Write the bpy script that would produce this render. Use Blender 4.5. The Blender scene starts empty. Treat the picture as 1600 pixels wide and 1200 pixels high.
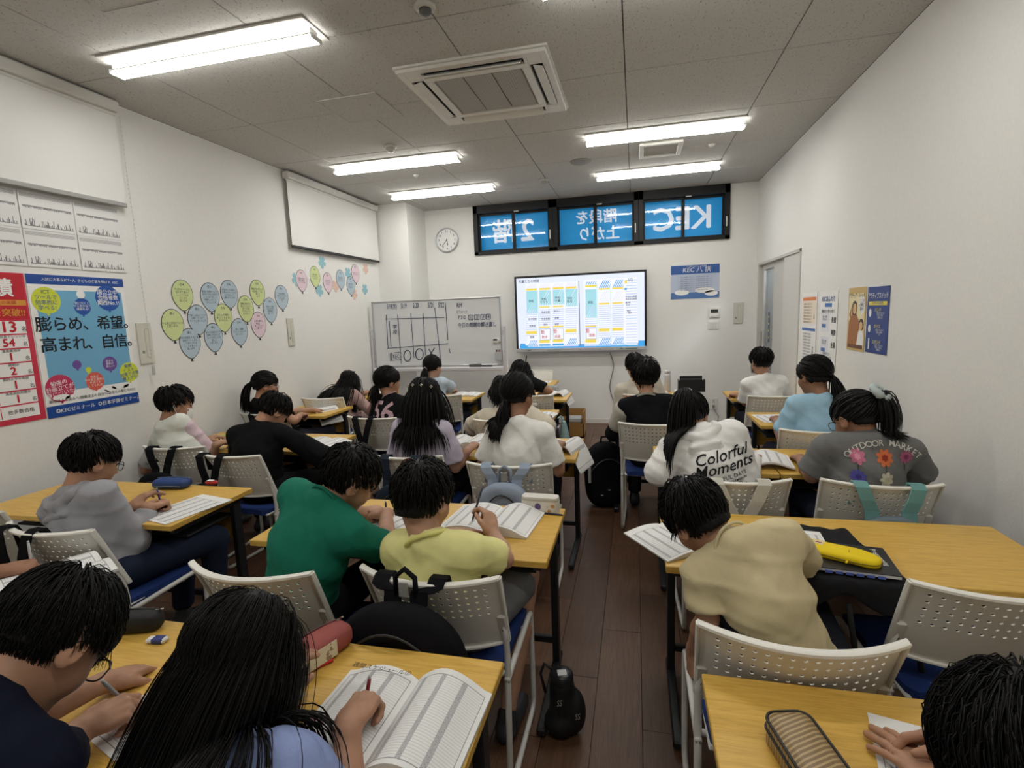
import bpy, math, random
import numpy as np
from mathutils import Vector, Matrix
from mathutils.bvhtree import BVHTree

S = bpy.context.scene
COL = S.collection
PI = math.pi
random.seed(7)
RNG = np.random.default_rng(11)

# ------------------------------------------------------------------ camera
CAM_H = 1.56
FPX = 808.0


def _rot(a):
    cx, sx, cy, sy, cz, sz = math.cos(a[0]), math.sin(a[0]), math.cos(a[1]), math.sin(a[1]), math.cos(a[2]), math.sin(a[2])
    rx = np.array([[1, 0, 0], [0, cx, -sx], [0, sx, cx]])
    ry = np.array([[cy, 0, sy], [0, 1, 0], [-sy, 0, cy]])
    rz = np.array([[cz, -sz, 0], [sz, cz, 0], [0, 0, 1]])
    return rz @ rx @ ry


CR = _rot((0.136249274, 0.237393962, -0.0388896436))


def ray(x, y):
    d = CR.T @ np.array([(x - 800) / FPX, (y - 600) / FPX, 1.0])
    return np.array([d[0], d[2], -d[1]])


EYE = np.array([0, 0, CAM_H])


def onz(x, y, z):                      # measured picture point -> place on a level plane
    d = ray(x, y)
    return EYE + (z - CAM_H) / d[2] * d


def onx(x, y, X):                      # ... on a side wall
    d = ray(x, y)
    return EYE + X / d[0] * d


def ony(x, y, Y):                      # ... on a cross plane at depth Y
    d = ray(x, y)
    return EYE + Y / d[1] * d


def _conv(v):
    d = CR.T @ np.array(v, float)
    return Vector((d[0], d[2], -d[1]))


cam = bpy.data.cameras.new('camera')
cam.sensor_width = 36
cam.lens = FPX / 1600 * 36
cam.clip_start = 0.03
camo = bpy.data.objects.new('camera', cam)
COL.objects.link(camo)
_r, _u, _b = _conv((1, 0, 0)), -_conv((0, 1, 0)), -_conv((0, 0, 1))
camo.matrix_world = Matrix(((_r.x, _u.x, _b.x, 0), (_r.y, _u.y, _b.y, 0), (_r.z, _u.z, _b.z, CAM_H), (0, 0, 0, 1)))
S.camera = camo

# ------------------------------------------------------------------ light and exposure
LED_STRENGTH = 32.0
W = bpy.data.worlds.new('world')
S.world = W
W.use_nodes = True
W.node_tree.nodes['Background'].inputs[0].default_value = (0.05, 0.06, 0.08, 1)
W.node_tree.nodes['Background'].inputs[1].default_value = 0.4
S.view_settings.view_transform = 'Standard'
S.view_settings.look = 'None'
S.view_settings.gamma = 1.0
S.view_settings.use_curve_mapping = False
S.view_settings.exposure = 0.12
S.cycles.use_denoising = True
S.cycles.max_bounces = 5
S.cycles.diffuse_bounces = 4
S.cycles.glossy_bounces = 2
S.cycles.transparent_max_bounces = 6

# room extents
XL, XR, YF, YB, ZC = -3.36, 1.472, 7.117, -1.45, 3.038


# ------------------------------------------------------------------ material helpers
class Ex:
    """a node socket with arithmetic"""
    def __init__(s, t, k):
        s.t, s.k = t, k

    def _m(s, op, o=None, o2=None):
        n = s.t.nodes.new('ShaderNodeMath')
        n.operation = op
        for i, q in enumerate((s, o, o2)):
            if q is None:
                continue
            if isinstance(q, Ex):
                s.t.links.new(q.k, n.inputs[i])
            else:
                n.inputs[i].default_value = q
        return Ex(s.t, n.outputs[0])

    def __add__(s, o): return s._m('ADD', o)
    def __sub__(s, o): return s._m('SUBTRACT', o)
    def __mul__(s, o): return s._m('MULTIPLY', o)
    def fr(s): return s._m('FRACT')
    def fl(s): return s._m('FLOOR')
    def lt(s, v): return s._m('LESS_THAN', v)
    def gt(s, v): return s._m('GREATER_THAN', v)
    def mx(s, o): return s._m('MAXIMUM', o)
    def mn(s, o): return s._m('MINIMUM', o)
    def rng(s, a, b): return s.gt(a) * s.lt(b)
    def ab(s): return s._m('ABSOLUTE')


def new_mat(name, col=(.8, .8, .8), rough=.5, spec=.5, metal=0, coat=0, emit=None, estr=0, sheen=0):
    m = bpy.data.materials.new(name)
    m.use_nodes = True
    b = m.node_tree.nodes['Principled BSDF']
    b.inputs['Base Color'].default_value = (*col, 1)
    b.inputs['Roughness'].default_value = rough
    b.inputs['Specular IOR Level'].default_value = spec
    b.inputs['Metallic'].default_value = metal
    b.inputs['Coat Weight'].default_value = coat
    b.inputs['Sheen Weight'].default_value = sheen
    if emit:
        b.inputs['Emission Color'].default_value = (*emit, 1)
        b.inputs['Emission Strength'].default_value = estr
    m.diffuse_color = (*col, 1)
    return m


def bsdf(m): return m.node_tree.nodes['Principled BSDF']


def coords(m, kind='Object', scale=(1, 1, 1), loc=(0, 0, 0), rot=(0, 0, 0)):
    t = m.node_tree
    c = t.nodes.new('ShaderNodeTexCoord')
    p = t.nodes.new('ShaderNodeMapping')
    p.inputs['Scale'].default_value = scale
    p.inputs['Location'].default_value = loc
    p.inputs['Rotation'].default_value = rot
    t.links.new(c.outputs[kind], p.inputs[0])
    return p.outputs[0]


def noise(m, vec, scale, detail=3, rough=.55, dist=0):
    t = m.node_tree
    n = t.nodes.new('ShaderNodeTexNoise')
    n.inputs['Scale'].default_value = scale
    n.inputs['Detail'].default_value = detail
    n.inputs['Roughness'].default_value = rough
    n.inputs['Distortion'].default_value = dist
    t.links.new(vec, n.inputs['Vector'])
    return Ex(t, n.outputs['Fac'])


def ramp(m, fac, stops):
    t = m.node_tree
    n = t.nodes.new('ShaderNodeValToRGB')
    e = n.color_ramp.elements
    e[0].position, e[0].color = stops[0][0], (*stops[0][1], 1)
    e[1].position, e[1].color = stops[-1][0], (*stops[-1][1], 1)
    for p, c in stops[1:-1]:
        q = e.new(p)
        q.color = (*c, 1)
    t.links.new(fac.k if isinstance(fac, Ex) else fac, n.inputs[0])
    return n.outputs[0]


def mixc(m, fac, a, b):
    t = m.node_tree
    n = t.nodes.new('ShaderNodeMix')
    n.data_type = 'RGBA'
    for i, q in ((0, fac), (6, a), (7, b)):
        if isinstance(q, Ex):
            q = q.k
        if isinstance(q, (tuple, list)):
            n.inputs[i].default_value = (*q, 1)
        elif isinstance(q, (int, float)):
            n.inputs[i].default_value = q
        else:
            t.links.new(q, n.inputs[i])
    return n.outputs[2]


def to_color(m, sock): m.node_tree.links.new(sock, bsdf(m).inputs['Base Color'])


def bump(m, fac, strength=.3, dist=.01):
    t = m.node_tree
    n = t.nodes.new('ShaderNodeBump')
    n.inputs['Strength'].default_value = strength
    n.inputs['Distance'].default_value = dist
    t.links.new(fac.k if isinstance(fac, Ex) else fac, n.inputs['Height'])
    t.links.new(n.outputs[0], bsdf(m).inputs['Normal'])


def uvs(m):
    t = m.node_tree
    c = t.nodes.new('ShaderNodeTexCoord')
    s = t.nodes.new('ShaderNodeSeparateXYZ')
    t.links.new(c.outputs['UV'], s.inputs[0])
    return Ex(t, s.outputs[0]), Ex(t, s.outputs[1]), c.outputs['UV']


_mc = {}


def plain(col, rough=.5, spec=.5, metal=0, name=None):
    k = (tuple(round(c, 4) for c in col), rough, spec, metal)
    if k not in _mc:
        _mc[k] = new_mat(name or 'colour', col, rough, spec, metal)
    return _mc[k]


def srgb(r, g, b):
    f = lambda c: c / 12.92 if c <= .04045 else ((c + .055) / 1.055) ** 2.4
    return (f(r / 255), f(g / 255), f(b / 255))


# ------------------------------------------------------------------ mesh helpers
def mesh_np(name, V, Fs, smooth=False):
    """V (n,3); Fs: list of index arrays (k,3) or (k,4), or of ragged lists"""
    me = bpy.data.meshes.new(name)
    V = np.asarray(V, np.float32)
    arrs = [np.asarray(f, np.int32) for f in Fs if len(f)]
    me.vertices.add(len(V))
    me.vertices.foreach_set('co', V.ravel())
    nl = sum(a.size for a in arrs)
    npoly = sum(len(a) for a in arrs)
    me.loops.add(nl)
    me.polygons.add(npoly)
    me.loops.foreach_set('vertex_index', np.concatenate([a.ravel() for a in arrs]))
    tot = np.concatenate([np.full(len(a), a.shape[1], np.int32) for a in arrs])
    st = np.concatenate([[0], np.cumsum(tot)[:-1]]).astype(np.int32)
    me.polygons.foreach_set('loop_start', st)
    me.polygons.foreach_set('loop_total', tot)
    me.update(calc_edges=True)
    if smooth:
        me.polygons.foreach_set('use_smooth', np.ones(npoly, bool))
    return me


def link(name, me, mat=None, parent=None, **props):
    o = bpy.data.objects.new(name, me)
    COL.objects.link(o)
    if me is not None and mat is not None and len(me.materials) == 0:
        me.materials.append(mat)
    if parent is not None:
        o.parent = parent
    for k, v in props.items():
        o[k] = v
    return o


def thing(name, label, cat, loc=(0, 0, 0), rz=0, group=None):
    o = bpy.data.objects.new(name, None)
    o.empty_display_size = .05
    COL.objects.link(o)
    o.location = loc
    o.rotation_euler = (0, 0, rz)
    o['label'] = label
    o['category'] = cat
    if group:
        o['group'] = group
    return o


def tag(o, label, cat, group=None):
    o['label'] = label
    o['category'] = cat
    if group:
        o['group'] = group
    return o


class MB:
    """collects vertices and faces"""
    def __init__(s):
        s.v, s.f, s.uv = [], [], {}

    def add(s, vs, fs, M=None):
        n = len(s.v)
        for p in vs:
            s.v.append(tuple(M @ Vector(p)) if M is not None else tuple(p))
        for f in fs:
            s.f.append([i + n for i in f])
        return s

    def box(s, c, d, b=0.0, M=None):
        """box centred c of size d with small chamfer b"""
        cx, cy, cz = c
        x, y, z = d[0] / 2, d[1] / 2, d[2] / 2
        b = min(b, x * .98, y * .98, z * .98)
        if b <= 0:
            vs = [(cx + i * x, cy + j * y, cz + k * z) for k in (-1, 1) for j in (-1, 1) for i in (-1, 1)]
            fs = [(0, 2, 3, 1), (4, 5, 7, 6), (0, 1, 5, 4), (2, 6, 7, 3), (0, 4, 6, 2), (1, 3, 7, 5)]
            return s.add(vs, fs, M)
        vs, ix = [], {}
        for i in (-1, 1):
            for j in (-1, 1):
                for k in (-1, 1):
                    for a in range(3):
                        p = [cx + i * (x - b), cy + j * (y - b), cz + k * (z - b)]
                        p[a] += (i, j, k)[a] * b
                        ix[i, j, k, a] = len(vs)
                        vs.append(p)
        fs = []
        for a in range(3):
            u, w = (a + 1) % 3, (a + 2) % 3
            for sg in (-1, 1):
                q = []
                for (su, sw) in ((-1, -1), (1, -1), (1, 1), (-1, 1)):
                    t = [0, 0, 0]
                    t[a], t[u], t[w] = sg, su, sw
                    q.append(ix[(*t, a)])
                fs.append(q if sg > 0 else q[::-1])
        for a in range(3):                                    # edges along a
            u, w = (a + 1) % 3, (a + 2) % 3
            for su in (-1, 1):
                for sw in (-1, 1):
                    t0, t1 = [0, 0, 0], [0, 0, 0]
                    t0[a], t1[a] = -1, 1
                    t0[u] = t1[u] = su
                    t0[w] = t1[w] = sw
                    q = [ix[(*t0, u)], ix[(*t1, u)], ix[(*t1, w)], ix[(*t0, w)]]
                    fs.append(q if su * sw < 0 else q[::-1])
        for i in (-1, 1):
            for j in (-1, 1):
                for k in (-1, 1):
                    q = [ix[i, j, k, 0], ix[i, j, k, 1], ix[i, j, k, 2]]
                    fs.append(q if i * j * k > 0 else q[::-1])
        return s.add(vs, fs, M)

    def tube(s, pts, r, n=8, cap=True, closed=False):
        pts = [Vector(p) for p in pts]
        rs = r if isinstance(r, (list, tuple)) else [r] * len(pts)
        m = len(pts)
        base = len(s.v)
        up = None
        for i, p in enumerate(pts):
            a = pts[(i - 1) % m] if (i > 0 or closed) else p
            b = pts[(i + 1) % m] if (i < m - 1 or closed) else p
            d = (b - a).normalized()
            if up is None:
                up = d.orthogonal().normalized()
            up = (up - d * up.dot(d))
            if up.length < 1e-6:
                up = d.orthogonal()
            up.normalize()
            sd = d.cross(up)
            for k in range(n):
                t = 2 * PI * k / n
                s.v.append(tuple(p + (up * math.cos(t) + sd * math.sin(t)) * rs[i]))
        for i in range(m if closed else m - 1):
            for k in range(n):
                a, b = base + i * n, base + ((i + 1) % m) * n
                s.f.append([a + k, a + (k + 1) % n, b + (k + 1) % n, b + k])
        if cap and not closed:
            s.f.append([base + k for k in range(n)][::-1])
            s.f.append([base + (m - 1) * n + k for k in range(n)])
        return s

    def lathe(s, prof, n=24, M=None):
        """prof: (r, z) list, axis z"""
        vs, fs = [], []
        for (r, z) in prof:
            for k in range(n):
                t = 2 * PI * k / n
                vs.append((r * math.cos(t), r * math.sin(t), z))
        for i in range(len(prof) - 1):
            for k in range(n):
                fs.append([i * n + k, i * n + (k + 1) % n, (i + 1) * n + (k + 1) % n, (i + 1) * n + k])
        fs.append([k for k in range(n)][::-1])
        fs.append([(len(prof) - 1) * n + k for k in range(n)])
        return s.add(vs, fs, M)

    def prism(s, poly, z0, z1, M=None):
        n = len(poly)
        vs = [(x, y, z0) for x, y in poly] + [(x, y, z1) for x, y in poly]
        fs = [list(range(n))[::-1], list(range(n, 2 * n))] + [[i, (i + 1) % n, n + (i + 1) % n, n + i] for i in range(n)]
        return s.add(vs, fs, M)

    def mesh(s, name, smooth=False):
        me = bpy.data.meshes.new(name)
        me.from_pydata(s.v, [], s.f)
        if smooth:
            me.polygons.foreach_set('use_smooth', np.ones(len(me.polygons), bool))
        me.update()
        return me

    def build(s, name, mat, parent=None, smooth=False, **props):
        return link(name, s.mesh(name, smooth), mat, parent, **props)


def autosmooth(me, ang=40):
    """smooth shading with sharp edges above an angle"""
    me.polygons.foreach_set('use_smooth', np.ones(len(me.polygons), bool))
    me.set_sharp_from_angle(angle=math.radians(ang))
    return me


def text_geo(body, size, bold=0.0, align='CENTER', spacing=1.0, line=1.0, shear=0.0, res=2, fatten=0.0):
    c = bpy.data.curves.new('t', 'FONT')
    c.body = body
    c.size = size
    c.resolution_u = res
    c.offset = fatten * size
    c.align_x = align
    c.align_y = 'CENTER'
    c.space_character = spacing
    c.space_line = line
    c.shear = shear
    o = bpy.data.objects.new('t', c)
    m = o.to_mesh()
    V = np.array([v.co[:] for v in m.vertices]) if len(m.vertices) else np.zeros((0, 3))
    F = [tuple(p.vertices) for p in m.polygons]
    if bold and len(V):                                   # heavier strokes: shifted doubles
        n, b = len(V), bold * size
        sh = [(-b, 0), (b, 0), (0, b), (0, -b)] if bold > .008 else [(-b, 0), (b, 0)]
        V = np.concatenate([V + np.array((a, c2, .00002 * i)) for i, (a, c2) in enumerate(sh)])
        F = [tuple(q + n * i for q in f) for i in range(len(sh)) for f in F]
    o.to_mesh_clear()
    bpy.data.objects.remove(o)
    bpy.data.curves.remove(c)
    return V, F


def lettering(parent, items, mat, z=.0012, name='lettering'):
    """items: (text, x, y, size, kwargs) on the parent's local xy plane, one flat print part"""
    for it in items:
        mb = MB()
        t, x, y, sz = it[:4]
        kw = dict(it[4]) if len(it) > 4 else {}
        sx = kw.pop('sx', 1)
        rot = kw.pop('rot', 0)
        V, F = text_geo(t, sz, **kw)
        c, s_ = math.cos(rot), math.sin(rot)
        mb.add([(x + (p[0] * c - p[1] * s_) * sx, y + p[0] * s_ + p[1] * c, z + (p[2] if len(p) > 2 else 0)) for p in V], F)
        mb.build(name, mat, parent)


def frame_on(kind, at):
    """matrix of a sheet lying flat on a wall: local x right, y up, z out of the wall"""
    if kind == 'left':        # on wall x = XL, facing +x ; picture-right is +y
        R = Matrix(((0, 0, 1), (1, 0, 0), (0, 1, 0)))
    elif kind == 'right':     # on wall x = XR, facing -x ; picture-right is -y
        R = Matrix(((0, 0, -1), (-1, 0, 0), (0, 1, 0)))
    else:                     # on front wall facing -y
        R = Matrix(((1, 0, 0), (0, 0, -1), (0, 1, 0)))
    M = R.to_4x4()
    M.translation = Vector(at)
    return M


def ellipse(w, h, n=24, cx=0, cy=0):
    return [(cx + w * math.cos(2 * PI * i / n), cy + h * math.sin(2 * PI * i / n)) for i in range(n)]

# ================================================================== materials of the room
def m_wall():
    m = new_mat('wallpaper', (.80, .795, .77), .85, .2)
    v = coords(m, 'Object')
    n = noise(m, v, 130, 4, .7)
    bump(m, n, .22, .004)
    to_color(m, ramp(m, noise(m, v, 60, 3), [(.3, (.785, .78, .752)), (.7, (.815, .81, .786))]))
    return m


def m_ceiling():
    m = new_mat('rockwool_board', (.56, .55, .52), .9, .1)
    v = coords(m, 'Object', (1, 1, 1))
    v2 = coords(m, 'Object', (1, .5, 1), rot=(0, 0, .5))
    a = noise(m, v2, 120, 2, .5, 1.0)
    b = noise(m, v, 40, 2)
    fl = (a.lt(.37)) * (b.gt(.42))
    to_color(m, mixc(m, fl, (.56, .555, .535), (.33, .325, .31)))
    bump(m, (a - fl * .6), .3, .004)
    return m


def m_floor():
    m = new_mat('floor_plank', (.1, .06, .04), .42, .4)
    t = m.node_tree
    v = coords(m, 'Object', (14, .9, 1))
    n = noise(m, v, 6, 6, .65, .6)
    n2 = noise(m, coords(m, 'Object', (60, 1.5, 1)), 8, 4, .6)
    oi = t.nodes.new('ShaderNodeObjectInfo')
    rnd = Ex(t, oi.outputs['Random'])
    c = ramp(m, n * .65 + n2 * .35, [(.3, (.062, .028, .013)), (.5, (.120, .058, .030)), (.72, (.19, .10, .054))])
    to_color(m, mixc(m, rnd * .55, c, (.05, .026, .016)))
    bump(m, n2, .12, .002)
    return m


def m_wood():
    m = new_mat('desk_oak', (.6, .36, .1), .38, .45)
    v = coords(m, 'Object', (1.4, 16, 8))
    n = noise(m, v, 7, 5, .6, .5)
    n2 = noise(m, coords(m, 'Object', (2.5, 110, 20)), 6, 4, .6)
    f = n * .6 + n2 * .4
    to_color(m, ramp(m, f, [(.33, (.50, .285, .046)), (.5, (.65, .395, .074)), (.68, (.75, .495, .12))]))
    bump(m, n2, .06, .001)
    return m


WALL, CEIL, FLOORM, WOOD = m_wall(), m_ceiling(), m_floor(), m_wood()
WHITE_TRIM = plain((.72, .71, .68), .45, .4, name='white_trim')
BLACK_ALU = plain((.006, .0065, .008), .5, .35, name='black_frame')
WHITE_PLASTIC = plain((.76, .75, .71), .42, .45, name='white_plastic')
GREY_PLATE = plain((.62, .61, .53), .5, .4, name='grey_plate')
SCREEN_CLOTH = plain((.77, .765, .74), .8, .2, name='blind_cloth')
INK = plain((.015, .015, .018), .6, .2, name='ink')
PAPER = plain((.82, .82, .81), .7, .25, name='paper')


# ================================================================== shell
def struct(name, mb, mat, **k):
    o = mb.build(name, mat)
    o['kind'] = 'structure'
    return o


fl = struct('floor', MB().box(((XL + XR) / 2, (YF + YB) / 2, -.06), (XR - XL, YF - YB, .1)), plain((.02, .012, .008), .8, .2, name='floor_joint'))
PW, PLN = .182, .95
nx = int(math.ceil((XR - XL) / PW))
cache = {}
for i in range(nx):
    x0 = XR - (i + 1) * PW
    w = PW if x0 >= XL else PW - (XL - x0)
    xc = (max(x0, XL) + x0 + PW) / 2
    y = YB - ((i * .37) % 1.0) * PLN
    while y < YF:
        a, b = max(y, YB), min(y + PLN, YF)
        if b - a > .02:
            key = (round(w, 3), round(b - a, 3))
            if key not in cache:
                cache[key] = MB().box((0, 0, -.005), (w - .0016, b - a - .0016, .01), .0006).mesh('plank')
            link('plank', cache[key], FLOORM, fl).location = (xc, (a + b) / 2, 0)
        y += PLN

ce = struct('ceiling', MB().box(((XL + XR) / 2, (YF + YB) / 2, ZC + .06), (XR - XL, YF - YB, .1)), plain((.05, .05, .05), .9, .1))
xs = [XL, -2.80, -1.885, -.97, -.055, .865, XR]
ys = [YB, -.995, -.08, .835, 1.75, 2.665, 3.58, 4.495, 5.41, 6.325, YF]
for i in range(len(xs) - 1):
    for j in range(len(ys) - 1):
        w, d = xs[i + 1] - xs[i], ys[j + 1] - ys[j]
        o = MB().box((0, 0, .006), (w - .006, d - .006, .012), .002).build('ceiling_panel', CEIL, ce)
        o.location = ((xs[i] + xs[i + 1]) / 2, (ys[j] + ys[j + 1]) / 2, ZC)

T = .12
# front wall with the transom opening
WX0, WX1, WZ0 = -2.178, 1.148, 2.376
mb = MB()
mb.box(((XL + XR) / 2, YF + T / 2, WZ0 / 2), (XR - XL, T, WZ0))
mb.box(((XL + WX0) / 2, YF + T / 2, (WZ0 + ZC) / 2), (WX0 - XL, T, ZC - WZ0))
mb.box(((XR + WX1) / 2, YF + T / 2, (WZ0 + ZC) / 2), (XR - WX1, T, ZC - WZ0))
struct('wall_front', mb, WALL)
struct('wall_left', MB().box((XL - T / 2, (YF + YB) / 2, ZC / 2), (T, YF - YB + .3, ZC)), WALL)
# right wall with the doorway
DY0, DY1, DZ = 5.30, 6.985, 2.045
mb = MB()
mb.box((XR + T / 2, (YB + DY0) / 2, ZC / 2), (T, DY0 - YB, ZC))
mb.box((XR + T / 2, (DY1 + YF) / 2, ZC / 2), (T, YF - DY1, ZC))
mb.box((XR + T / 2, (DY0 + DY1) / 2, (DZ + ZC) / 2), (T, DY1 - DY0, ZC - DZ))
struct('wall_right', mb, WALL)
struct('wall_back', MB().box(((XL + XR) / 2, YB - T / 2, ZC / 2), (XR - XL, T, ZC)), WALL)
struct('wall_pier', MB().box(((XL - 2.90) / 2, (6.50 + YF) / 2, ZC / 2), (-2.90 - XL, YF - 6.50, ZC)), WALL)
BB = plain((.66, .65, .61), .5, .35, name='baseboard')
for nm, c, d in (('baseboard_front', ((-2.9 + XR) / 2, YF - .004, .03), (XR + 2.9, .008, .06)),
                 ('baseboard_left', (XL + .004, (YB + 6.5) / 2, .03), (.008, 6.5 - YB, .06)),
                 ('baseboard_right', (XR - .004, (YB + DY0 - .05) / 2, .03), (.008, DY0 - .05 - YB, .06))):
    struct(nm, MB().box(c, d, .002), BB)
# corridor behind the doorway
CORR = plain((.82, .81, .78), .8, .2, name='corridor_paint')
mb = MB()
mb.box((XR + 1.75, 6.15, 1.3), (.1, 3.6, 2.6))
mb.box((XR + .95, 7.9, 1.3), (1.6, .1, 2.6))
mb.box((XR + .95, 4.35, 1.3), (1.6, .1, 2.6))
struct('wall_corridor', mb, CORR)
struct('floor_corridor', MB().box((XR + .95, 6.15, -.06), (1.66, 3.6, .1)), plain((.25, .22, .2), .5))
struct('ceiling_corridor', MB().box((XR + .95, 6.15, 2.65), (1.66, 3.6, .1)), CORR)

# ------------------------------------------------------------------ sliding door
FRAME_M = plain((.56, .55, .52), .4, .45, name='door_frame_metal')
DOOR_M = plain((.64, .63, .60), .45, .4, name='door_panel')
dr = bpy.data.objects.new('door_1', None)
COL.objects.link(dr)
dr['kind'] = 'structure'
dr.location = (XR, 0, 0)
mb = MB()
for y in (DY0 + .015, DY1 - .015):
    mb.box((.047, y, DZ / 2), (.114, .03, DZ), .003)
mb.box((.047, (DY0 + DY1) / 2, DZ - .015), (.114, DY1 - DY0, .03), .003)
mb.build('door_frame', FRAME_M, dr)
MB().box((.014, (DY0 + 5.905) / 2 + .01, DZ / 2 - .01), (.02, 5.905 - DY0 - .04, DZ - .04), .003).build('fixed_panel', DOOR_M, dr)
leaf = MB()
a0, a1, g0, g1 = 5.98, 6.955, 6.40, 6.86
leaf.box((.050, (a0 + g0) / 2, DZ / 2 - .01), (.034, g0 - a0, DZ - .05), .003)
leaf.box((.050, (a1 + g1) / 2, DZ / 2 - .01), (.034, a1 - g1, DZ - .05), .003)
leaf.box((.050, (g0 + g1) / 2, .16), (.034, g1 - g0, .30), .003)
leaf.box((.050, (g0 + g1) / 2, DZ - .06), (.034, g1 - g0, .06), .003)
lf = leaf.build('door_leaf', FRAME_M, dr)
MB().box((.03, 5.91, DZ / 2), (.03, .022, DZ - .06)).build('dark_gap', plain((.03, .03, .03), .6), dr)  # dark strip stands in for the shaded gap between panel and leaf
MB().box((.028, 6.90, 1.07), (.012, .03, .3), .004).build('door_handle', plain((.6, .59, .55), .25, .5, 1), dr)


def m_glass(name, tint=(.9, .95, 1), rough=.03, haze=0.0):
    m = bpy.data.materials.new(name)
    m.use_nodes = True
    t = m.node_tree
    t.nodes.clear()
    o = t.nodes.new('ShaderNodeOutputMaterial')
    g = t.nodes.new('ShaderNodeBsdfGlossy')
    g.inputs['Roughness'].default_value = rough
    tr = t.nodes.new('ShaderNodeBsdfTransparent')
    tr.inputs[0].default_value = (*tint, 1)
    fr = t.nodes.new('ShaderNodeFresnel')
    fr.inputs[0].default_value = 1.32
    mx = t.nodes.new('ShaderNodeMixShader')
    t.links.new(fr.outputs[0], mx.inputs[0])
    t.links.new(tr.outputs[0], mx.inputs[1])
    t.links.new(g.outputs[0], mx.inputs[2])
    last = mx
    if haze:
        df = t.nodes.new('ShaderNodeBsdfDiffuse')
        df.inputs[0].default_value = (.85, .87, .88, 1)
        m2 = t.nodes.new('ShaderNodeMixShader')
        m2.inputs[0].default_value = haze
        t.links.new(mx.outputs[0], m2.inputs[1])
        t.links.new(df.outputs[0], m2.inputs[2])
        last = m2
    t.links.new(last.outputs[0], o.inputs[0])
    return m


GLASS = m_glass('clear_glass')
MB().box((.050, (g0 + g1) / 2, (.31 + DZ - .09) / 2), (.006, g1 - g0, DZ - .40)).build('pane', m_glass('door_glass', haze=.12), lf)

# ------------------------------------------------------------------ transom windows with the blue sign outside
BLUE_SIGN = new_mat('sign_blue', (.02, .30, .56), .45, .4, emit=(.012, .20, .40), estr=.55)      # glow added to the colour, in place of light from outside
SIGN_WHITE = new_mat('sign_white', (.80, .76, .74), .5, .3, emit=(.8, .74, .72), estr=.5)  # letters glow as well, standing in for light from outside
SIGN_WHITE.cycles.emission_sampling = 'NONE'
bounds = [WX0, -1.068, .046, WX1]
signs = [[('2', -.17, -.0, .40), ('階', .17, -.0, .34)], [('階段を', 0, .11, .19), ('上がり', -.03, -.11, .19)], [('KEC', 0, 0, .40)]]
fw = .05
for k in range(3):
    x0, x1 = bounds[k], bounds[k + 1]
    wn = bpy.data.objects.new('window_%d' % (k + 1), None)
    COL.objects.link(wn)
    wn['kind'] = 'structure'
    wn.location = ((x0 + x1) / 2, YF, (WZ0 + ZC) / 2)
    w, h = x1 - x0, ZC - WZ0
    mb = MB()
    top = .11
    mb.box((0, .03, -h / 2 + .022), (w, .13, .044), .003)
    mb.box((0, .03, h / 2 - top / 2), (w, .13, top), .003)
    for sx in (-1, 1):
        mb.box((sx * (w / 2 - .03), .03, 0), (.06, .13, h), .003)
    mb.build('window_frame', BLACK_ALU, wn)
    ih0, ih1 = -h / 2 + .044, h / 2 - top
    iw = w / 2 - .06
    for sx in (-1, 1):
        sash = MB()
        cx = sx * iw / 2 + (.008 if sx > 0 else -.008) * 0
        yy = .045 if sx < 0 else .065
        hw = iw / 2
        cz, hh = (ih0 + ih1) / 2, (ih1 - ih0)
        sash.box((cx, yy, ih0 + .012), (iw, .022, .024), .002)
        sash.box((cx, yy, ih1 - .012), (iw, .022, .024), .002)
        sash.box((cx - hw + .011, yy, cz), (.022, .022, hh - .04), .002)
        sash.box((cx + hw - .011, yy, cz), (.022, .022, hh - .04), .002)
        so = sash.build('sash', BLACK_ALU, wn)
        MB().box((cx, yy, cz), (iw - .04, .005, hh - .04)).build('pane', GLASS, so)
    MB().box((w / 2 - .04, -.04, -.12), (.014, .012, .12), .003).build('latch', WHITE_PLASTIC, wn)
    MB().box((.06, -.035, h / 2 - top - .005), (.07, .012, .014), .003).build('latch', WHITE_PLASTIC, wn)
    MB().box((0, -.006, h / 2 - .012), (w, .03, .02), .002).build('blind_rail', plain((.03, .03, .034), .5), wn)
    sg = MB().box((0, 0, 0), (w - .10, .01, h - .06)).build('sign_board', BLUE_SIGN)
    sg.location = ((x0 + x1) / 2, YF + .16, (WZ0 + ZC) / 2 - .03)
    tag(sg, 'blue outdoor sign board behind the glass, showing %s' % ['a reversed numeral and one large character', 'two reversed lines of characters', 'three large reversed capital letters'][k], 'sign', 'blue sign boards outside the transom')
    mb = MB()
    for (t_, lx, lz, sz) in signs[k]:
        V, F = text_geo(t_, sz, .022)
        mb.add([(-(p[0] + lx), -.0065 - p[2] * 8, p[1] + lz) for p in V], [f[::-1] for f in F])
    mb.build('lettering', SIGN_WHITE, sg)

# ------------------------------------------------------------------ ceiling fittings
LED = new_mat('led_diffuser', (.9, .9, .9), .5, emit=(1.0, .98, .93), estr=LED_STRENGTH)
FIX = plain((.70, .69, .66), .5, .4, name='fixture_enamel')


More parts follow.
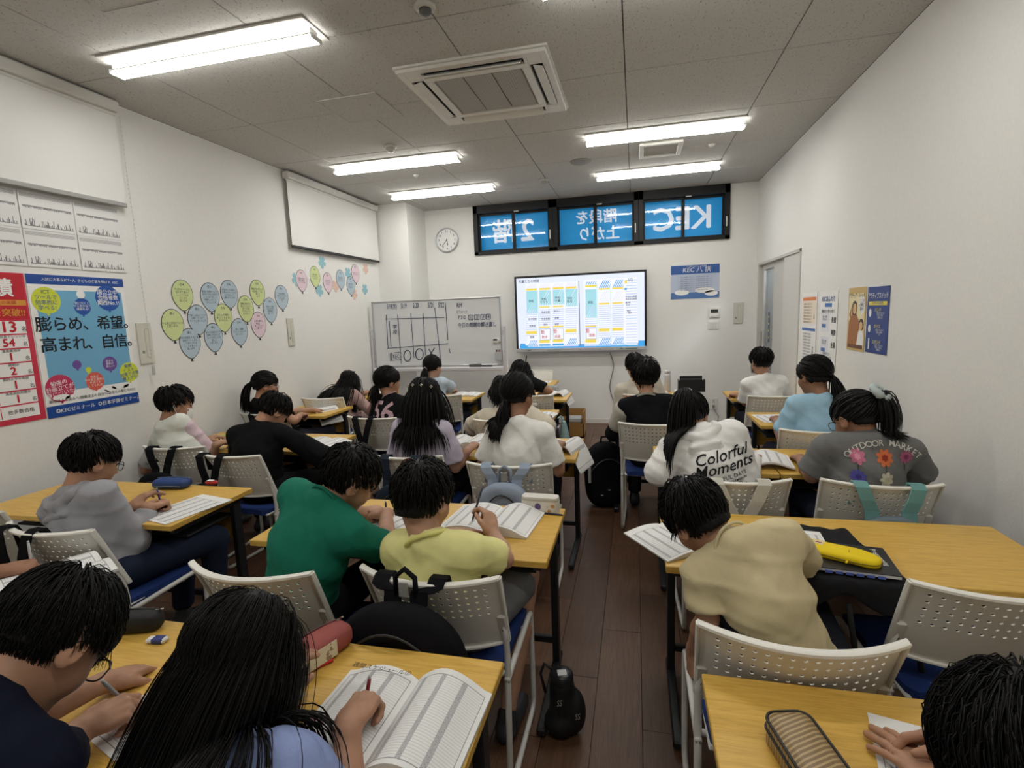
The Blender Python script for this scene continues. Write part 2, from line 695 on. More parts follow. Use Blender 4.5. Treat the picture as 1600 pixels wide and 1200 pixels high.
def ceiling_light(xc, yc, label):
    t = thing('ceiling_light', label, 'light', (xc, yc, ZC), group='LED ceiling lights')
    L = 1.29
    mb = MB().box((0, 0, -.005), (L, .23, .010), .002).box((0, 0, -.0275), (L - .03, .070, .037), .003)
    mb.build('housing', FIX, t)
    L2 = L - .02
    prof = [(-.046, -.044), (-.046, -.052), (-.034, -.064), (.034, -.064), (.046, -.052), (.046, -.044)]
    n = len(prof)
    vs = [(sx * L2 / 2, y, z) for sx in (-1, 1) for y, z in prof]
    fs = [[i, i + 1, n + i + 1, n + i] for i in range(n - 1)] + [list(range(n)), list(range(n, 2 * n))[::-1]]
    me = MB().add(vs, fs).mesh('diffuser')
    me.materials.append(FIX)
    me.materials.append(LED)
    for k in (1, 2, 3):
        me.polygons[k].material_index = 1
    link('diffuser', me, None, t)
    for sx in (-1, 1):
        MB().box((sx * (L2 / 2 + .004), 0, -.053), (.008, .094, .024), .002).build('end_cap', FIX, t)


XA, XB = -2.215, .232
ceiling_light(XA, 2.56, 'long LED ceiling light nearest the viewer, above the wall posters')
ceiling_light(XA, 4.79, 'LED ceiling light beyond the air conditioner, beside the dome sensor')
ceiling_light(XA, 6.02, 'LED ceiling light closest to the wall clock')
ceiling_light(XB, 4.77, 'LED ceiling light between air conditioner and square vent')
ceiling_light(XB, 6.05, 'LED ceiling light closest to the transom windows, past the square vent')
ceiling_light(XB, 2.53, 'LED ceiling light just above the upper edge of the view')
ceiling_light(XA, .30, 'LED ceiling light behind the viewer on the poster side')
ceiling_light(XB, .30, 'LED ceiling light behind the viewer on the door side')


t = thing('corridor_light', 'flat ceiling light in the corridor behind the sliding door', 'light', (XR + .95, 6.3, 2.6))
MB().box((0, 0, -.01), (.62, .62, .02), .003).build('frame', FIX, t)
MB().box((0, 0, -.022), (.56, .56, .006)).build('diffuser', new_mat('corridor_diffuser', (.9, .9, .9), .5, emit=(1, .98, .94), estr=60), t)


def air_con():
    t = thing('air_conditioner', 'white four-way ceiling cassette air conditioner with grey grille', 'air conditioner', (-.937, 3.545, ZC))
    a, b = .467, .474
    WP = plain((.74, .73, .69), .4, .45)
    # panel ring of eight boxes around four outlets and the grille
    mb = MB()
    mb.prism([(-a, -b), (a, -b), (a, b), (-a, b)], -.012, 0)
    mb.build('rim', WP, t)
    mb = MB()
    i0, o0, o1 = .285, .335, .415
    ln = .31
    z = -.022
    th = .02
    ring = [((0, -(i0 + o0) / 2), (2 * o0, o0 - i0)), ((0, (i0 + o0) / 2), (2 * o0, o0 - i0)),
            (((i0 + o0) / 2, 0), (o0 - i0, 2 * i0)), ((-(i0 + o0) / 2, 0), (o0 - i0, 2 * i0))]
    for (c, d) in ring:
        mb.box((c[0], c[1], z), (d[0], d[1], th), .003)
    for sy in (-1, 1):
        mb.box((0, sy * (o1 + b) / 2 - sy * .01, z), (2 * (a - .01), b - o1 - .005, th), .004)
    for sx in (-1, 1):
        mb.box((sx * ((o1 + a) / 2 - .005), 0, z), (a - o1 - .005, 2 * o1, th), .004)
        for sy in (-1, 1):
            mb.box((sx * .375, sy * .375, z), (.082, .082, th), .003)
            mb.box((sx * .375, sy * .325, z), (.082, .02, th), .002)
            mb.box((sx * .325, sy * .375, z), (.02, .082, th), .002)
    mb.build('panel', WP, t)
    DK = plain((.02, .02, .022), .7, .2)
    for k in range(4):
        R = Matrix.Rotation(k * PI / 2, 4, 'Z')
        mb = MB().box((0, .375, -.015), (2 * ln, .075, .004), M=R)
        mb.build('outlet', DK, t)
        tilt = Matrix.Translation((0, .385, -.035)) @ Matrix.Rotation(math.radians(-38 if k in (0, 2) else -16), 4, 'X')
        MB().box((0, 0, 0), (2 * ln - .02, .062, .006), .002, M=R @ tilt).build('louver', WP, t)
    GR = new_mat('intake_grille', (.33, .32, .30), .6)
    v = coords(GR, 'Object', (1, 1, 1))
    sx_ = GR.node_tree.nodes.new('ShaderNodeSeparateXYZ')
    GR.node_tree.links.new(v, sx_.inputs[0])
    X_, Y_ = Ex(GR.node_tree, sx_.outputs[0]), Ex(GR.node_tree, sx_.outputs[1])
    ho = (X_ * 62).fr().rng(.3, .7) * (Y_ * 62).fr().rng(.3, .7)
    to_color(GR, mixc(GR, ho, (.40, .39, .36), (.22, .21, .2)))
    for i in range(3):
        MB().box(((i - 1) * .185, 0, -.020), (.178, .54, .012), .002).build('grille', GR, t)
    MB().box((-.2, .45, -.034), (.05, .01, .003)).build('badge', plain((.2, .2, .2)), t)


air_con()


def simple_disc(name, label, cat, x, y, prof, mat, extra=None):
    t = thing(name, label, cat, (x, y, ZC))
    MB().lathe(prof, 24).build('body', mat, t, True)
    if extra:
        MB().lathe(extra[0], 20).build(extra[2], extra[1], t, True)
    return t


WPD = plain((.62, .61, .57), .45, .4)
DARKP = plain((.12, .12, .12), .4, .5)
simple_disc('motion_sensor', 'round dome sensor in front of the second-row ceiling light', 'sensor', -2.062, 4.375, [(.055, 0), (.055, -.012), (.045, -.02)], WPD, ([(.04, -.018), (.037, -.035), (.024, -.05), (.004, -.056)], plain((.5, .5, .48), .15, .6), 'dome'))
simple_disc('smoke_detector', 'round smoke detector at the upper edge above the air conditioner', 'detector', -.973, 2.548, [(.052, 0), (.052, -.012), (.046, -.02)], WPD, ([(.03, -.02), (.03, -.034), (.02, -.044), (.004, -.045)], DARKP, 'chamber'))
simple_disc('smoke_detector', 'small smoke detector on the ceiling near the transom', 'detector', -.993, 6.014, [(.052, 0), (.052, -.014), (.044, -.024)], WPD, ([(.03, -.024), (.03, -.038), (.02, -.05), (.004, -.051)], plain((.4, .4, .38), .4), 'chamber'))
simple_disc('ceiling_speaker', 'flat round grey ceiling speaker between two ceiling lights', 'speaker', -.526, 5.458, [(.105, 0), (.105, -.006), (.098, -.012), (.004, -.013)], plain((.3, .29, .27), .7))
simple_disc('downlight_stub', 'tiny white round ceiling fitting between two ceiling lights', 'fitting', -2.234, 5.311, [(.03, 0), (.03, -.008), (.02, -.022), (.004, -.024)], WHITE_PLASTIC)
simple_disc('sprinkler_cap', 'tiny white ceiling fitting on the wall side of the square vent', 'fitting', .695, 5.348, [(.03, 0), (.03, -.008), (.02, -.02), (.004, -.022)], WHITE_PLASTIC)
t = thing('ceiling_vent', 'white square ceiling vent with fine beige louvres', 'vent', (.235, 5.31, ZC))
mb = MB()
for sx in (-1, 1):
    mb.box((sx * .172, 0, -.012), (.04, .42, .024), .004)
    mb.box((0, sx * .19, -.012), (.304, .04, .024), .004)
mb.build('frame', WHITE_PLASTIC, t)
MB().box((0, 0, -.003), (.304, .34, .004)).build('backing', plain((.12, .11, .1), .8), t)
for i in range(14):
    MB().box((0, -.15 + i * .023, -.012), (.30, .013, .004), .001, M=None).build('slat', plain((.5, .47, .41), .5), t)
for (x0, x1, y0, y1, lb) in ((-2.10, -1.66, 3.345, 3.78, 'square ceiling access hatch beside the air conditioner'), (-2.43, -1.98, 1.70, 2.155, 'square ceiling access hatch at the upper edge of the view')):
    t = thing('access_hatch', lb, 'hatch', ((x0 + x1) / 2, (y0 + y1) / 2, ZC))
    w, d = x1 - x0, y1 - y0
    MB().box((0, 0, -.002), (w - .02, d - .02, .004)).build('panel', CEIL, t)
    mb = MB()
    for s_ in (-1, 1):
        mb.box((s_ * (w / 2 - .005), 0, -.003), (.008, d, .006))
        mb.box((0, s_ * (d / 2 - .005), -.003), (w - .016, .008, .006))
    mb.build('frame', plain((.5, .49, .47), .5), t)


# ================================================================== things on the walls
def on_wall(name, label, cat, kind, a0, a1, z0, z1, mat, off=.003, th=.0012, group=None, up=0.0):
    """a flat sheet on a wall; (a0,a1) runs along the wall, origin at its middle"""
    c, zc = (a0 + a1) / 2, (z0 + z1) / 2
    at = {'left': (XL + off, c, zc), 'right': (XR - off, c, zc), 'front': (c, YF - off, zc)}[kind]
    w, h = abs(a1 - a0), z1 - z0
    o = MB().box((0, 0, 0), (w, h, th)).build(name, mat)
    o.matrix_world = frame_on(kind, at)
    tag(o, label, cat, group)
    return o, w, h


def rect(parent, name, x, y, w, h, mat, z=.0011, th=.0008):
    o = MB().box((x, y, z), (w, h, th)).build(name, mat, parent)
    return o


def disc(parent, name, x, y, rx, ry, mat, z=.0013, n=24):
    return MB().prism(ellipse(rx, ry, n, x, y), z - .0005, z + .0004).build(name, mat, parent)


# ---- roller blinds
def blind(label, y0, y1, ztop, zbot, bar):
    t = thing('roller_blind', label, 'blind', (XL, (y0 + y1) / 2, 0), group='roller blinds')
    L = y1 - y0
    MB().box((.045, 0, ztop - .035), (.08, L, .07), .012).build('headbox', WHITE_TRIM, t)
    MB().box((.045, 0, ztop - .082), (.012, L - .02, .02), .004).build('lower_lip', WHITE_TRIM, t)
    MB().box((.045, 0, (ztop - .07 + zbot) / 2), (.0016, L - .03, ztop - .07 - zbot)).build('screen', SCREEN_CLOTH, t)
    MB().box((.045, 0, zbot - .012), (.018, L - .03, .028), .004).build('bottom_bar', bar, t)
    return t


b1 = blind('roller blind above the printed chart sheets', 1.15, 2.93, 3.03, 2.385, plain((.35, .35, .34), .5))
b2 = blind('roller blind with dark bottom bar above the paper balloons', 4.63, 6.47, 3.02, 2.315, plain((.02, .02, .022), .5))
ch = MB()
beads = []
for i in range(58):
    z = 2.94 - i * .0285
    ch.lathe([(.0008, -.004), (.0036, 0), (.0008, .004)], 6, Matrix.Translation((XL + .05, 2.945 + .006 * math.sin(i * .3), z)))
ch.tube([(XL + .05, 2.945, 2.95), (XL + .05, 2.947, 1.29)], .0012, 5)
c_ = ch.build('bead_chain', plain((.6, .6, .58), .4))
tag(c_, 'white bead chain hanging down the wall beside the blue poster', 'chain')
o = MB().box((0, 0, 0), (.012, .022, .07), .004).build('chain_weight', plain((.45, .45, .44), .4), c_)
o.location = (XL + .05, 2.947, 1.26)

# ---- printed chart sheets
CH = new_mat('chart_print', (.75, .75, .74), .7, .2)
U, V_, uvv = uvs(CH)
colx = (U * 70).fl()
wn_ = CH.node_tree.nodes.new('ShaderNodeTexWhiteNoise')
wn_.noise_dimensions = '2D'
cmb = CH.node_tree.nodes.new('ShaderNodeCombineXYZ')
CH.node_tree.links.new(colx.k, cmb.inputs[0])
CH.node_tree.links.new((V_ * 2).fl().k, cmb.inputs[1])
CH.node_tree.links.new(cmb.outputs[0], wn_.inputs['Vector'])
hgt = Ex(CH.node_tree, wn_.outputs['Value'])
v2 = (V_ * 1.0)
bars = v2.rng(.08, .3) * (v2 - .08).lt(hgt * hgt * hgt * .2 + .015)
tops = V_.rng(.55, .63) * (noise(CH, uvv, 70, 2).gt(.42)) * (V_ - .55).gt(hgt * .05)
heads = V_.rng(.85, .955) * (V_ * 45).fr().rng(.2, .62) * U.rng(.03, .96)
inside = U.rng(.05, .95)
to_color(CH, mixc(CH, (bars.mx(tops) * inside).mx(heads), (.78, .78, .775), (.22, .22, .23)))


def uv_box_front(me, w, h):
    uv = me.uv_layers.new(name='UVMap')
    for lp in me.loops:
        co = me.vertices[lp.vertex_index].co
        uv.data[lp.index].uv = (co.x / w + .5, co.y / h + .5)


k = 0
names = ['upper row, beside the blind chain', 'upper row, middle one', 'upper row, cut by the picture edge', 'lower row, above the blue poster', 'lower row, middle one', 'lower row, cut by the picture edge']
for r in range(2):
    for c in range(3):
        y1_ = 2.885 - c * .297
        o, w, h = on_wall('chart_sheet', 'white printed chart sheet on the wall, ' + names[k], 'sheet', 'left', y1_ - .293, y1_, 2.142 - r * .212, 2.352 - r * .212, CH, off=.004 + .0015 * ((c + r) % 2), group='printed chart sheets')
        uv_box_front(o.data, w, h)
        k += 1

# ---- big blue poster
SKY = plain(srgb(110, 170, 205), .45, .4)
NAVY = plain(srgb(20, 70, 150), .45, .4)
YG = plain(srgb(205, 215, 60), .45, .4)
DBL = plain(srgb(25, 80, 165), .45, .4)
MAG = plain(srgb(190, 50, 90), .45, .4)
ORG = plain(srgb(215, 95, 75), .45, .4)
PUR = plain(srgb(105, 75, 150), .45, .4)
WHT = plain((.85, .85, .84), .5, .3)
po, w, h = on_wall('wall_poster', 'blue poster with balloons and big black brush lettering', 'poster', 'left', 2.27, 2.848, 1.048, 1.888, WHT)
po['label'] = 'light blue poster with printed balloons and large black brush lettering'
rect(po, 'top_band', 0, h / 2 - .028, w, .056, NAVY)
rect(po, 'bottom_band', 0, -h / 2 + .035, w, .07, NAVY)
rect(po, 'sky_field', .005, .03, w - .06, h - .24, SKY)
for (x, y, r_, mt) in ((-.20, .27, .078, YG), (.17, .29, .082, DBL), (.0, .235, .052, DBL), (.0, .31, .026, WHT), (-.20, -.25, .082, MAG), (.01, -.235, .058, ORG), (.12, -.135, .048, PUR), (.245, -.205, .066, YG), (-.085, -.12, .027, PUR), (-.02, -.16, .018, YG)):
    disc(po, 'printed_balloon', x, y, r_, r_, mt)
    rect(po, 'balloon_knot', x, y - r_ - .004, .012, .012, mt, .0012)
for (x, y, sx_) in ((-.2, -.305, .05), (-.13, -.315, .05), (.1, -.3, .04), (.17, -.29, .06), (.24, -.3, .05), (.03, -.315, .06)):
    disc(po, 'printed_cloud', x, y, sx_, .018, WHT, .0014)
lettering(po, [('膨らめ、希望。', .03, .125, .094, dict(bold=.014, spacing=.88)), ('高まれ、自信。', .04, .005, .094, dict(bold=.014, spacing=.88))], INK, .0024)
lettering(po, [('国公立中\n合格者数\n関西No.1!', .17, .292, .034, dict(bold=.01)), ('塾に行くと\nやる気が出て\n頑張れる!', .0, .237, .018), ('勉強の\n計画立てが\n身についた!', -.2, -.25, .032, dict(bold=.008, rot=.12)), ('先生が\nやる気と真剣に\nサポート\nしてくれる!', .01, -.235, .018), ('苦手な\n算数が\n楽しい!', .12, -.135, .017)], WHT, .0024)
lettering(po, [('ICT\nツールで\n効率的に\n学べる!', -.2, .272, .031, dict(bold=.006)), ('実戦\nテスト\n対策で点数\n爆上がり!', .245, -.205, .027, dict(bold=.006, rot=.1))], NAVY, .0024)
lettering(po, [('入試に大事なICT×人  子どもの才能を伸ばす  KEC', .02, h / 2 - .028, .021), ('◎KECゼミナール  ◎日本学園ゼミナール', .03, -h / 2 + .035, .03, dict(bold=.008))], WHT, .0024)
lettering(po, [('期待以上の高みへ!想像以上の自分へ!あなたの街にもKEC', 0, -h / 2 + .095, .0215, dict(bold=.006))], INK, .0024)

# ---- red results poster
RED = plain(srgb(200, 50, 75), .45, .4)
DRED = plain(srgb(190, 25, 45), .45, .4)
GOLD = plain(srgb(215, 150, 50), .4, .5)
pr, w, h = on_wall('wall_poster', 'red poster listing pass counts in boxes, beside the blue poster', 'poster', 'left', 1.68, 2.262, 1.055, 1.888, RED)
rect(pr, 'head_band', 0, h / 2 - .13, w - .02, .25, DRED)
rows = [('113', '名', '', ''), ('', '', '54', '智辯奈良カレッジ中'), ('2', '', '1', '清風南海中'), ('5', '', '2', '開明中'), ('9', '', '1', '関西大学中等部'), ('8', '', '1', '清風高校附属中'), ('9', '', '', '')]
yy = h / 2 - .30
nums, small, meis = [], [], []
for i, (a, _m, b, nm) in enumerate(rows):
    rh = .078
    rect(pr, 'result_box', -.005, yy, w - .05, rh - .008, WHT, .0013)
    rect(pr, 'divider', .075, yy, .004, rh - .02, RED, .0016)
    if i == 0:
        nums.append(('113', .155, yy, .082, dict(bold=.03)))
        meis.append(('名', .25, yy - .012, .03))
    else:
        if a:
            nums.append((a, -.01, yy, .075, dict(bold=.03)))
            meis.append(('名', .05, yy - .018, .026))
        if b:
            nums.append((b, .165, yy - .008, .06, dict(bold=.03)))
            meis.append(('名', .245, yy - .018, .026))
        if nm:
            small.append((nm, .17, yy + .026, .018))
        if i == 6:
            small.append(('他多数合格', .17, yy, .026))
    yy -= rh
lettering(pr, nums, DRED, .0028, 'numerals')
lettering(pr, meis + small, INK, .0028)
lettering(pr, [('合格実績', .02, h / 2 - .09, .105, dict(bold=.02)), ], WHT, .0028)
rect(pr, 'ribbon', .16, h / 2 - .165, .24, .03, GOLD, .0016)
lettering(pr, [('全校舎の実績', .16, h / 2 - .165, .024)], DRED, .0028)
lettering(pr, [('過去最高を突破!!', .1, h / 2 - .222, .045, dict(bold=.02))], GOLD, .0028)

# ---- grey wall plates
for (kind, a0, a1, z0, z1, lb) in (('left', 2.896, 3.006, 1.305, 1.592, 'grey wall plate with slot beside the blue poster'), ('left', 4.50, 4.595, 1.318, 1.597, 'grey wall plate below the paper balloons'), ('front', 1.211, 1.322, 1.319, 1.582, 'grey wall plate near the room corner by the door')):
    c = (a0 + a1) / 2
    t = thing('wall_plate', lb, 'plate', group='grey wall plates')
    at = {'left': (XL, c, (z0 + z1) / 2), 'front': (c, YF, (z0 + z1) / 2)}[kind]
    t.matrix_world = frame_on(kind, at)
    w, h = a1 - a0, z1 - z0
    MB().box((0, 0, .006), (w, h, .012), .003).build('plate', GREY_PLATE, t)
    MB().prism([(.014 + (.018) * math.cos(q) , (.085 if math.sin(q) >= 0 else -.085) + .018 * math.sin(q)) for q in np.linspace(0, 2 * PI, 20, endpoint=False)], .012, .0125).build('slot_outline', plain((.3, .3, .26), .6), t)
    MB().prism([(.014 + (.0155) * math.cos(q), (.085 if math.sin(q) >= 0 else -.085) + .0155 * math.sin(q)) for q in np.linspace(0, 2 * PI, 20, endpoint=False)], .0124, .0132).build('slot', GREY_PLATE, t)
    MB().box((-.026, -.06, .0125), (.016, .02, .001)).build('lock', plain((.2, .2, .18), .5), t)

# ---- paper balloons
BG, BBL, BP = plain(srgb(208, 220, 160), .7, .2), plain(srgb(182, 200, 212), .7, .2), plain(srgb(228, 206, 216), .7, .2)
LINE = plain(srgb(60, 70, 75), .7, .2)
TXT = plain(srgb(70, 75, 80), .7, .2)
words = [('小4', '子どものペースに\n合わせて進めて\nいってくれる\nところが\n良いです'), ('中1', '勉強の習慣がついて\n自分から机に向かう\nようになりました\n成績も上がって\nうれしいです'), ('小6', '先生がいつも明るく\n声をかけてくださる\nので安心して\n通わせています'), ('小5', '算数が好きになり\n毎回楽しそうに\n通って\nいます'), ('中1', '丁寧に質問に\n答えてくださる\nので心強い\nです'),
         ('中1', 'やる気と自信がついた\nと思います。'), ('中2', '丁寧に入試のことまで\n心配してくれて\n子どもに合いました\n。'), ('小5', '子どもが笑顔で\n帰ってくるように\nなりました。'), ('小4', '宿題の進め方を\n教えてくださり\n家でも学習\nできるように\nなりました'), ('小6', '友達と一緒に\nがんばれる\n雰囲気が\n良いです'),
         ('中1', '学校の授業より先に進み\n定期テストも安心\nして受けられる\nところが良いと\n思います'), ('中1', '自分で計画を立てて\n勉強できるように\nなってきたことが\n嬉しい\nと思います。'), ('小4', '楽しく通塾\nさせていただいて\nおります。'), ('小6', '苦手な教科も\n根気よく\n教えてくれて\n感謝です'),
         ('中3', '志望校に向けて\n親身に相談に\nのってくれます'), ('小5', '計算が速く\nなりました\nありがとう'), ('中2', '部活と両立\nできています\n続けたい'), ('小6', '友達と競い\nながら学べて\n楽しいです'), ('中1', '英語が得意に\nなりました\n感謝です'), ('中3', '毎週の小テストで\n力がつきました')]
spots = [(3.316, 1.788, 0), (3.579, 1.779, 1), (3.79, 1.81, 1), (4.133, 1.83, 0), (4.465, 1.796, 1), (3.198, 1.568, 0), (3.432, 1.601, 1), (3.696, 1.611, 0), (3.966, 1.685, 0), (4.281, 1.673, 1), (3.332, 1.421, 1), (3.57, 1.452, 1), (3.86, 1.487, 1), (4.106, 1.54, 2),
         (4.803, 1.973, 2), (5.044, 2.026, 0), (5.278, 1.975, 2), (5.547, 2.025, 1), (5.763, 1.96, 1), (5.891, 2.112, 2)]
cn = ['green', 'blue', 'pink']
where = ['top left of the large cluster', 'second in the top row of the large cluster', 'third in the top row of the large cluster', 'fourth in the top row of the large cluster', 'top right end of the large cluster', 'leftmost of all, next to the wall plate', 'second in the middle row of the large cluster', 'in the middle of the large cluster', 'right of centre in the large cluster', 'above the second wall plate', 'lowest one, nearest the masked boy', 'second in the bottom row of the large cluster', 'third in the bottom row of the large cluster', 'the only pink one in the large cluster',
         'left end of the small cluster', 'the only green one in the small cluster', 'third in the small cluster', 'fourth in the small cluster', 'lowest blue one in the small cluster', 'right end of the small cluster']


def balloon_poly(rx, ry, n=28):
    p = []
    for i in range(n):
        t = 2 * PI * i / n
        x, y = rx * math.cos(t), ry * math.sin(t)
        if y < 0:
            x *= 1 - .28 * (y / ry) ** 2
            y *= 1.12
        p.append((x, y))
    return p


bm_out = MB().prism(balloon_poly(.098, .112), 0, .0008).mesh('balloon_outline')
for (y, z, ci), (gr, tx), wh in zip(spots, words, where):
    sc_ = 1.0 if y < 4.7 else .95
    t = MB().prism(balloon_poly(.094 * sc_, .108 * sc_), .0006, .0016).build('paper_balloon', (BG, BBL, BP)[ci])
    t.matrix_world = frame_on('left', (XL + .002, y, z + .008))
    tag(t, '%s paper balloon on the wall, %s' % (cn[ci], wh), 'balloon', 'paper balloons on the wall')
    o = MB().prism(balloon_poly(.099 * sc_, .113 * sc_), 0, .0008).build('outline', LINE, t)
    MB().prism([(-.004, -.125 * sc_), (.004, -.125 * sc_), (.014, -.145 * sc_), (-.014, -.145 * sc_)], 0, .001).build('knot', LINE, t)
    lettering(t, [(gr, 0, .075 * sc_, .028 * sc_, dict(bold=.01)), (tx, 0, -.005, .0205 * sc_, dict(line=1.05, sx=.92 if len(tx) < 30 else .86))], TXT, .0022)

# ---- paper cherry blossoms
FB, FP, FW = plain(srgb(150, 195, 205), .7, .2), plain(srgb(225, 195, 180), .7, .2), plain((.8, .8, .78), .7, .2)


def blossom(r, n=5):
    p = []
    for i in range(n * 8):
        t = 2 * PI * i / (n * 8) + .3
        q = (i % 8) / 8
        rr = r * (.42 + .58 * math.sin(PI * q) ** .7)
        if i % 8 == 4:
            rr *= .82
        p.append((rr * math.cos(t), rr * math.sin(t)))
    return p


for (y, z, mt, cname, lb) in ((5.20, 2.194, FB, 'blue', 'under the dark blind bar'), (4.715, 1.985, FB, 'blue', 'behind the pink balloon at the small cluster end'), (4.93, 2.06, FW, 'white', 'above the small balloon cluster'), (5.105, 1.885, FB, 'blue', 'under the green balloon of the small cluster'), (5.43, 1.945, FP, 'peach', 'between two balloons of the small cluster'), (5.72, 2.11, FB, 'blue', 'beside the pink balloon at the cluster end nearest the board'), (5.83, 1.865, FP, 'peach', 'below the lowest blue balloon of the small cluster'), (6.155, 2.193, FP, 'peach', 'highest one, nearest the room corner'), (6.098, 1.933, FB, 'blue', 'just above the whiteboard corner')):
    o = MB().prism(blossom(.075), 0, .001).build('paper_blossom', mt)
    o.matrix_world = frame_on('left', (XL + .0015, y, z))
    tag(o, '%s paper cherry blossom %s' % (cname, lb), 'blossom', 'paper blossoms on the wall')

# ---- wall clock
t = thing('wall_clock', 'round white wall clock with silver rim beside the pier', 'clock')
t.matrix_world = frame_on('front', (-2.58, YF, 2.615))
R_ = .168
MB().lathe([(R_, 0), (R_, .03), (R_ - .008, .038), (R_ - .018, .036), (R_ - .02, .02)], 48).build('rim', plain((.55, .56, .58), .3, .5, .6), t, True)
MB().lathe([(R_ - .02, .01), (R_ - .02, .021)], 48).build('dial', WHT, t)
its = [(str(n), .118 * math.sin(n * PI / 6), .118 * math.cos(n * PI / 6), .042, dict(bold=.01)) for n in range(1, 13)]
lettering(t, its, INK, .0222, 'numerals')
MB().box((0, .03, 0), (.008, .09, .002), M=Matrix.Translation((0, 0, .024)) @ Matrix.Rotation(math.radians(-170), 4, 'Z')).build('hour_hand', INK, t)
MB().box((0, .05, 0), (.006, .13, .002), M=Matrix.Translation((0, 0, .026)) @ Matrix.Rotation(math.radians(-222), 4, 'Z')).build('minute_hand', INK, t)
MB().lathe([(.008, .02), (.008, .029)], 12).build('hub', INK, t)

# ---- front notice
o, w, h = on_wall('wall_poster', 'small blue and white notice KEC eight rules right of the screen', 'poster', 'front', .447, 1.04, 1.656, 2.078, plain(srgb(185, 195, 215), .5, .3))
o['label'] = 'small blue-headed landscape notice on the front wall beside the screen'
rect(o, 'head_band', 0, h / 2 - .055, w, .11, plain(srgb(60, 95, 160), .5, .3))
rect(o, 'foot_band', 0, -h / 2 + .04, w, .08, plain(srgb(85, 120, 175), .5, .3))
for (x, y, rx) in ((-.16, -.13, .09), (.12, -.11, .12), (.2, -.15, .08)):
    disc(o, 'printed_cloud', x, y, rx, .035, WHT, .0014)
lettering(o, [('KEC 八 訓', .02, h / 2 - .062, .078, dict(shear=.1)), ('いつまでも守りたい合言葉', .02, h / 2 - .018, .02)], WHT, .0024)
lettering(o, [('一、明るい挨拶をすること  人の話を目を見て聞くこと', .0, .06 - i * .027, .017) for i in range(7)], plain(srgb(70, 80, 110)), .0024)

# ---- controller, switches, socket
t = thing('thermostat', 'white air conditioner remote with dark display on front wall', 'remote')
t.matrix_world = frame_on('front', (.983, YF, 1.465))
MB().box((0, 0, .009), (.126, .127, .018), .004).build('body', WHITE_PLASTIC, t)
MB().box((0, .02, .0185), (.09, .045, .001)).build('display', plain((.03, .035, .03), .2), t)
MB().box((0, -.045, .0185), (.1, .012, .002)).build('button_row', plain((.5, .5, .48)), t)
t = thing('light_switch', 'white six-rocker light switch plate under the remote', 'switch')
t.matrix_world = frame_on('front', (.974, YF, 1.306))
MB().box((0, 0, .005), (.118, .106, .01), .003).build('plate', WHITE_PLASTIC, t)
for i in range(3):
    for j in range(2):
        MB().box(((i - 1) * .03, (j - .5) * .038, .011), (.024, .033, .004), .001).build('rocker', plain((.66, .66, .63), .4), t)
t = thing('wall_socket', 'white wall socket with a grey plug low on the front wall', 'socket')
t.matrix_world = frame_on('front', (.99, YF, .278))
MB().box((0, 0, .004), (.10, .152, .008), .003).build('plate', WHITE_PLASTIC, t)
MB().box((0, .035, .009), (.03, .04, .002)).build('outlet', plain((.55, .55, .52)), t)
MB().box((0, -.03, .022), (.03, .035, .03), .005).build('plug', plain((.25, .25, .25)), t)
cb = MB().tube([(.99, YF - .03, .24), (1.0, YF - .05, .2), (1.05, YF - .04, .12), (1.04, YF - .03, .03), (.95, YF - .05, .008)], .004, 6).build('power_cord', plain((.2, .2, .2)), None, True)
tag(cb, 'thin grey cord hanging from the wall socket', 'cord')

# ---- right-wall posters
o, w, h = on_wall('wall_poster', 'x', 'poster', 'right', 4.815, 5.215, 1.02, 1.637, WHT)
o['label'] = 'white poster with orange and blue headings, nearest the sliding door'
rect(o, 'orange_heading', 0, h / 2 - .055, w - .05, .03, plain(srgb(225, 130, 70)))
rect(o, 'peach_field', 0, h / 2 - .17, w - .05, .19, plain(srgb(240, 225, 205)))
rect(o, 'blue_heading', 0, -.01, w - .05, .022, plain(srgb(60, 110, 180)))
lettering(o, [('目標を決めて毎日コツコツ', -.03, h / 2 - .1 - i * .026, .018) for i in range(7)] + [('先に宿題を終わらせ復習する', -.03, -.05 - i * .026, .017) for i in range(9)] + [('大\n逆\n転', .13, -.20, .035, dict(bold=.02)), ('上\n達', .14, .11, .03)], TXT, .0024)
o, w, h = on_wall('wall_poster', 'x', 'poster', 'right', 4.357, 4.745, 1.03, 1.637, WHT)
o['label'] = 'white poster with blue badge heading and vertical black words, curling at the foot'
rect(o, 'badge', -.0, h / 2 - .11, .15, .03, plain(srgb(60, 110, 180)))
lettering(o, [('KECあんわり', 0, h / 2 - .065, .05, dict(bold=.012))], NAVY, .0024)
lettering(o, [('美質\n\n美質\n\n金質', .13, -.02, .048, dict(bold=.02, line=1.0)), ('勉強の力を見つけ合う', 0, h / 2 - .16, .028, dict(bold=.01)), ('保護者の方へ\nご案内いたします', 0, -h / 2 + .1, .028)], TXT, .0024)
for i in range(2):
    rect(o, 'text_box', -.06, .06 - i * .19, .17, .15, plain(srgb(225, 228, 235)), .0012)
    rect(o, 'blue_tag', -.08, .03 - i * .19, .09, .028, plain(srgb(70, 110, 180)), .0018)
    lettering(o, [('国語・算数\nを毎日学ぶ', -.06, .09 - i * .19, .02)], TXT, .0024)
o, w, h = on_wall('wall_poster', 'x', 'poster', 'right', 3.868, 4.157, 1.214, 1.642, plain(srgb(205, 175, 110)))
o['label'] = 'sepia manga-style poster with two brown figures and a speech bubble'
rect(o, 'pale_field', 0, -.01, w - .03, h - .06, plain(srgb(235, 222, 180)))
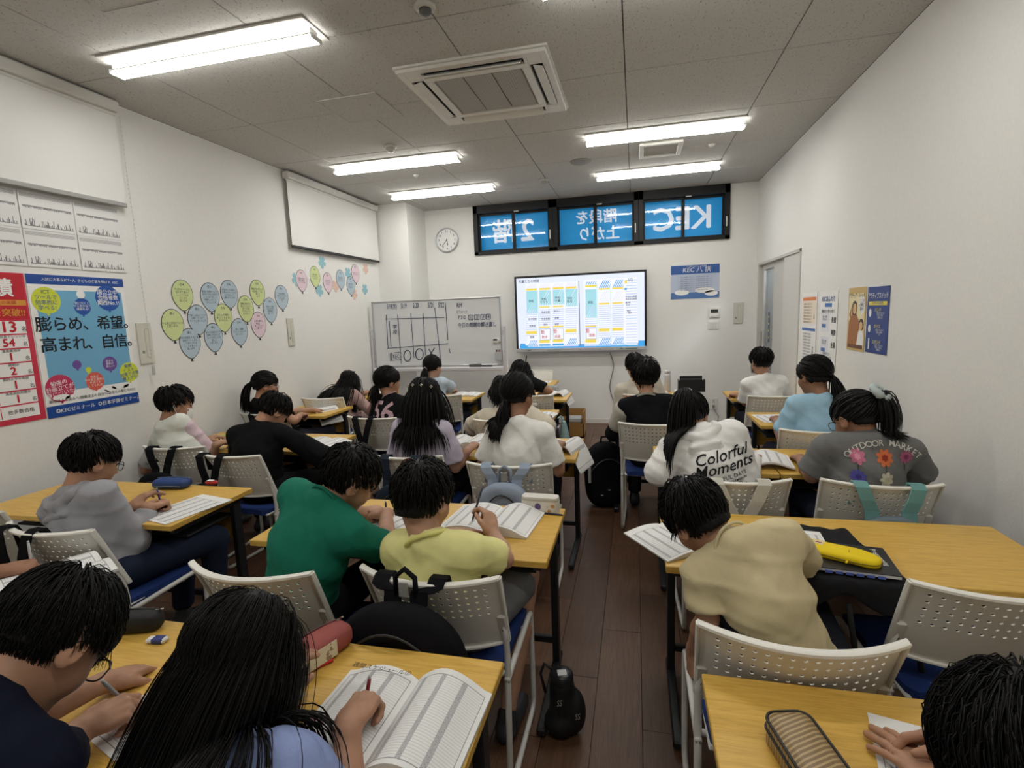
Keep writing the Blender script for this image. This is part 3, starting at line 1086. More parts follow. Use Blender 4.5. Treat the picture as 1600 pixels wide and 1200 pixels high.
BR, BR2, SK, DKB = plain(srgb(165, 105, 50)), plain(srgb(120, 75, 35)), plain(srgb(225, 185, 130)), plain(srgb(60, 40, 25))
MB().prism([(-.13, -.19), (.05, -.19), (.06, -.02), (.0, .04), (-.06, .05), (-.12, -.02)], .0012, .0018).build('drawn_coat', BR, o)
MB().prism([(-.12, .03), (-.075, .09), (-.095, .0)], .0012, .002).build('drawn_arm', BR, o)
disc(o, 'drawn_hair', -.03, .075, .042, .05, DKB, .002)
disc(o, 'drawn_face', -.025, .07, .028, .036, SK, .003)
MB().prism([(.02, -.19), (.13, -.19), (.13, -.1), (.09, -.06), (.05, -.08)], .0018, .0024).build('drawn_shirt', WHT, o)
disc(o, 'drawn_hair', .09, -.035, .038, .04, DKB, .0026)
disc(o, 'drawn_face', .088, -.045, .026, .03, SK, .0034)
rect(o, 'drawn_desk', .0, -.185, .25, .025, BR2, .003)
disc(o, 'speech_bubble', .09, .095, .045, .06, WHT, .002)
lettering(o, [('ここぞ\nの時に\n動け!', .09, .095, .026)], INK, .0036)
lettering(o, [('アクティブ・スイッチ', 0, h / 2 - .055, .036, dict(sx=.74, bold=.012))], DKB, .0036)
o, w, h = on_wall('wall_poster', 'x', 'poster', 'right', 3.545, 3.846, 1.219, 1.636, plain(srgb(35, 60, 130), .45, .4))
o['label'] = 'dark blue poster with white heading, yellow bar and three pictograms'
rect(o, 'yellow_bar', 0, .105, .25, .024, plain(srgb(240, 220, 70)))
lettering(o, [('アクティブスイッチ', 0, .15, .042, dict(sx=.74, bold=.012)), ('(注目) 話す人の方\nを向いて聞く\n姿勢をとる', .045, .03, .014), ('(発言) 大きな声で\n返事と発表を\nする', .045, -.075, .014), ('(起立) きびきびと\n行動して静かに\n移動する', .045, -.17, .014)], WHT, .0024)
lettering(o, [('ハンド', .01, .062, .03, dict(bold=.012)), ('ボイス', .01, -.04, .03, dict(bold=.012)), ('スタンド', .01, -.138, .03, dict(bold=.012))], plain(srgb(240, 225, 90)), .0024)
disc(o, 'hand_pictogram', -.1, .045, .018, .026, WHT, .0018)
disc(o, 'face_pictogram', -.1, -.055, .018, .024, WHT, .0018)
disc(o, 'person_head_pictogram', -.1, -.125, .009, .009, WHT, .0018, 12)
rect(o, 'person_pictogram', -.1, -.16, .018, .055, WHT, .0018)
lettering(o, [('注目中は私語厳禁', 0, .105, .02)], NAVY, .0028)
o = MB().box((0, 0, 0), (.0015, .06, .35)).build('door_notice', plain(srgb(70, 90, 110), .5))
o.location = (XR + .044, 6.62, 1.28)
tag(o, 'narrow dark blue notice stuck on the door glass', 'notice')
mb = MB()
for i in range(4):
    mb.box((-.0012, 0, -.12 + i * .08), (.001, .045, .02))
mb.build('print_bar', plain(srgb(210, 200, 120)), o)

# ================================================================== whiteboard on a stand
YW = 6.13
p_ = [ony(*q, YW) for q in ((571.6, 471), (782.5, 464), (785, 566), (580, 578))]
bx0, bx1 = -3.30, float((p_[1][0] + p_[2][0]) / 2)
bz1, bz0 = float((p_[0][2] + p_[1][2]) / 2), float((p_[2][2] + p_[3][2]) / 2)
WB = thing('whiteboard', 'whiteboard on a wheeled stand covered in blue handwriting', 'whiteboard', ((bx0 + bx1) / 2, YW, 0))
bw, bh, bzc = bx1 - bx0, bz1 - bz0, (bz0 + bz1) / 2
MB().box((0, .01, bzc), (bw - .02, .016, bh - .02)).build('board', new_mat('whiteboard_enamel', (.72, .74, .76), .22, .5), WB)
mb = MB()
ALU = plain((.5, .5, .51), .35, .5, .7, name='aluminium')
for sx in (-1, 1):
    mb.box((sx * (bw / 2 - .008), .005, bzc), (.016, .03, bh), .003)
    mb.box((0, .005, bzc + sx * (bh / 2 - .008)), (bw - .03, .03, .016), .003)
mb.build('frame', ALU, WB)
STAND = plain((.66, .65, .68), .4, .45, name='stand_enamel')
for sx in (-1, 1):
    mb = MB()
    mb.box((sx * (bw / 2 + .035), .03, .74), (.04, .05, 1.34), .006)
    mb.box((sx * (bw / 2 + .035), .03, .07), (.045, .55, .04), .006)
    mb.box((sx * (bw / 2 + .012), .02, bzc - .02), (.03, .03, .06), .004)
    mb.build('stand_post', STAND, WB)
    for sy in (-1, 1):
        MB().lathe([(.026, -.012), (.028, 0), (.026, .012)], 14, Matrix.Translation((sx * (bw / 2 + .035), .03 + sy * .25, .028)) @ Matrix.Rotation(PI / 2, 4, 'Y')).build('caster', plain((.05, .05, .05)), WB, True)
MB().box((0, -.03, bz0 - .035), (bw + .02, .09, .045), .006).build('tray', STAND, WB)
MB().box((0, .03, .1), (bw + .03, .03, .03), .004).build('cross_bar', STAND, WB)
MK = plain(srgb(40, 55, 95), .5, .3)


def wbp(cx, cy):                        # measured point on the board -> its local x, z
    q = ony(550 + cx * .1875, 400 + cy * .1875, YW)
    return q[0] - (bx0 + bx1) / 2, q[2]


mb = MB()


def stroke(*pts, r=.0042):
    P3 = [(wbp(*p)[0], -.0005, wbp(*p)[1]) for p in pts]
    mb.tube(P3, r, 4)


for a, b in (((285, 490), (300, 770)), ((380, 485), (412, 900)), ((490, 480), (518, 850)), ((592, 478), (612, 830)), ((690, 430), (740, 870)), ((778, 390), (800, 700)), ((275, 525), (770, 512)), ((290, 770), (800, 730)), ((310, 540), (325, 755)), ((810, 770), (818, 810))):
    stroke(a, b)
for (cx, cy, rx, ry) in ((462, 832, 30, 46), (562, 818, 32, 46)):
    stroke(*[(cx + rx * math.cos(q), cy + ry * math.sin(q)) for q in np.linspace(0, 2 * PI, 15)], r=.006)
stroke((640, 775), (672, 828), r=.006)
stroke((688, 765), (645, 832), r=.006)
for x in (990, 1040, 1090, 1135):
    y = 512 - (x - 990) * .04
    stroke((x - 17, y - 20), (x + 18, y - 22), (x + 18, y + 20), (x - 17, y + 20), (x - 17, y - 20), r=.0045)
stroke((325, 810), (405, 800), r=.004)
stroke((330, 812), (328, 870), r=.004)
stroke((328, 870), (408, 862), r=.004)
stroke((318, 812), (322, 878), r=.004)
mb.build('drawn_grid', MK, WB)
mb = MB()
for (tx, cx, cy, sz, sx_) in (('5/18(水)', 330, 422, .085, .48), ('5/19', 430, 418, .09, .5), ('5/20', 530, 415, .09, .5), ('5/21', 655, 412, .09, .5), ('5/22', 742, 410, .09, .5), ('学\n校', 357, 615, .066, .9), ('KEC', 367, 838, .068, .75), ('RM', 893, 412, .078, .7), ('エフォート', 915, 467, .042, .72), ('P.212', 915, 513, .062, .72), ('1', 990, 512, .05, 1), ('2', 1041, 510, .05, 1), ('3', 1091, 508, .05, 1), ('4', 1136, 506, .05, 1), ('今日の問題の解き直し', 1040, 575, .064, .78)):
    x, z = wbp(cx, cy)
    V, F = text_geo(tx, sz, .010, shear=.12)
    MB().add([(x + p[0] * sx_, -.0012 - p[2], z + p[1]) for p in V], F).build('handwriting', MK, WB)


def small_box(name, label, cat, loc, dim, mat, b=.004, parts=(), rz=0):
    t = thing(name, label, cat, loc, rz)
    MB().box((0, 0, dim[2] / 2), dim, b).build('body', mat, t)
    for (pn, c, d, mt) in parts:
        MB().box(c, d, min(d) * .2).build(pn, mt, t)
    return t


def wpt(cx, cy, dy=0):
    q = ony(550 + cx * .1875, 400 + cy * .1875, YW)
    return (q[0], YW + dy, q[2])


zt = bz0 - .0125
x = wpt(1035, 915)[0]
small_box('board_eraser', 'grey board eraser with pale grip on the whiteboard tray', 'eraser', (x, YW - .035, zt), (.15, .05, .035), plain((.1, .1, .1)), parts=[('grip', (0, 0, .042), (.06, .03, .014), plain((.6, .6, .6)))])
x = wpt(1130, 925)[0]
o = MB().tube([(-.07, 0, .009), (.05, 0, .009), (.07, 0, .009)], [.008, .008, .006], 8).build('marker_pen', INK, None, True)
o.location = (x, YW - .035, zt)
tag(o, 'black marker pen lying on the whiteboard tray', 'marker')
q = wpt(1200, 705)
t = thing('magnet_clip', 'white magnetic timer with dark display on the whiteboard', 'timer', (q[0], YW - .002, q[2]))
MB().box((0, -.01, 0), (.075, .02, .06), .006).build('body', WHITE_PLASTIC, t)
MB().box((-.005, -.021, .012), (.05, .002, .022)).build('display', INK, t)
MB().box((.04, -.008, -.018), (.05, .006, .006)).build('stem', plain(srgb(120, 90, 70)), t)
q = wpt(1225, 830)
t = thing('pen_cup', 'clear magnetic pen cup on the whiteboard edge', 'cup', (q[0], YW - .002, q[2]))
mb = MB()
mb.box((0, -.03, -.05), (.075, .05, .004)).box((0, -.054, 0), (.075, .003, .1)).box((0, -.006, 0), (.075, .003, .1)).box((-.036, -.03, 0), (.003, .05, .1)).box((.036, -.03, 0), (.003, .05, .1))
mb.build('cup', plain((.5, .52, .54), .3), t)
for i in range(3):
    MB().tube([(-.02 + i * .02, -.03, -.045), (-.02 + i * .02, -.03, .075)], .007, 8).build('marker', (INK, plain(srgb(170, 90, 40)), plain(srgb(60, 60, 70)))[i], t)

# ================================================================== display screen
TVX0, TVX1, TVZ0, TVZ1 = -1.612, .143, 1.055, 2.05
TV = thing('display_screen', 'large wall-mounted display showing a coloured weekly planner', 'screen', ((TVX0 + TVX1) / 2, YF - .025, 0))
tw = TVX1 - TVX0
TVC = (TVX0 + TVX1) / 2
DKM = plain((.01, .01, .011), .3, .5)
MB().box((0, -.028, (TVZ0 + TVZ1) / 2), (tw - .05, .055, TVZ1 - TVZ0 - .04), .01).build('back_case', DKM, TV)
MB().box((0, .0125, 1.6), (.5, .024, .4), .003).build('wall_mount', DKM, TV)
mb = MB()
yb = -.063
for sx in (-1, 1):
    mb.box((sx * (tw / 2 - .014), yb, (TVZ0 + TVZ1) / 2), (.028, .022, TVZ1 - TVZ0), .004)
mb.box((0, yb, TVZ1 - .014), (tw - .05, .022, .028), .004)
mb.build('bezel', DKM, TV)
MB().box((0, yb - .004, TVZ0 - .018), (tw, .034, .05), .006).build('control_bar', plain((.55, .56, .58), .35, .5, .3), TV)
for i, (x, w_) in enumerate(((-.7, .05), (-.35, .2), (0, .03), (.35, .2), (.55, .04), (.68, .16))):
    MB().box((x, yb - .022, TVZ0 - .018), (w_, .002, .012)).build('control', plain((.2, .2, .2) if i in (0, 4, 5) else (.4, .4, .4)), TV)


def emit_mat(name, c, s):
    m = new_mat(name, (.02, .02, .02), .25, .5, emit=c, estr=s)
    if name not in ('screen_pale', 'screen_white', 'screen_teal'):
        m.cycles.emission_sampling = 'NONE'          # tiny print, found by bounced light alone
    return m


ES = 1.0
E_ = {k_: emit_mat('screen_' + k_, c_, ES * s_) for k_, c_, s_ in (('pale', srgb(225, 232, 250), 1), ('blue', srgb(70, 160, 225), 1), ('white', srgb(238, 240, 252), 1), ('yellow', srgb(235, 210, 90), 1), ('teal', srgb(160, 215, 225), 1), ('dark', srgb(30, 35, 60), 1), ('red', srgb(190, 70, 60), 1), ('rule', srgb(190, 205, 235), 1), ('grey', srgb(110, 115, 130), 1), ('lilac', srgb(200, 195, 230), 1))}
sy_ = yb + .0005
sc0 = MB().box((0, sy_ + .002, (TVZ0 + TVZ1) / 2), (tw - .054, .004, TVZ1 - TVZ0 - .03)).build('panel', E_['pale'], TV)


def tvp(cx, cy):
    q = ony(780 + cx * .25, 400 + cy * .25, YF - .025 + sy_)
    return q[0] - TVC, q[2]


TVM = {k_: MB() for k_ in E_}


def tvr(x0, y0, x1, y1, c, lay=0):
    """rectangle in measured screen points"""
    a = tvp(x0, (y0))
    b = tvp(x1, y1)
    TVM[c].box(((a[0] + b[0]) / 2, sy_ - .0006 - lay * .0006, (a[1] + b[1]) / 2), (abs(b[0] - a[0]), .0006, abs(a[1] - b[1])))


def skew(x): return -(x - 112) * .055 + (x - 112) * 0


def tvh(x0, y0, x1, y1, c, n, lay=1, wd=.006, dy=0):
    """diagonal hatching"""
    a, b = tvp(x0, y0), tvp(x1, y1)
    xa, xb, za, zb = a[0], b[0], b[1], a[1]
    H_ = zb - za
    for i in range(n):
        sx = xa + (xb - xa) * (i + .1) / n
        ex = min(sx + H_ * .55, xb)
        ez = za + (ex - sx) / .55
        TVM[c].add([(sx, sy_ - .0006 - lay * .0006, za), (sx + wd, sy_ - .0006 - lay * .0006, za), (min(ex + wd, xb), sy_ - .0006 - lay * .0006, ez), (ex, sy_ - .0006 - lay * .0006, ez)], [[0, 1, 2, 3]])


tvr(130, 560, 911, 576, 'blue')
tvr(132, 548, 165, 576, 'blue')
tvr(870, 528, 910, 560, 'blue')
tvr(165, 175, 495, 562, 'white')
tvr(524, 150, 866, 556, 'white')
tvr(495, 155, 508, 562, 'grey', 1)
for i, x in enumerate((168, 250, 334, 414)):
    dy = -i * 4
    tvr(x, 205 + dy, x + 68, 214 + dy, 'yellow', 2)
    tvr(x, 220 + dy, x + 74, (360, 310, 310, 325)[i] + dy, 'teal', 1)
    tvh(x, 220 + dy, x + 74, (360, 310, 310, 325)[i] + dy, 'white', 5, 2)
    tvh(x, 180 + dy, x + 70, 204 + dy, 'lilac', 6, 1, .004)
    for j in range(13):
        tvr(x, 340 + j * 13 + dy, x + 72, 342 + j * 13 + dy, 'rule', 1)
    tvr(x + 74, 215 + dy, x + 82, 545 + dy, 'teal', 1)
    if i in (0, 3):
        tvr(x, 470 + dy, x + 68, 488 + dy, 'yellow', 2)
        tvh(x + 8, 528 + dy, x + 78, 566 + dy, 'blue', 6, 2, .011)
    else:
        tvr(x, 320 + dy, x + 66, 326 + dy, 'yellow', 2)
        tvr(x, 444 + dy, x + 66, 452 + dy, 'yellow', 2)
        tvr(x + 4, 460 + dy, x + 70, 528 + dy, 'grey', 1)
        tvr(x + 6, 462 + dy, x + 68, 526 + dy, 'white', 2)
        tvr(x, 530 + dy, x + 66, 546 + dy, 'yellow', 2)
        tvr(x, 556 + dy, x + 70, 565 + dy, 'blue', 2)
for i, x in enumerate((538, 622, 706)):
    dy = -14 - i * 4
    if i == 0:
        tvr(x, 198 + dy, x + 70, 206 + dy, 'yellow', 2)
        tvr(x, 224 + dy, x + 72, 400 + dy, 'teal', 1)
        tvh(x, 224 + dy, x + 72, 400 + dy, 'white', 5, 2)
        tvr(x, 450 + dy, x + 68, 456 + dy, 'yellow', 2)
        tvr(x + 4, 466 + dy, x + 70, 532 + dy, 'grey', 1)
        tvr(x + 6, 468 + dy, x + 68, 530 + dy, 'white', 2)
        tvr(x, 535 + dy, x + 68, 555 + dy, 'yellow', 2)
        tvh(x, 176 + dy, x + 70, 190 + dy, 'blue', 5, 2, .012)
    else:
        tvh(x, 172 + dy, x + 72, 216 + dy, 'blue', 6, 2, .012)
        tvr(x, 220 + dy, x + 68, 227 + dy, 'yellow', 2)
        tvh(x, 232 + dy, x + 70, 300 + dy, 'lilac', 5, 1, .003)
        tvr(x, 312 + dy, x + 66, 320 + dy, 'yellow', 2)
        tvr(x, 472 + dy, x + 66, 488 + dy, 'yellow', 2)
        tvh(x, 532 + dy, x + 76, 574 + dy, 'blue', 7, 2, .011)
    for j in range(16):
        tvr(x, 330 + j * 13 + dy, x + 72, 332 + j * 13 + dy, 'rule', 1)
    tvr(x - 12, 190 + dy, x - 4, 560 + dy, 'teal', 1)
for j in range(24):
    tvr(792, 150 + j * 17, 862, 152 + j * 17, 'rule', 1)
tvr(784, 152, 800, 172, 'yellow', 2)
tvr(782, 200, 798, 212, 'blue', 2)
for k_, m_ in TVM.items():
    if m_.v:
        m_.build('screen_print', E_[k_], sc0)['kind'] = 'stuff'
mb, mr = MB(), MB()
for (tx, cx, cy, sz, tgt) in (('先輩たちの時間', 185, 160, .045, mb), ('1/2', 820, 150, .055, mb), ('平日は 2時間\n休日は 5時間', 825, 262, .028, mb), ('朝7時\nから', 805, 300, .028, mb), ('暗記\n・漢字', 810, 350, .028, mb), ('塾', 272, 478, .06, mr), ('数学', 285, 508, .045, mr), ('塾', 350, 472, .06, mr), ('英語', 365, 504, .045, mr), ('塾', 553, 470, .06, mr), ('国語', 580, 496, .045, mr),
                              ('学校', 200, 284, .04, mb), ('学校\nテスト', 280, 280, .04, mb), ('学校\n行事', 365, 272, .04, mb), ('学校\n部活', 440, 276, .04, mb), ('学校', 570, 292, .04, mb), ('数学問題', 208, 396, .032, mb), ('英単語', 208, 438, .032, mb), ('宿題', 205, 508, .035, mb), ('国語宿題', 290, 352, .032, mb), ('社会宿題', 290, 394, .032, mb), ('理科', 290, 430, .032, mb), ('休けい', 360, 346, .032, mb), ('読書', 360, 388, .032, mb), ('復習', 360, 428, .032, mb)):
    x, z = tvp(cx, cy)
    V, F = text_geo(tx, sz, .01)
    MB().add([(x + p[0] * .9, sy_ - .003 - p[2], z + p[1]) for p in V], F).build('screen_text', E_['dark' if tgt is mb else 'red'], sc0)
pts = []
for i in range(24):
    f = i / 23
    q = ony(953 + 4 * math.sin(f * 7) + 6 * f, 551 + f * 82, YF - .02)
    pts.append(tuple(q))
o = MB().tube(pts, .008, 6).build('screen_cable', plain((.25, .23, .21), .5), None, True)
tag(o, 'wavy brown cable hanging below the display screen', 'cable')
q = ony(823, 556, YF - .06)
t = thing('remote_pouch', 'grey triangular pouch hanging by a cord from the display screen', 'pouch', tuple(q))
MB().tube([(0, 0, .0), (-.012, 0, -.05), (-.02, 0, -.11)], .007, 6).build('cord', INK, t, True)
MB().prism([(-.1, -.28), (.07, -.28), (.05, -.2), (.0, -.1), (-.03, -.1)], -.012, .012, M=Matrix.Rotation(PI / 2, 4, 'X') @ Matrix.Translation((0, 0, 0))).build('pouch', plain((.2, .2, .21), .6), t)

# ================================================================== chairs
SHELL = new_mat('chair_shell', (.83, .815, .75), .42, .45)
TUBEM = plain((.74, .73, .69), .35, .5, name='chair_tube')
BLUE_PAD = new_mat('seat_fabric', (.012, .035, .16), .75, .3)
bump(BLUE_PAD, noise(BLUE_PAD, coords(BLUE_PAD), 500, 2), .3, .002)
SCREW = plain((.02, .02, .02), .4)


def back_point(u, v, off=0.0):
    """u -1..1 across, v 0..1 up; off: thickness to the rear"""
    hw = .212 + .010 * v
    y = -.205 - .085 * v - .02 * v * v + .075 * u * u + .012 * (1 - v) ** 3
    z = .525 + .275 * v
    return (u * hw, y - off, z)


def chair_meshes():
    R = {}
    # perforated shell: cells in the u,v square
    NU, NV = 15, 5
    u0, u1, v0, v1 = -.86, .86, .46, .93
    us = [-1, -.93] + list(np.linspace(u0, u1, NU + 1)) + [.93, 1]
    vs = list(np.linspace(0, v0, 6)[:-1]) + list(np.linspace(v0, v1, NV + 1)) + [1.0]
    verts, idx, faces = [], {}, []

    def vid(u, v, side):
        k = (round(u, 5), round(v, 5), side)
        if k not in idx:
            idx[k] = len(verts)
            verts.append(back_point(u, v, .0045 if side else 0))
        return idx[k]

    hole_c = {}
    for i in range(len(us) - 1):
        for j in range(len(vs) - 1):
            hole = 2 <= i < 2 + NU and 5 <= j < 5 + NV
            hole_c[i, j] = hole
    for i in range(len(us) - 1):
        for j in range(len(vs) - 1):
            a, b, c, d = us[i], us[i + 1], vs[j], vs[j + 1]
            m, n = (a + b) / 2, (c + d) / 2
            if hole_c[i, j]:
                ring = [(a, c), (m, c), (b, c), (b, n), (b, d), (m, d), (a, d), (a, n)]
                rr, rv = (b - a) * .20, (b - a) * .20 * .215 / .315
                ang = [-135, -90, -45, 0, 45, 90, 135, 180]
                inn = [(m + rr * math.cos(math.radians(t)), n + rv * math.sin(math.radians(t))) for t in ang]
                for s in (0, 1):
                    for q in range(8):
                        f = [vid(*ring[q], s), vid(*ring[(q + 1) % 8], s), vid(*inn[(q + 1) % 8], s), vid(*inn[q], s)]
                        faces.append(f[::-1] if s == 0 else f)
                for q in range(8):
                    faces.append([vid(*inn[q], 0), vid(*inn[q], 1), vid(*inn[(q + 1) % 8], 1), vid(*inn[(q + 1) % 8], 0)][::-1])
            else:
                ring = [(a, c)]
                if hole_c.get((i, j - 1)): ring.append((m, c))
                ring.append((b, c))
                if hole_c.get((i + 1, j)): ring.append((b, n))
                ring.append((b, d))
                if hole_c.get((i, j + 1)): ring.append((m, d))
                ring.append((a, d))
                if hole_c.get((i - 1, j)): ring.append((a, n))
                for s in (0, 1):
                    f = [vid(*p, s) for p in ring]
                    faces.append(f[::-1] if s == 0 else f)
    mb = MB().add(verts, faces)
    # top rim, side flanges and bottom lip: swept rounded bars along the shell's outline
    def bar(path, ry, rz_, axis):
        n = 8
        base = len(mb.v)
        for p in path:
            for k in range(n):
                t = 2 * PI * k / n + PI / 8
                cy, cz = math.copysign(abs(math.cos(t)) ** .6, math.cos(t)) * ry, math.copysign(abs(math.sin(t)) ** .6, math.sin(t)) * rz_
                if axis == 'u':
                    mb.v.append((p[0], p[1] + cy, p[2] + cz))
                else:
                    mb.v.append((p[0] + cz, p[1] + cy, p[2]))
        for i in range(len(path) - 1):
            for k in range(n):
                a, b = base + i * n, base + (i + 1) * n
                mb.f.append([a + k, a + (k + 1) % n, b + (k + 1) % n, b + k])
        mb.f.append([base + k for k in range(n)])
        mb.f.append([base + (len(path) - 1) * n + k for k in range(n)][::-1])
    U_ = np.linspace(-1, 1, 17)
    bar([back_point(u, 1.0, .006) for u in U_], .0125, .006, 'u')
    bar([back_point(u, 0.0, .006) for u in U_], .010, .005, 'u')
    for s in (-1, 1):
        bar([back_point(s, v, .006) for v in np.linspace(0, 1, 9)], .011, .0045, 'v')
    R['backrest'] = autosmooth(mb.mesh('backrest'), 50)
    for s in (-1, 1):
        mb = MB()
        pts = []
        P0, P1 = back_point(s * .95, .02, .004), back_point(s * .95, .45, .004)
        for (p, dz) in ((P0, 0), (P1, 0)):
            pass
        d = Vector(P1) - Vector(P0)
        M = Matrix.Translation((Vector(P0) + Vector(P1)) / 2) @ Matrix.Rotation(math.atan2(-d.y, d.z), 4, 'X')
        mb.box((0, 0, 0), (.032, .020, d.length), .006, M=M)
        R['lug%d' % s] = mb.mesh('socket')
        q = back_point(s * .955, .22, .0145)
        R['screw%d' % s] = MB().lathe([(.006, 0), (.006, .0015)], 10, Matrix.Translation(q) @ Matrix.Rotation(PI / 2, 4, 'X')).mesh('screw')
    # sled frame, one loop per side
    for s in (-1, 1):
        x = s * .207
        pts = [(x, -.172, .64), (x, -.146, .54), (x, -.138, .46), (x, -.145, .40), (x, -.17, .05), (x, -.16, .02), (x, -.13, .012), (x, .18, .012), (x, .215, .02), (x, .228, .05), (x, .228, .37), (x, .218, .405), (x, .19, .415), (x, -.155, .405)]
        mb = MB().tube(pts, .0105, 8)
        R['loop%d' % s] = mb.mesh('frame', True)
    mb = MB()
    mb.tube([(-.207, .12, .405), (.207, .12, .405)], .009, 8).tube([(-.207, -.12, .402), (.207, -.12, .402)], .009, 8)
    R['cross'] = mb.mesh('cross_bars', True)
    # seat pad
    n = 14
    vs, fs = [], []
    for j in range(n + 1):
        t = j / n
        y = -.205 + .44 * t
        z = .452 - .012 * math.sin(PI * t) - (.03 * ((t - .82) / .18) ** 2 if t > .82 else 0)
        for i in range(9):
            u = -1 + 2 * i / 8
            w = .198 - .02 * (1 - t) + (-.018 if j in (0, n) else 0)
            vs.append((u * w, y, z - .006 * (abs(u) > .99) - .004 * (1 - u * u)))
    m0 = len(vs)
    vs += [(x, y, z - .03) for (x, y, z) in vs[:m0]]
    for j in range(n):
        for i in range(8):
            a = j * 9 + i
            fs.append([a, a + 1, a + 10, a + 9])
            fs.append([m0 + a, m0 + a + 9, m0 + a + 10, m0 + a + 1])
    for j in range(n):
        for i in (0, 8):
            a = j * 9 + i
            f = [a, a + 9, m0 + a + 9, m0 + a]
            fs.append(f if i == 0 else f[::-1])
    for i in range(8):
        for j in (0, n):
            a = j * 9 + i
            f = [a, m0 + a, m0 + a + 1, a + 1]
            fs.append(f if j == 0 else f[::-1])
    R['seat'] = autosmooth(MB().add(vs, fs).mesh('seat'), 50)
    R['pan'] = MB().box((0, .01, .416), (.37, .40, .012), .004).mesh('seat_pan')
    R['glide'] = MB().box((0, 0, .004), (.024, .03, .008), .002).mesh('glide')
    return R


CHM = chair_meshes()


def chair(label, x, y, rz=0.0):
    t = thing('classroom_chair', label, 'chair', (x, y, 0), rz, 'white classroom chairs')
    b = link('backrest', CHM['backrest'], SHELL, t)
    for s in (-1, 1):
        link('socket', CHM['lug%d' % s], SHELL, b)
        link('screw', CHM['screw%d' % s], SCREW, b)
        link('side_frame', CHM['loop%d' % s], TUBEM, t)
        for gy in (-.1, .16):
            o = link('glide', CHM['glide'], SCREW, t)
            o.location = (s * .207, gy, 0)
    link('cross_bar', CHM['cross'], TUBEM, t)
    st = link('seat', CHM['seat'], BLUE_PAD, t)
    link('seat_pan', CHM['pan'], TUBEM, t)
    return t


# ================================================================== desks
LEGM = plain((.014, .015, .017), .4, .45, name='desk_leg_black')
DKUND = plain((.02, .02, .022), .7, .3, name='desk_shelf_black')
DZT = .70
_dm = {}


def desk_meshes(w):
    if w in _dm:
        return _dm[w]
    R = {}
    D = .50
    R['top'] = MB().box((0, 0, DZT - .0125), (w - .004, D, .025), .0025).mesh('desk_top')
    for s in (-1, 1):
        x = s * (w / 2 - .045)
        R['post%d' % s] = MB().box((x, .165, .345), (.03, .05, .66), .004).mesh('post')
        R['foot%d' % s] = MB().box((x, -.005, .025), (.035, .47, .03), .006).mesh('foot')
        R['arm%d' % s] = MB().box((x, .0, DZT - .042), (.03, .42, .03), .004).mesh('bracket')
    R['bar'] = MB().box((0, .165, .13), (w - .12, .022, .03), .003).mesh('cross_bar')
    R['panel'] = MB().box((0, .20, .555), (w - .13, .014, .22), .002).mesh('modesty_panel')
    R['shelf'] = MB().box((0, .03, .585), (w - .14, .28, .01), .002).mesh('shelf')
    R['pad'] = MB().lathe([(.014, 0), (.016, .012)], 10).mesh('foot_pad')
    _dm[w] = R
    return R


def desk(label, x0, x1, y0, y1):
    w = round(x1 - x0, 2)
    R = desk_meshes(w)
    t = thing('classroom_desk', label, 'desk', ((x0 + x1) / 2, (y0 + y1) / 2, 0), 0, 'yellow wood classroom desks')
    link('desk_top', R['top'], WOOD, t)
    for s in (-1, 1):
        link('post', R['post%d' % s], LEGM, t)
        f = link('foot', R['foot%d' % s], LEGM, t)
        for gy in (-.21, .2):
            o = link('foot_pad', R['pad'], SCREW, f)
            o.location = (s * (w / 2 - .045), gy, 0)
        link('bracket', R['arm%d' % s], LEGM, t)
    link('cross_bar', R['bar'], LEGM, t)
    link('modesty_panel', R['panel'], WOOD, t)
    link('shelf', R['shelf'], DKUND, t)
    return t


desk('desk shared by the bespectacled boy and the girl with very long loose hair', -1.53, -.325, .64, 1.14)
desk('desk with the gold striped pencil case in the lower right', .145, 1.345, .685, 1.185)
desk('desk shared by the boys in green and pale yellow T-shirts', -1.51, -.305, 1.665, 2.165)
desk('desk with the bright yellow pencil case in front of the boy in a beige T-shirt', .09, 1.295, 1.70, 2.20)
desk('desk in front of the boy in a grey hoodie', -3.17, -1.965, 1.735, 2.235)
desk('desk at the left picture edge holding an open book beside a writing hand', -3.17, -1.965, .74, 1.24)
desk('desk shared by the masked boy with pink sleeves and the boy in black', -3.255, -2.05, 2.925, 3.425)
desk('small desk in front of the girl in a lavender top', -1.545, -.948, 2.93, 3.43)
desk('small desk in front of the girl in a white knit top', -.944, -.342, 2.93, 3.43)
desk('small desk in front of the girl in a white hoodie', .10, .708, 2.77, 3.268)
desk('small desk in front of the girl in a grey flower-print T-shirt', .712, 1.32, 2.77, 3.268)
desk('small desk in front of the ponytailed girl with glasses in black', -3.34, -2.745, 4.08, 4.58)
desk('small desk in front of the girl in the black shirt numbered 56', -2.28, -1.683, 3.935, 4.435)
desk('small desk in front of the girl in a cream blouse', -1.255, -.655, 3.955, 4.455)
desk('small desk in front of the boy in the varsity jacket', -.20, .40, 3.875, 4.385)
desk('small desk in front of the girl in a sky blue T-shirt', .858, 1.46, 3.90, 4.40)
desk('small desk in front of the girl with waist-long hair in pink', -3.32, -2.72, 5.08, 5.58)
desk('small desk in front of the whiteboard used by the ponytailed girl in pale blue', -2.24, -1.635, 4.97, 5.465)
desk('small desk with a clear pale blue pencil case', -1.27, -.66, 4.96, 5.46)
desk('small desk with a bottle and a black box', -.19, .42, 4.99, 5.485)
desk('small desk in front of the masked boy by the door', .85, 1.455, 5.0, 5.5)
desk('small empty-seated desk closest to the display screen', -1.55, -.945, 5.93, 6.43)

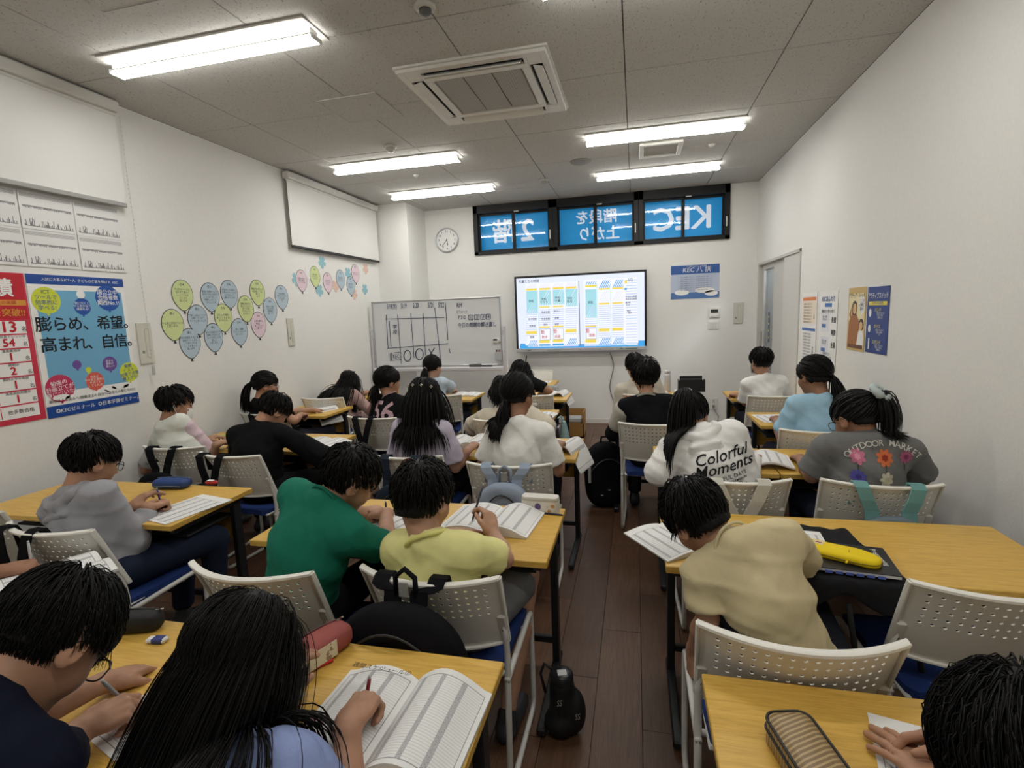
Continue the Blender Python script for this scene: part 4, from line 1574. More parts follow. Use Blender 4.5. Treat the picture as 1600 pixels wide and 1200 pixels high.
# ================================================================== bodies: smooth-blended volumes turned into one skin
class Grid:
    def __init__(s, lo, hi, h):
        s.lo = np.array(lo, np.float64) - 3 * h
        s.h = h
        s.n = np.maximum(np.ceil((np.array(hi) - s.lo) / h).astype(int) + 4, 4)
        s.g = np.full(s.n, 1.0, np.float32)
        s.ax = [(s.lo[i] + h * np.arange(s.n[i])).astype(np.float32) for i in range(3)]

    def _sl(s, lo, hi):
        a = np.clip(np.floor((np.array(lo) - s.lo) / s.h).astype(int), 0, s.n)
        b = np.clip(np.ceil((np.array(hi) - s.lo) / s.h).astype(int) + 1, 0, s.n)
        return tuple(slice(a[i], b[i]) for i in range(3)), all(b > a)

    def put(s, fn, lo, hi, k=0.0, cut=False):
        m = max(k, 0) + 4 * s.h
        sl, ok = s._sl(np.array(lo) - m, np.array(hi) + m)
        if not ok:
            return s
        d = fn(s.ax[0][sl[0]][:, None, None], s.ax[1][sl[1]][None, :, None], s.ax[2][sl[2]][None, None, :])
        a = s.g[sl]
        if cut:
            s.g[sl] = np.maximum(a, -d)
        elif k > 0:
            h_ = np.clip(.5 + .5 * (a - d) / k, 0, 1)
            s.g[sl] = a * (1 - h_) + d * h_ - k * h_ * (1 - h_)
        else:
            s.g[sl] = np.minimum(a, d)
        return s

    def cone(s, a, b, ra, rb, k=.012, ax=None, sc=1.0, flat=False, disp=None):
        """round cone a->b; ax,sc: widen by sc along axis ax; flat: cut the far end square"""
        a, b = np.array(a, float), np.array(b, float)
        ab = b - a
        L2 = max(float(ab @ ab), 1e-9)
        L = math.sqrt(L2)
        dr = ab / L
        R = max(ra, rb) * max(sc, 1)

        def f(x, y, z):
            px, py, pz = x - a[0], y - a[1], z - a[2]
            t = np.clip((px * ab[0] + py * ab[1] + pz * ab[2]) / L2, 0, 1)
            qx, qy, qz = px - t * ab[0], py - t * ab[1], pz - t * ab[2]
            if ax is not None:
                w = (qx * ax[0] + qy * ax[1] + qz * ax[2]) * (1 / sc - 1)
                qx, qy, qz = qx + w * ax[0], qy + w * ax[1], qz + w * ax[2]
            d = np.sqrt(qx * qx + qy * qy + qz * qz) - (ra + (rb - ra) * t)
            if flat:
                d = np.maximum(d, (px * dr[0] + py * dr[1] + pz * dr[2]) - L)
            if disp is not None:
                d = d + disp(x, y, z)
            return d
        return s.put(f, np.minimum(a, b) - R, np.maximum(a, b) + R, k)

    def ell(s, c, r, R=None, k=.012, cut=False):
        c = np.array(c, float)
        r = np.array(r, float)
        R = np.eye(3) if R is None else np.array(R)
        m = float(max(r))

        def f(x, y, z):
            px, py, pz = x - c[0], y - c[1], z - c[2]
            l = [(px * R[0, i] + py * R[1, i] + pz * R[2, i]) for i in range(3)]
            k0 = np.sqrt((l[0] / r[0]) ** 2 + (l[1] / r[1]) ** 2 + (l[2] / r[2]) ** 2)
            k1 = np.sqrt((l[0] / r[0] ** 2) ** 2 + (l[1] / r[1] ** 2) ** 2 + (l[2] / r[2] ** 2) ** 2) + 1e-9
            return k0 * (k0 - 1) / k1
        return s.put(f, c - m, c + m, k, cut)

    def mesh(s):
        g = s.g
        sg = g < 0
        n = np.array(g.shape) - 1
        cnt = np.zeros(n, np.int8)
        for i in (0, 1):
            for j in (0, 1):
                for k in (0, 1):
                    cnt += sg[i:i + n[0], j:j + n[1], k:k + n[2]]
        mask = (cnt > 0) & (cnt < 8)
        I = np.argwhere(mask)
        if len(I) == 0:
            return np.zeros((0, 3)), np.zeros((0, 4), int)
        acc = np.zeros((len(I), 3))
        num = np.zeros(len(I))
        C = {(i, j, k): g[I[:, 0] + i, I[:, 1] + j, I[:, 2] + k].astype(np.float64) for i in (0, 1) for j in (0, 1) for k in (0, 1)}
        for a in range(3):
            for p in (0, 1):
                for q in (0, 1):
                    c0 = [p, q]
                    c0.insert(a, 0)
                    c1 = [p, q]
                    c1.insert(a, 1)
                    v0, v1 = C[tuple(c0)], C[tuple(c1)]
                    m = (v0 < 0) != (v1 < 0)
                    t = np.where(m, v0 / np.where(m, v0 - v1, 1), 0)
                    P = np.array(c0, float)[None, :].repeat(len(I), 0)
                    P[:, a] = t
                    acc += P * m[:, None]
                    num += m
        V = s.lo + (I + acc / num[:, None]) * s.h
        vid = np.full(n, -1, np.int32)
        vid[mask] = np.arange(len(I))
        F = []
        for a in range(3):
            u, w = (a + 1) % 3, (a + 2) % 3
            lo = [slice(None)] * 3
            hi = [slice(None)] * 3
            lo[a], hi[a] = slice(0, -1), slice(1, None)
            s0, s1 = sg[tuple(lo)], sg[tuple(hi)]
            E = np.argwhere(s0 != s1)
            ok = (E[:, u] >= 1) & (E[:, w] >= 1) & (E[:, u] < n[u]) & (E[:, w] < n[w])
            E = E[ok]
            neg = s0[E[:, 0], E[:, 1], E[:, 2]]
            q = []
            for (du, dw) in ((-1, -1), (0, -1), (0, 0), (-1, 0)):
                e = E.copy()
                e[:, u] += du
                e[:, w] += dw
                q.append(vid[e[:, 0], e[:, 1], e[:, 2]])
            Q = np.stack(q, 1)
            Q[~neg] = Q[~neg][:, ::-1]
            F.append(Q)
        return V, np.concatenate(F)


def smooth_verts(V, F, it=1, lam=.5):
    e = np.concatenate([F[:, [0, 1]], F[:, [1, 2]], F[:, [2, 3]], F[:, [3, 0]]])
    for _ in range(it):
        acc = np.zeros_like(V)
        cn = np.zeros(len(V))
        for c in range(3):
            acc[:, c] = np.bincount(e[:, 0], V[e[:, 1], c], len(V)) + np.bincount(e[:, 1], V[e[:, 0], c], len(V))
        cn = np.bincount(e[:, 0], minlength=len(V)) + np.bincount(e[:, 1], minlength=len(V))
        V = V + lam * (acc / np.maximum(cn, 1)[:, None] - V)
    return V


def grids_to_mesh(name, gs, it=1):
    Vs, Fs, n = [], [], 0
    for g in gs:
        V, F = g.mesh()
        if len(V):
            V = smooth_verts(V, F, it)
        Vs.append(V)
        Fs.append(F + n)
        n += len(V)
    return mesh_np(name, np.concatenate(Vs), [np.concatenate(Fs)], True)


def rotm(yaw, pitch, roll=0):
    y, p, r = math.radians(yaw), math.radians(pitch), math.radians(roll)
    M = Matrix.Rotation(-y, 3, 'Z') @ Matrix.Rotation(-p, 3, 'X') @ Matrix.Rotation(r, 3, 'Y')
    return np.array(M)


def unit(v):
    v = np.array(v, float)
    return v / max(np.linalg.norm(v), 1e-9)


# ------------------------------------------------------------------ materials of people
def skin_mat(name, c):
    m = new_mat(name, c, .5, .35)
    v = coords(m)
    n = noise(m, v, 18, 3)
    to_color(m, ramp(m, n, [(.3, tuple(q * .86 for q in c)), (.7, tuple(min(1, q * 1.08) for q in c))]))
    bump(m, noise(m, v, 160, 2), .05, .002)
    return m


SKIN = [skin_mat('skin_light', (.50, .285, .19)), skin_mat('skin_mid', (.42, .225, .14)), skin_mat('skin_tan', (.32, .16, .095))]


def hair_mat():
    m = new_mat('black_hair', (.0045, .004, .0038), .5, .2)
    v = coords(m, 'Object', (1, 1, 1))
    return m


HAIR = hair_mat()
_cm = {}


def cloth(c, knit=0, rough=.85):
    k = (tuple(c), knit)
    if k in _cm:
        return _cm[k]
    m = new_mat('fabric', c, rough, .2 if max(c) > .03 else .08)
    v = coords(m)
    n = noise(m, v, 22, 3)
    to_color(m, ramp(m, n, [(.25, tuple(q * .95 for q in c)), (.75, tuple(min(1, q * 1.04) for q in c))]))
    a = noise(m, coords(m, 'Object', (1, 1, .7)), 9, 3, .5, .8)
    b = noise(m, v, 260 if not knit else 120, 2)
    bump(m, a * .6 + b * (.12 if not knit else .3), .28, .012)
    _cm[k] = m
    return m


# ------------------------------------------------------------------ head
def head_prims(g, K, R, s):
    """K centre, R columns right/front/up"""
    P = lambda x, y, z: K + R @ (np.array((x, y, z)) * s)
    q = .016 * s
    g.ell(P(0, -.012, .036), np.array((.074, .093, .082)) * s, R, 0)
    g.ell(P(0, .022, -.02), np.array((.062, .066, .088)) * s, R, .03 * s)
    g.ell(P(0, .048, -.082), np.array((.034, .034, .028)) * s, R, .03 * s)
    for x in (-1, 1):
        g.ell(P(x * .036, .052, -.03), np.array((.027, .026, .028)) * s, R, .02 * s)
        g.ell(P(x * .03, .070, .026), np.array((.024, .014, .008)) * s, R, .012 * s)
    g.cone(P(0, .084, .008), P(0, .099, -.028), .006 * s, .0105 * s, .010 * s)
    for x in (-1, 1):
        g.ell(P(x * .010, .092, -.031), np.array((.007, .009, .006)) * s, R, .005 * s)
    g.ell(P(0, .080, -.054), np.array((.021, .010, .005)) * s, R, .006 * s)
    g.ell(P(0, .079, -.063), np.array((.018, .010, .006)) * s, R, .006 * s)
    for x in (-1, 1):
        g.ell(P(x * .031, .088, .006), np.array((.016, .010, .009)) * s, R, 0, True)
        # ear: flattened shell with a hollow
        Re = R @ rotm(x * 22, 0, 0)
        g.ell(P(x * .077, -.008, -.006), np.array((.009, .020, .032)) * s, Re, .008 * s)
        g.ell(P(x * .086, -.002, -.004), np.array((.006, .010, .017)) * s, Re, 0, True)


def eye_parts(K, R, s, parent, closed):
    P = lambda x, y, z: K + R @ (np.array((x, y, z)) * s)
    for x in (-1, 1):
        mb = MB()
        M = Matrix.Translation(P(x * .031, .075, .004)) @ Matrix(R.tolist()).to_4x4()
        if closed:
            mb.lathe([(.001, -.0045), (.0085, 0), (.001, .002)], 10, M @ Matrix.Scale(1.6, 4, (1, 0, 0)) @ Matrix.Scale(.5, 4, (0, 0, 1)))
        else:
            mb.lathe([(.001, -.006), (.006, -.004), (.0085, 0), (.006, .004), (.001, .006)], 10, M @ Matrix.Scale(1.5, 4, (1, 0, 0)))
        mb.build('eye', plain((.03, .02, .018), .3), parent, True)
        mb = MB()
        mb.tube([P(x * .018, .082, .022), P(x * .031, .081, .027), P(x * .046, .071, .024)], [.0022, .003, .0015], 6)
        mb.build('eyebrow', HAIR, parent, True)
    mb = MB()
    mb.tube([P(-.02, .083, -.059), P(-.008, .0905, -.0585), P(.008, .0905, -.0585), P(.02, .083, -.059)], [.001, .0022, .0022, .001], 6)
    mb.build('lips', plain((.33, .12, .1), .45), parent, True)


# ------------------------------------------------------------------ hair
def hairline(y, style):
    pts = {'short': ([-.12, -.075, -.045, -.02, .0, .03, .05, .08, .11], [-.050, -.052, -.045, .01, .022, .018, .035, .055, .05]),
           'bowl': ([-.12, -.075, -.045, -.02, .0, .03, .05, .08, .11], [-.078, -.07, -.055, -.02, .0, .0, .015, .03, .03]),
           'up': ([-.12, -.075, -.045, -.02, .0, .03, .05, .08, .11], [-.045, -.04, -.03, .0, .012, .01, .03, .045, .04])}[style]
    return np.interp(y, *pts)


def hair_cap(K, R, s, th, style, h, nz=.0016):
    """scalp-hugging mass of hair"""
    g = Grid(K - .15 * s, K + .15 * s, h)
    c = K + R @ (np.array((0, -.012, .036)) * s)
    r = (np.array((.074, .093, .082)) + th) * s
    ph = RNG.uniform(0, 6, 4)

    def f(x, y, z):
        px, py, pz = x - K[0], y - K[1], z - K[2]
        l = [(px * R[0, i] + py * R[1, i] + pz * R[2, i]) / s for i in range(3)]
        e = [l[0], l[1] + .012, l[2] - .036]
        rr = np.array((.074, .093, .082)) + th
        k0 = np.sqrt((e[0] / rr[0]) ** 2 + (e[1] / rr[1]) ** 2 + (e[2] / rr[2]) ** 2)
        k1 = np.sqrt((e[0] / rr[0] ** 2) ** 2 + (e[1] / rr[1] ** 2) ** 2 + (e[2] / rr[2] ** 2) ** 2) + 1e-9
        d = k0 * (k0 - 1) / k1
        # the back of the skull carries hair further down
        bx, by, bz = e[0] / (.060 + th * .6), (l[1] + .042) / (.052 + th * .6), (l[2] + .02) / .075
        kb = np.sqrt(bx * bx + by * by + bz * bz)
        d = np.minimum(d, (kb - 1) * .06)
        ang = np.arctan2(e[0], e[1] + .04)
        d = d + nz * np.sin(ang * 17 + ph[0] + 3 * np.sin(e[2] * 40 + ph[1])) + nz * .6 * np.sin(ang * 31 + ph[2] + e[2] * 60)
        cut = hairline(l[1], style) + (.020 if style != 'up' else .0) - l[2]
        return np.maximum(d, cut * .75) * s
    g.put(f, K - .15 * s, K + .15 * s)
    return g


def scalp_roots(n, s, style, margin=.004):
    out = []
    while len(out) < n:
        v = RNG.normal(size=(n * 2, 3))
        v /= np.linalg.norm(v, axis=1)[:, None]
        p = v * np.array((.076, .095, .084)) + np.array((0, -.012, .036))
        ok = p[:, 2] > hairline(p[:, 1], style) + margin
        out.extend(p[ok])
    return np.array(out[:n])


def strands(K, R, s, roots, dirs, length, grav, step, offs, coll=(), stick=1, seedn=.2, lift=.0, thr=.02, gvec=(0, 0, -1.0)):
    """grow strands in world space; returns (N, M, 3)"""
    N = len(roots)
    M = int(max(2, round(length.max() / step)))
    p = K + (roots * s) @ R.T
    d = dirs @ R.T
    d = d / np.linalg.norm(d, axis=1)[:, None]
    path = [p.copy()]
    ctr = np.array((0, -.012, .036))
    rad = np.array((.076, .095, .084))
    G = unit(gvec)
    d = d + RNG.normal(size=(N, 3)) * seedn * .35
    d /= np.linalg.norm(d, axis=1)[:, None]
    st = (length / M)[:, None]
    for i in range(M):
        g = grav if np.isscalar(grav) else grav[:, None]
        d = d * (1 - g) + G * g + RNG.normal(size=(N, 3)) * seedn * .04
        d /= np.linalg.norm(d, axis=1)[:, None]
        q = p + d * st
        # keep outside the head
        l = ((q - K) @ R) / s - ctr
        rr = rad + offs[:, None] + lift * ((i + 1) / M) ** 2
        k = np.sqrt(((l / rr) ** 2).sum(1))
        if stick == 1:                                   # lies close all the way
            ins = k > 0
        elif stick == 2:                                 # lies close on the upper side, then falls free
            nz_ = ((l / rr ** 2) @ R.T)[:, 2] / np.maximum(np.linalg.norm(l / rr ** 2, axis=1), 1e-9)
            ins = (k < 1) | ((nz_ > thr) & (k < 1.5))
        else:
            ins = k < 1
        if ins.any():
            l[ins] = l[ins] / k[ins][:, None]
            q = np.where(ins[:, None], K + ((l + ctr) * s) @ R.T, q)
        for (a, b, r, w, axv) in coll:
            ab = b - a
            t = np.clip(((q - a) @ ab) / (ab @ ab), 0, 1)
            v = q - a - t[:, None] * ab
            if axv is not None:
                vs_ = v + ((v @ axv) * (1 / w - 1))[:, None] * axv
            else:
                vs_ = v
            dist = np.linalg.norm(vs_, axis=1)
            need = r + offs * .8
            m = dist < need
            if m.any():
                f = need[m] / np.maximum(dist[m], 1e-5)
                q[m] = a + t[m][:, None] * ab + v[m] * f[:, None]
        nd = q - p
        ln = np.linalg.norm(nd, axis=1)[:, None]
        d = np.where(ln > 1e-6, nd / np.maximum(ln, 1e-6), d)
        q = p + d * st
        p = q
        path.append(p.copy())
    return np.stack(path, 1)


def tubes_np(P, r0, ctr, taper=.35, flat=.45):
    """P (N,M,3) -> one mesh of thin flattened locks"""
    N, M, _ = P.shape
    d = np.gradient(P, axis=1)
    d /= np.maximum(np.linalg.norm(d, axis=2), 1e-9)[:, :, None]
    out = P - ctr
    n1 = np.cross(d, out)
    n1 /= np.maximum(np.linalg.norm(n1, axis=2), 1e-9)[:, :, None]
    n2 = np.cross(n1, d)
    t = np.linspace(0, 1, M)
    prof = np.where(t < .7, 1.0, 1 - (t - .7) / .3 * (1 - taper * .3))
    prof = np.maximum(prof * (.7 + .3 * np.minimum(t / .15, 1)), .12)
    w = (np.asarray(r0)[:, None] if np.ndim(r0) else np.full((N, 1), r0)) * prof[None, :]
    k = 3
    ang = np.arange(k) * 2 * PI / k
    V = np.stack([P + n1 * (w * math.cos(a))[:, :, None] + n2 * (w * flat * math.sin(a))[:, :, None] for a in ang], 2)
    idx = np.arange(N * M * k).reshape(N, M, k)
    a = idx[:, :-1, :]
    b = idx[:, 1:, :]
    Q = np.stack([a, np.roll(a, -1, 2), np.roll(b, -1, 2), b], -1).reshape(-1, 4)
    return V.reshape(-1, 3), Q


def hair_mesh(parts, caps):
    Vs, Fs, n = [], [], 0
    for g in caps:
        V, F = g.mesh()
        Vs.append(V); Fs.append(F + n); n += len(V)
    for (V, F) in parts:
        Vs.append(V); Fs.append(F + n); n += len(V)
    return mesh_np('hair', np.concatenate(Vs), [np.concatenate(Fs)], True)


def flow_from(roots, c, amt=1.0):
    v = roots - np.array(c)
    nrm = (roots - np.array((0, -.012, .036))) / np.array((.076, .095, .084)) ** 2
    nrm /= np.linalg.norm(nrm, axis=1)[:, None]
    v = v - (v * nrm).sum(1)[:, None] * nrm
    return v / np.maximum(np.linalg.norm(v, axis=1), 1e-6)[:, None]


def make_hair(K, R, s, kind, coll, detail, parent, opt):
    near = detail
    h = .007 if near > 1.55 else .011
    lo, ctr = [], K
    caps = []
    if kind in ('short', 'bowl', 'spiky'):
        st = 'bowl' if kind == 'bowl' else 'short'
        th = {'short': .012, 'bowl': .016, 'spiky': .012}[kind]
        caps.append(hair_cap(K, R, s, th - .009, st, h))
        dens = opt.get('dens', 1)
        n = int(520 * (near if near > 1.1 else .8) * dens)
        rt = scalp_roots(n, s, st)
        crown = np.array((.008, -.055, .11))
        d = flow_from(rt, crown)
        d = d + np.array((0, .25, 0)) * (rt[:, 1:2] > .02)
        if kind == 'spiky':
            nrm = (rt - np.array((0, -.012, .036)))
            d = d + .7 * nrm / np.linalg.norm(nrm, axis=1)[:, None]
        ln = RNG.uniform(.045, .08, n) * (1.1 if kind == 'bowl' else 1) * s
        lim = (rt[:, 2] - hairline(rt[:, 1], st) + .014) * 1.25 + .006
        ln = np.where(rt[:, 1] < .045, np.minimum(ln, np.maximum(lim, .014)), ln)
        P = strands(K, R, s, rt, d, ln, .05, .014, RNG.uniform(.007, th + .003, n), (), 2, .32, .008 if kind == 'spiky' else .002, -.8)
        lo.append(tubes_np(P, RNG.uniform(.0028, .0048, n) * s / near ** .6 / dens ** .55, ctr, flat=.6))
    elif kind in ('long', 'halfup', 'veil'):
        caps.append(hair_cap(K, R, s, .010, 'bowl', h))
        dens = opt.get('dens', 1)
        n = int(470 * near * dens)
        rt = scalp_roots(n, s, 'up')
        par = np.array((0, .0, .13))
        d = flow_from(rt, par + np.stack([np.zeros(n), rt[:, 1], np.zeros(n)], 1) * .8)
        if kind == 'halfup':
            d = d + np.array((0, -.9, -.1))
        elif kind == 'veil':
            d = d + np.array((0, -.1, -.2))
        else:
            d = d + np.array((0, opt.get('backw', -.75), -.1))
        L = opt.get('len', .5)
        ln = RNG.uniform(.82, 1.08, n) * L
        ln = np.where(RNG.uniform(size=n) < .12, ln * .7, ln)
        P = strands(K, R, s, rt, d, ln, opt.get('g', .20), .030, RNG.uniform(.008, .020, n), coll[:opt.get('ncoll', 3)], 2, .12, 0, .02, opt.get('gvec', (0, 0, -1.0)))
        q_ = P[:, P.shape[1] // 3:, 2]
        keep = (q_ - np.minimum.accumulate(q_, 1)).max(1) < .008       # no lock curls upwards
        P, n = P[keep], int(keep.sum())
        lo.append(tubes_np(P, RNG.uniform(.0038, .0066, n) / near ** .7 / dens ** .6, ctr))
    elif kind == 'pony':
        tie = np.array(opt.get('tie', (0, -.10, .02)))
        caps.append(hair_cap(K, R, s, .010, 'up', h, .0018))
        n = int(300 * near)
        rt = scalp_roots(n, s, 'up', .0)
        v = tie - rt
        nrm = (rt - np.array((0, -.012, .036))) / np.array((.076, .095, .084)) ** 2
        nrm /= np.linalg.norm(nrm, axis=1)[:, None]
        # strands hug the skull towards the tie: great-arc interpolation
        M = 7
        tt = np.linspace(0, 1, M)[None, :, None]
        c0 = np.array((0, -.012, .036))
        rad = np.array((.076, .095, .084))
        ua = (rt - c0) / rad
        ub = (tie - c0) / rad
        ub = ub / np.linalg.norm(ub)
        Q = ua[:, None, :] * (1 - tt) + ub[None, None, :] * tt
        Q /= np.maximum(np.linalg.norm(Q, axis=2), .2)[:, :, None]
        of = RNG.uniform(.008, .014, n)[:, None, None]
        loc = c0 + Q * (rad + of)
        P = K + (loc.reshape(-1, 3) * s @ R.T).reshape(n, M, 3)
        lo.append(tubes_np(P, RNG.uniform(.0036, .0056, n) / math.sqrt(near), ctr, taper=1))
        # the tail
        m = int(210 * near * opt.get('tdens', 1))
        L = opt.get('len', .22)
        T0 = c0 + ub * (rad + .012)
        rt2 = T0 + RNG.normal(size=(m, 3)) * .007
        out = ub * np.array((1, 1, 1))
        d2 = out[None, :] * opt.get('kick', .8) + (R.T @ np.array((0, -.15, -1.0)))[None, :] * opt.get('drop', .25) + np.clip(RNG.normal(size=(m, 3)), -1.4, 1.4) * opt.get('fan', .32)
        ln = RNG.uniform(.75, 1.05, m) * L
        P = strands(K, R, s, rt2, d2, ln, opt.get('g', .30), .027, RNG.uniform(.008, opt.get('spread', .035), m), coll[:opt.get('ncoll', 3)], 0, .16)
        dev = np.linalg.norm(P - np.median(P, 0)[None], axis=2).max(1)
        sel = (dev < opt.get('maxdev', .075)) & ((P[:, :, 2] - P[:, :1, 2]).max(1) < .02)
        if sel.sum() > 30:
            P, m = P[sel], int(sel.sum())
        lo.append(tubes_np(P, RNG.uniform(.0048, .0078, m) / math.sqrt(near), ctr))
        if opt.get('bangs', True):
            b = int(60 * near)
            rb = scalp_roots(b * 8, s, 'up')
            rb = rb[(rb[:, 1] > .045) & (rb[:, 2] < .09)][:b]
            P = strands(K, R, s, rb, np.tile((0, .5, -.6), (len(rb), 1)) + rb * (6, 0, 0), RNG.uniform(.04, .07, len(rb)), .12, .012, RNG.uniform(.008, .014, len(rb)), (), 1, .3)
            lo.append(tubes_np(P, .003, ctr))
        tp = K + R @ (T0 * s)
        dirw = R @ unit(ub)
        if opt.get('band'):
            t = MB()
            u = unit(np.cross(dirw, (0, 0, 1.0)))
            w = np.cross(dirw, u)
            rr, r2 = opt.get('band_r', (.017, .005))
            pts = []
            for i in range(28):
                q = 2 * PI * i / 28
                wob = 1 + .12 * math.sin(q * 7)
                pts.append(tp + dirw * opt.get('band_out', .008) + (u * math.cos(q) + w * math.sin(q)) * rr * wob)
            t.tube(pts, [r2 * (1 + .25 * math.sin(i * 1.7)) for i in range(28)], 8, closed=True)
            t.build('hair_tie', opt['band'], parent, True)
    if opt.get('bun'):
        b = K + R @ (np.array(opt['bun']) * s)
        g = Grid(b - .07, b + .07, .006)
        g.ell(b, (.045, .04, .04), R, 0)
        caps.append(g)
    me = hair_mesh(lo, caps)
    return link('hair', me, HAIR, parent)


# ------------------------------------------------------------------ hand
POSES = {  # finger bends (base, mid, tip) in degrees towards the palm for index..little, thumb (spread, bend)
    'write': ([(38, 48, 30), (52, 58, 35), (62, 70, 40), (66, 72, 40)], (28, 55, 30)),
    'fist': ([(70, 85, 50), (74, 88, 50), (76, 88, 50), (74, 85, 50)], (15, 60, 40)),
    'flat': ([(6, 8, 5), (4, 8, 5), (5, 8, 5), (8, 10, 6)], (42, 5, 8)),
    'rest': ([(22, 28, 16), (26, 32, 18), (30, 34, 18), (32, 34, 18)], (32, 22, 16)),
}


def hand(g, wpos, f, n, side, s, pose):
    """wrist point, finger direction f, palm normal n; side +1 right hand, -1 left; returns grip point"""
    f = unit(f)
    n = np.array(n, float)
    n = unit(n - f * (n @ f))
    lat = unit(np.cross(f, n)) * side          # towards the thumb
    if True:
        lat = lat
    P = lambda a, b, c: wpos + (f * a + lat * b + n * c) * s
    Rm = np.stack([lat, f, n], 1)
    g.cone(P(-.01, 0, 0), P(.03, .004, .002), .021 * s, .020 * s, .012, lat, 1.25)
    g.ell(P(.045, .002, .003), np.array((.036, .040, .0145)) * s, Rm, .014)
    g.ell(P(.030, .024, .010), np.array((.016, .026, .014)) * s, Rm, .012)
    bends, th = POSES[pose]
    bl = [.027, .0095, -.0085, -.025]
    bf = [.078, .082, .078, .069]
    ln = [(.034, .021, .018), (.038, .024, .019), (.035, .022, .018), (.027, .017, .016)]
    rr = [.0088, .0090, .0085, .0076]
    tips = []
    for i in range(4):
        p = P(bf[i], bl[i], .002)
        a = 0
        spread = (.09, .02, -.05, -.13)[i] * (1 if pose == 'flat' else .25)
        r = rr[i] * s
        q0 = P(bf[i] - .03, bl[i] * .9, .002)
        g.cone(q0, p, r * 1.05, r * 1.08, .008)
        for k in range(3):
            a += math.radians(bends[i][k])
            d = unit(f * math.cos(a) + n * math.sin(a) + lat * spread * math.cos(a))
            e = p + d * ln[i][k] * s
            g.cone(p, e, r * (1.0 - .07 * k), r * (.94 - .08 * k), .0035)
            p = e
        tips.append(p)
    t0 = P(.022, .030, .008)
    a = math.radians(th[0])
    d1 = unit(f * math.cos(a) + lat * math.sin(a) + n * .28)
    p1 = t0 + d1 * .034 * s
    a2 = math.radians(th[1])
    d2 = unit(d1 * math.cos(a2) + (-lat * .55 + n * .45 + f * .4) * math.sin(a2))
    p2 = p1 + d2 * .028 * s
    d3 = unit(d2 + (-lat * .4 + f * .2) * math.sin(math.radians(th[2])))
    p3 = p2 + d3 * .018 * s
    g.cone(P(.008, .016, .008), t0, .014 * s, .0125 * s, .010)
    g.cone(t0, p1, .0125 * s, .0102 * s, .006)
    g.cone(p1, p2, .0100 * s, .0092 * s, .0035)
    g.cone(p2, p3, .0092 * s, .0075 * s, .0035)
    return (tips[0] + p3) / 2, tips, lat, n


def ik(S_, W_, l1, l2, hint):
    d = W_ - S_
    L = np.linalg.norm(d)
    if L > (l1 + l2) * .985:
        k = L / ((l1 + l2) * .985)
        l1, l2 = l1 * k, l2 * k
    u = d / L
    a = (l1 * l1 - l2 * l2 + L * L) / (2 * L)
    hgt = math.sqrt(max(l1 * l1 - a * a, 1e-6))
    hv = np.array(hint, float)
    hv = unit(hv - u * (hv @ u))
    return S_ + u * a + hv * hgt


PEOPLE = {}


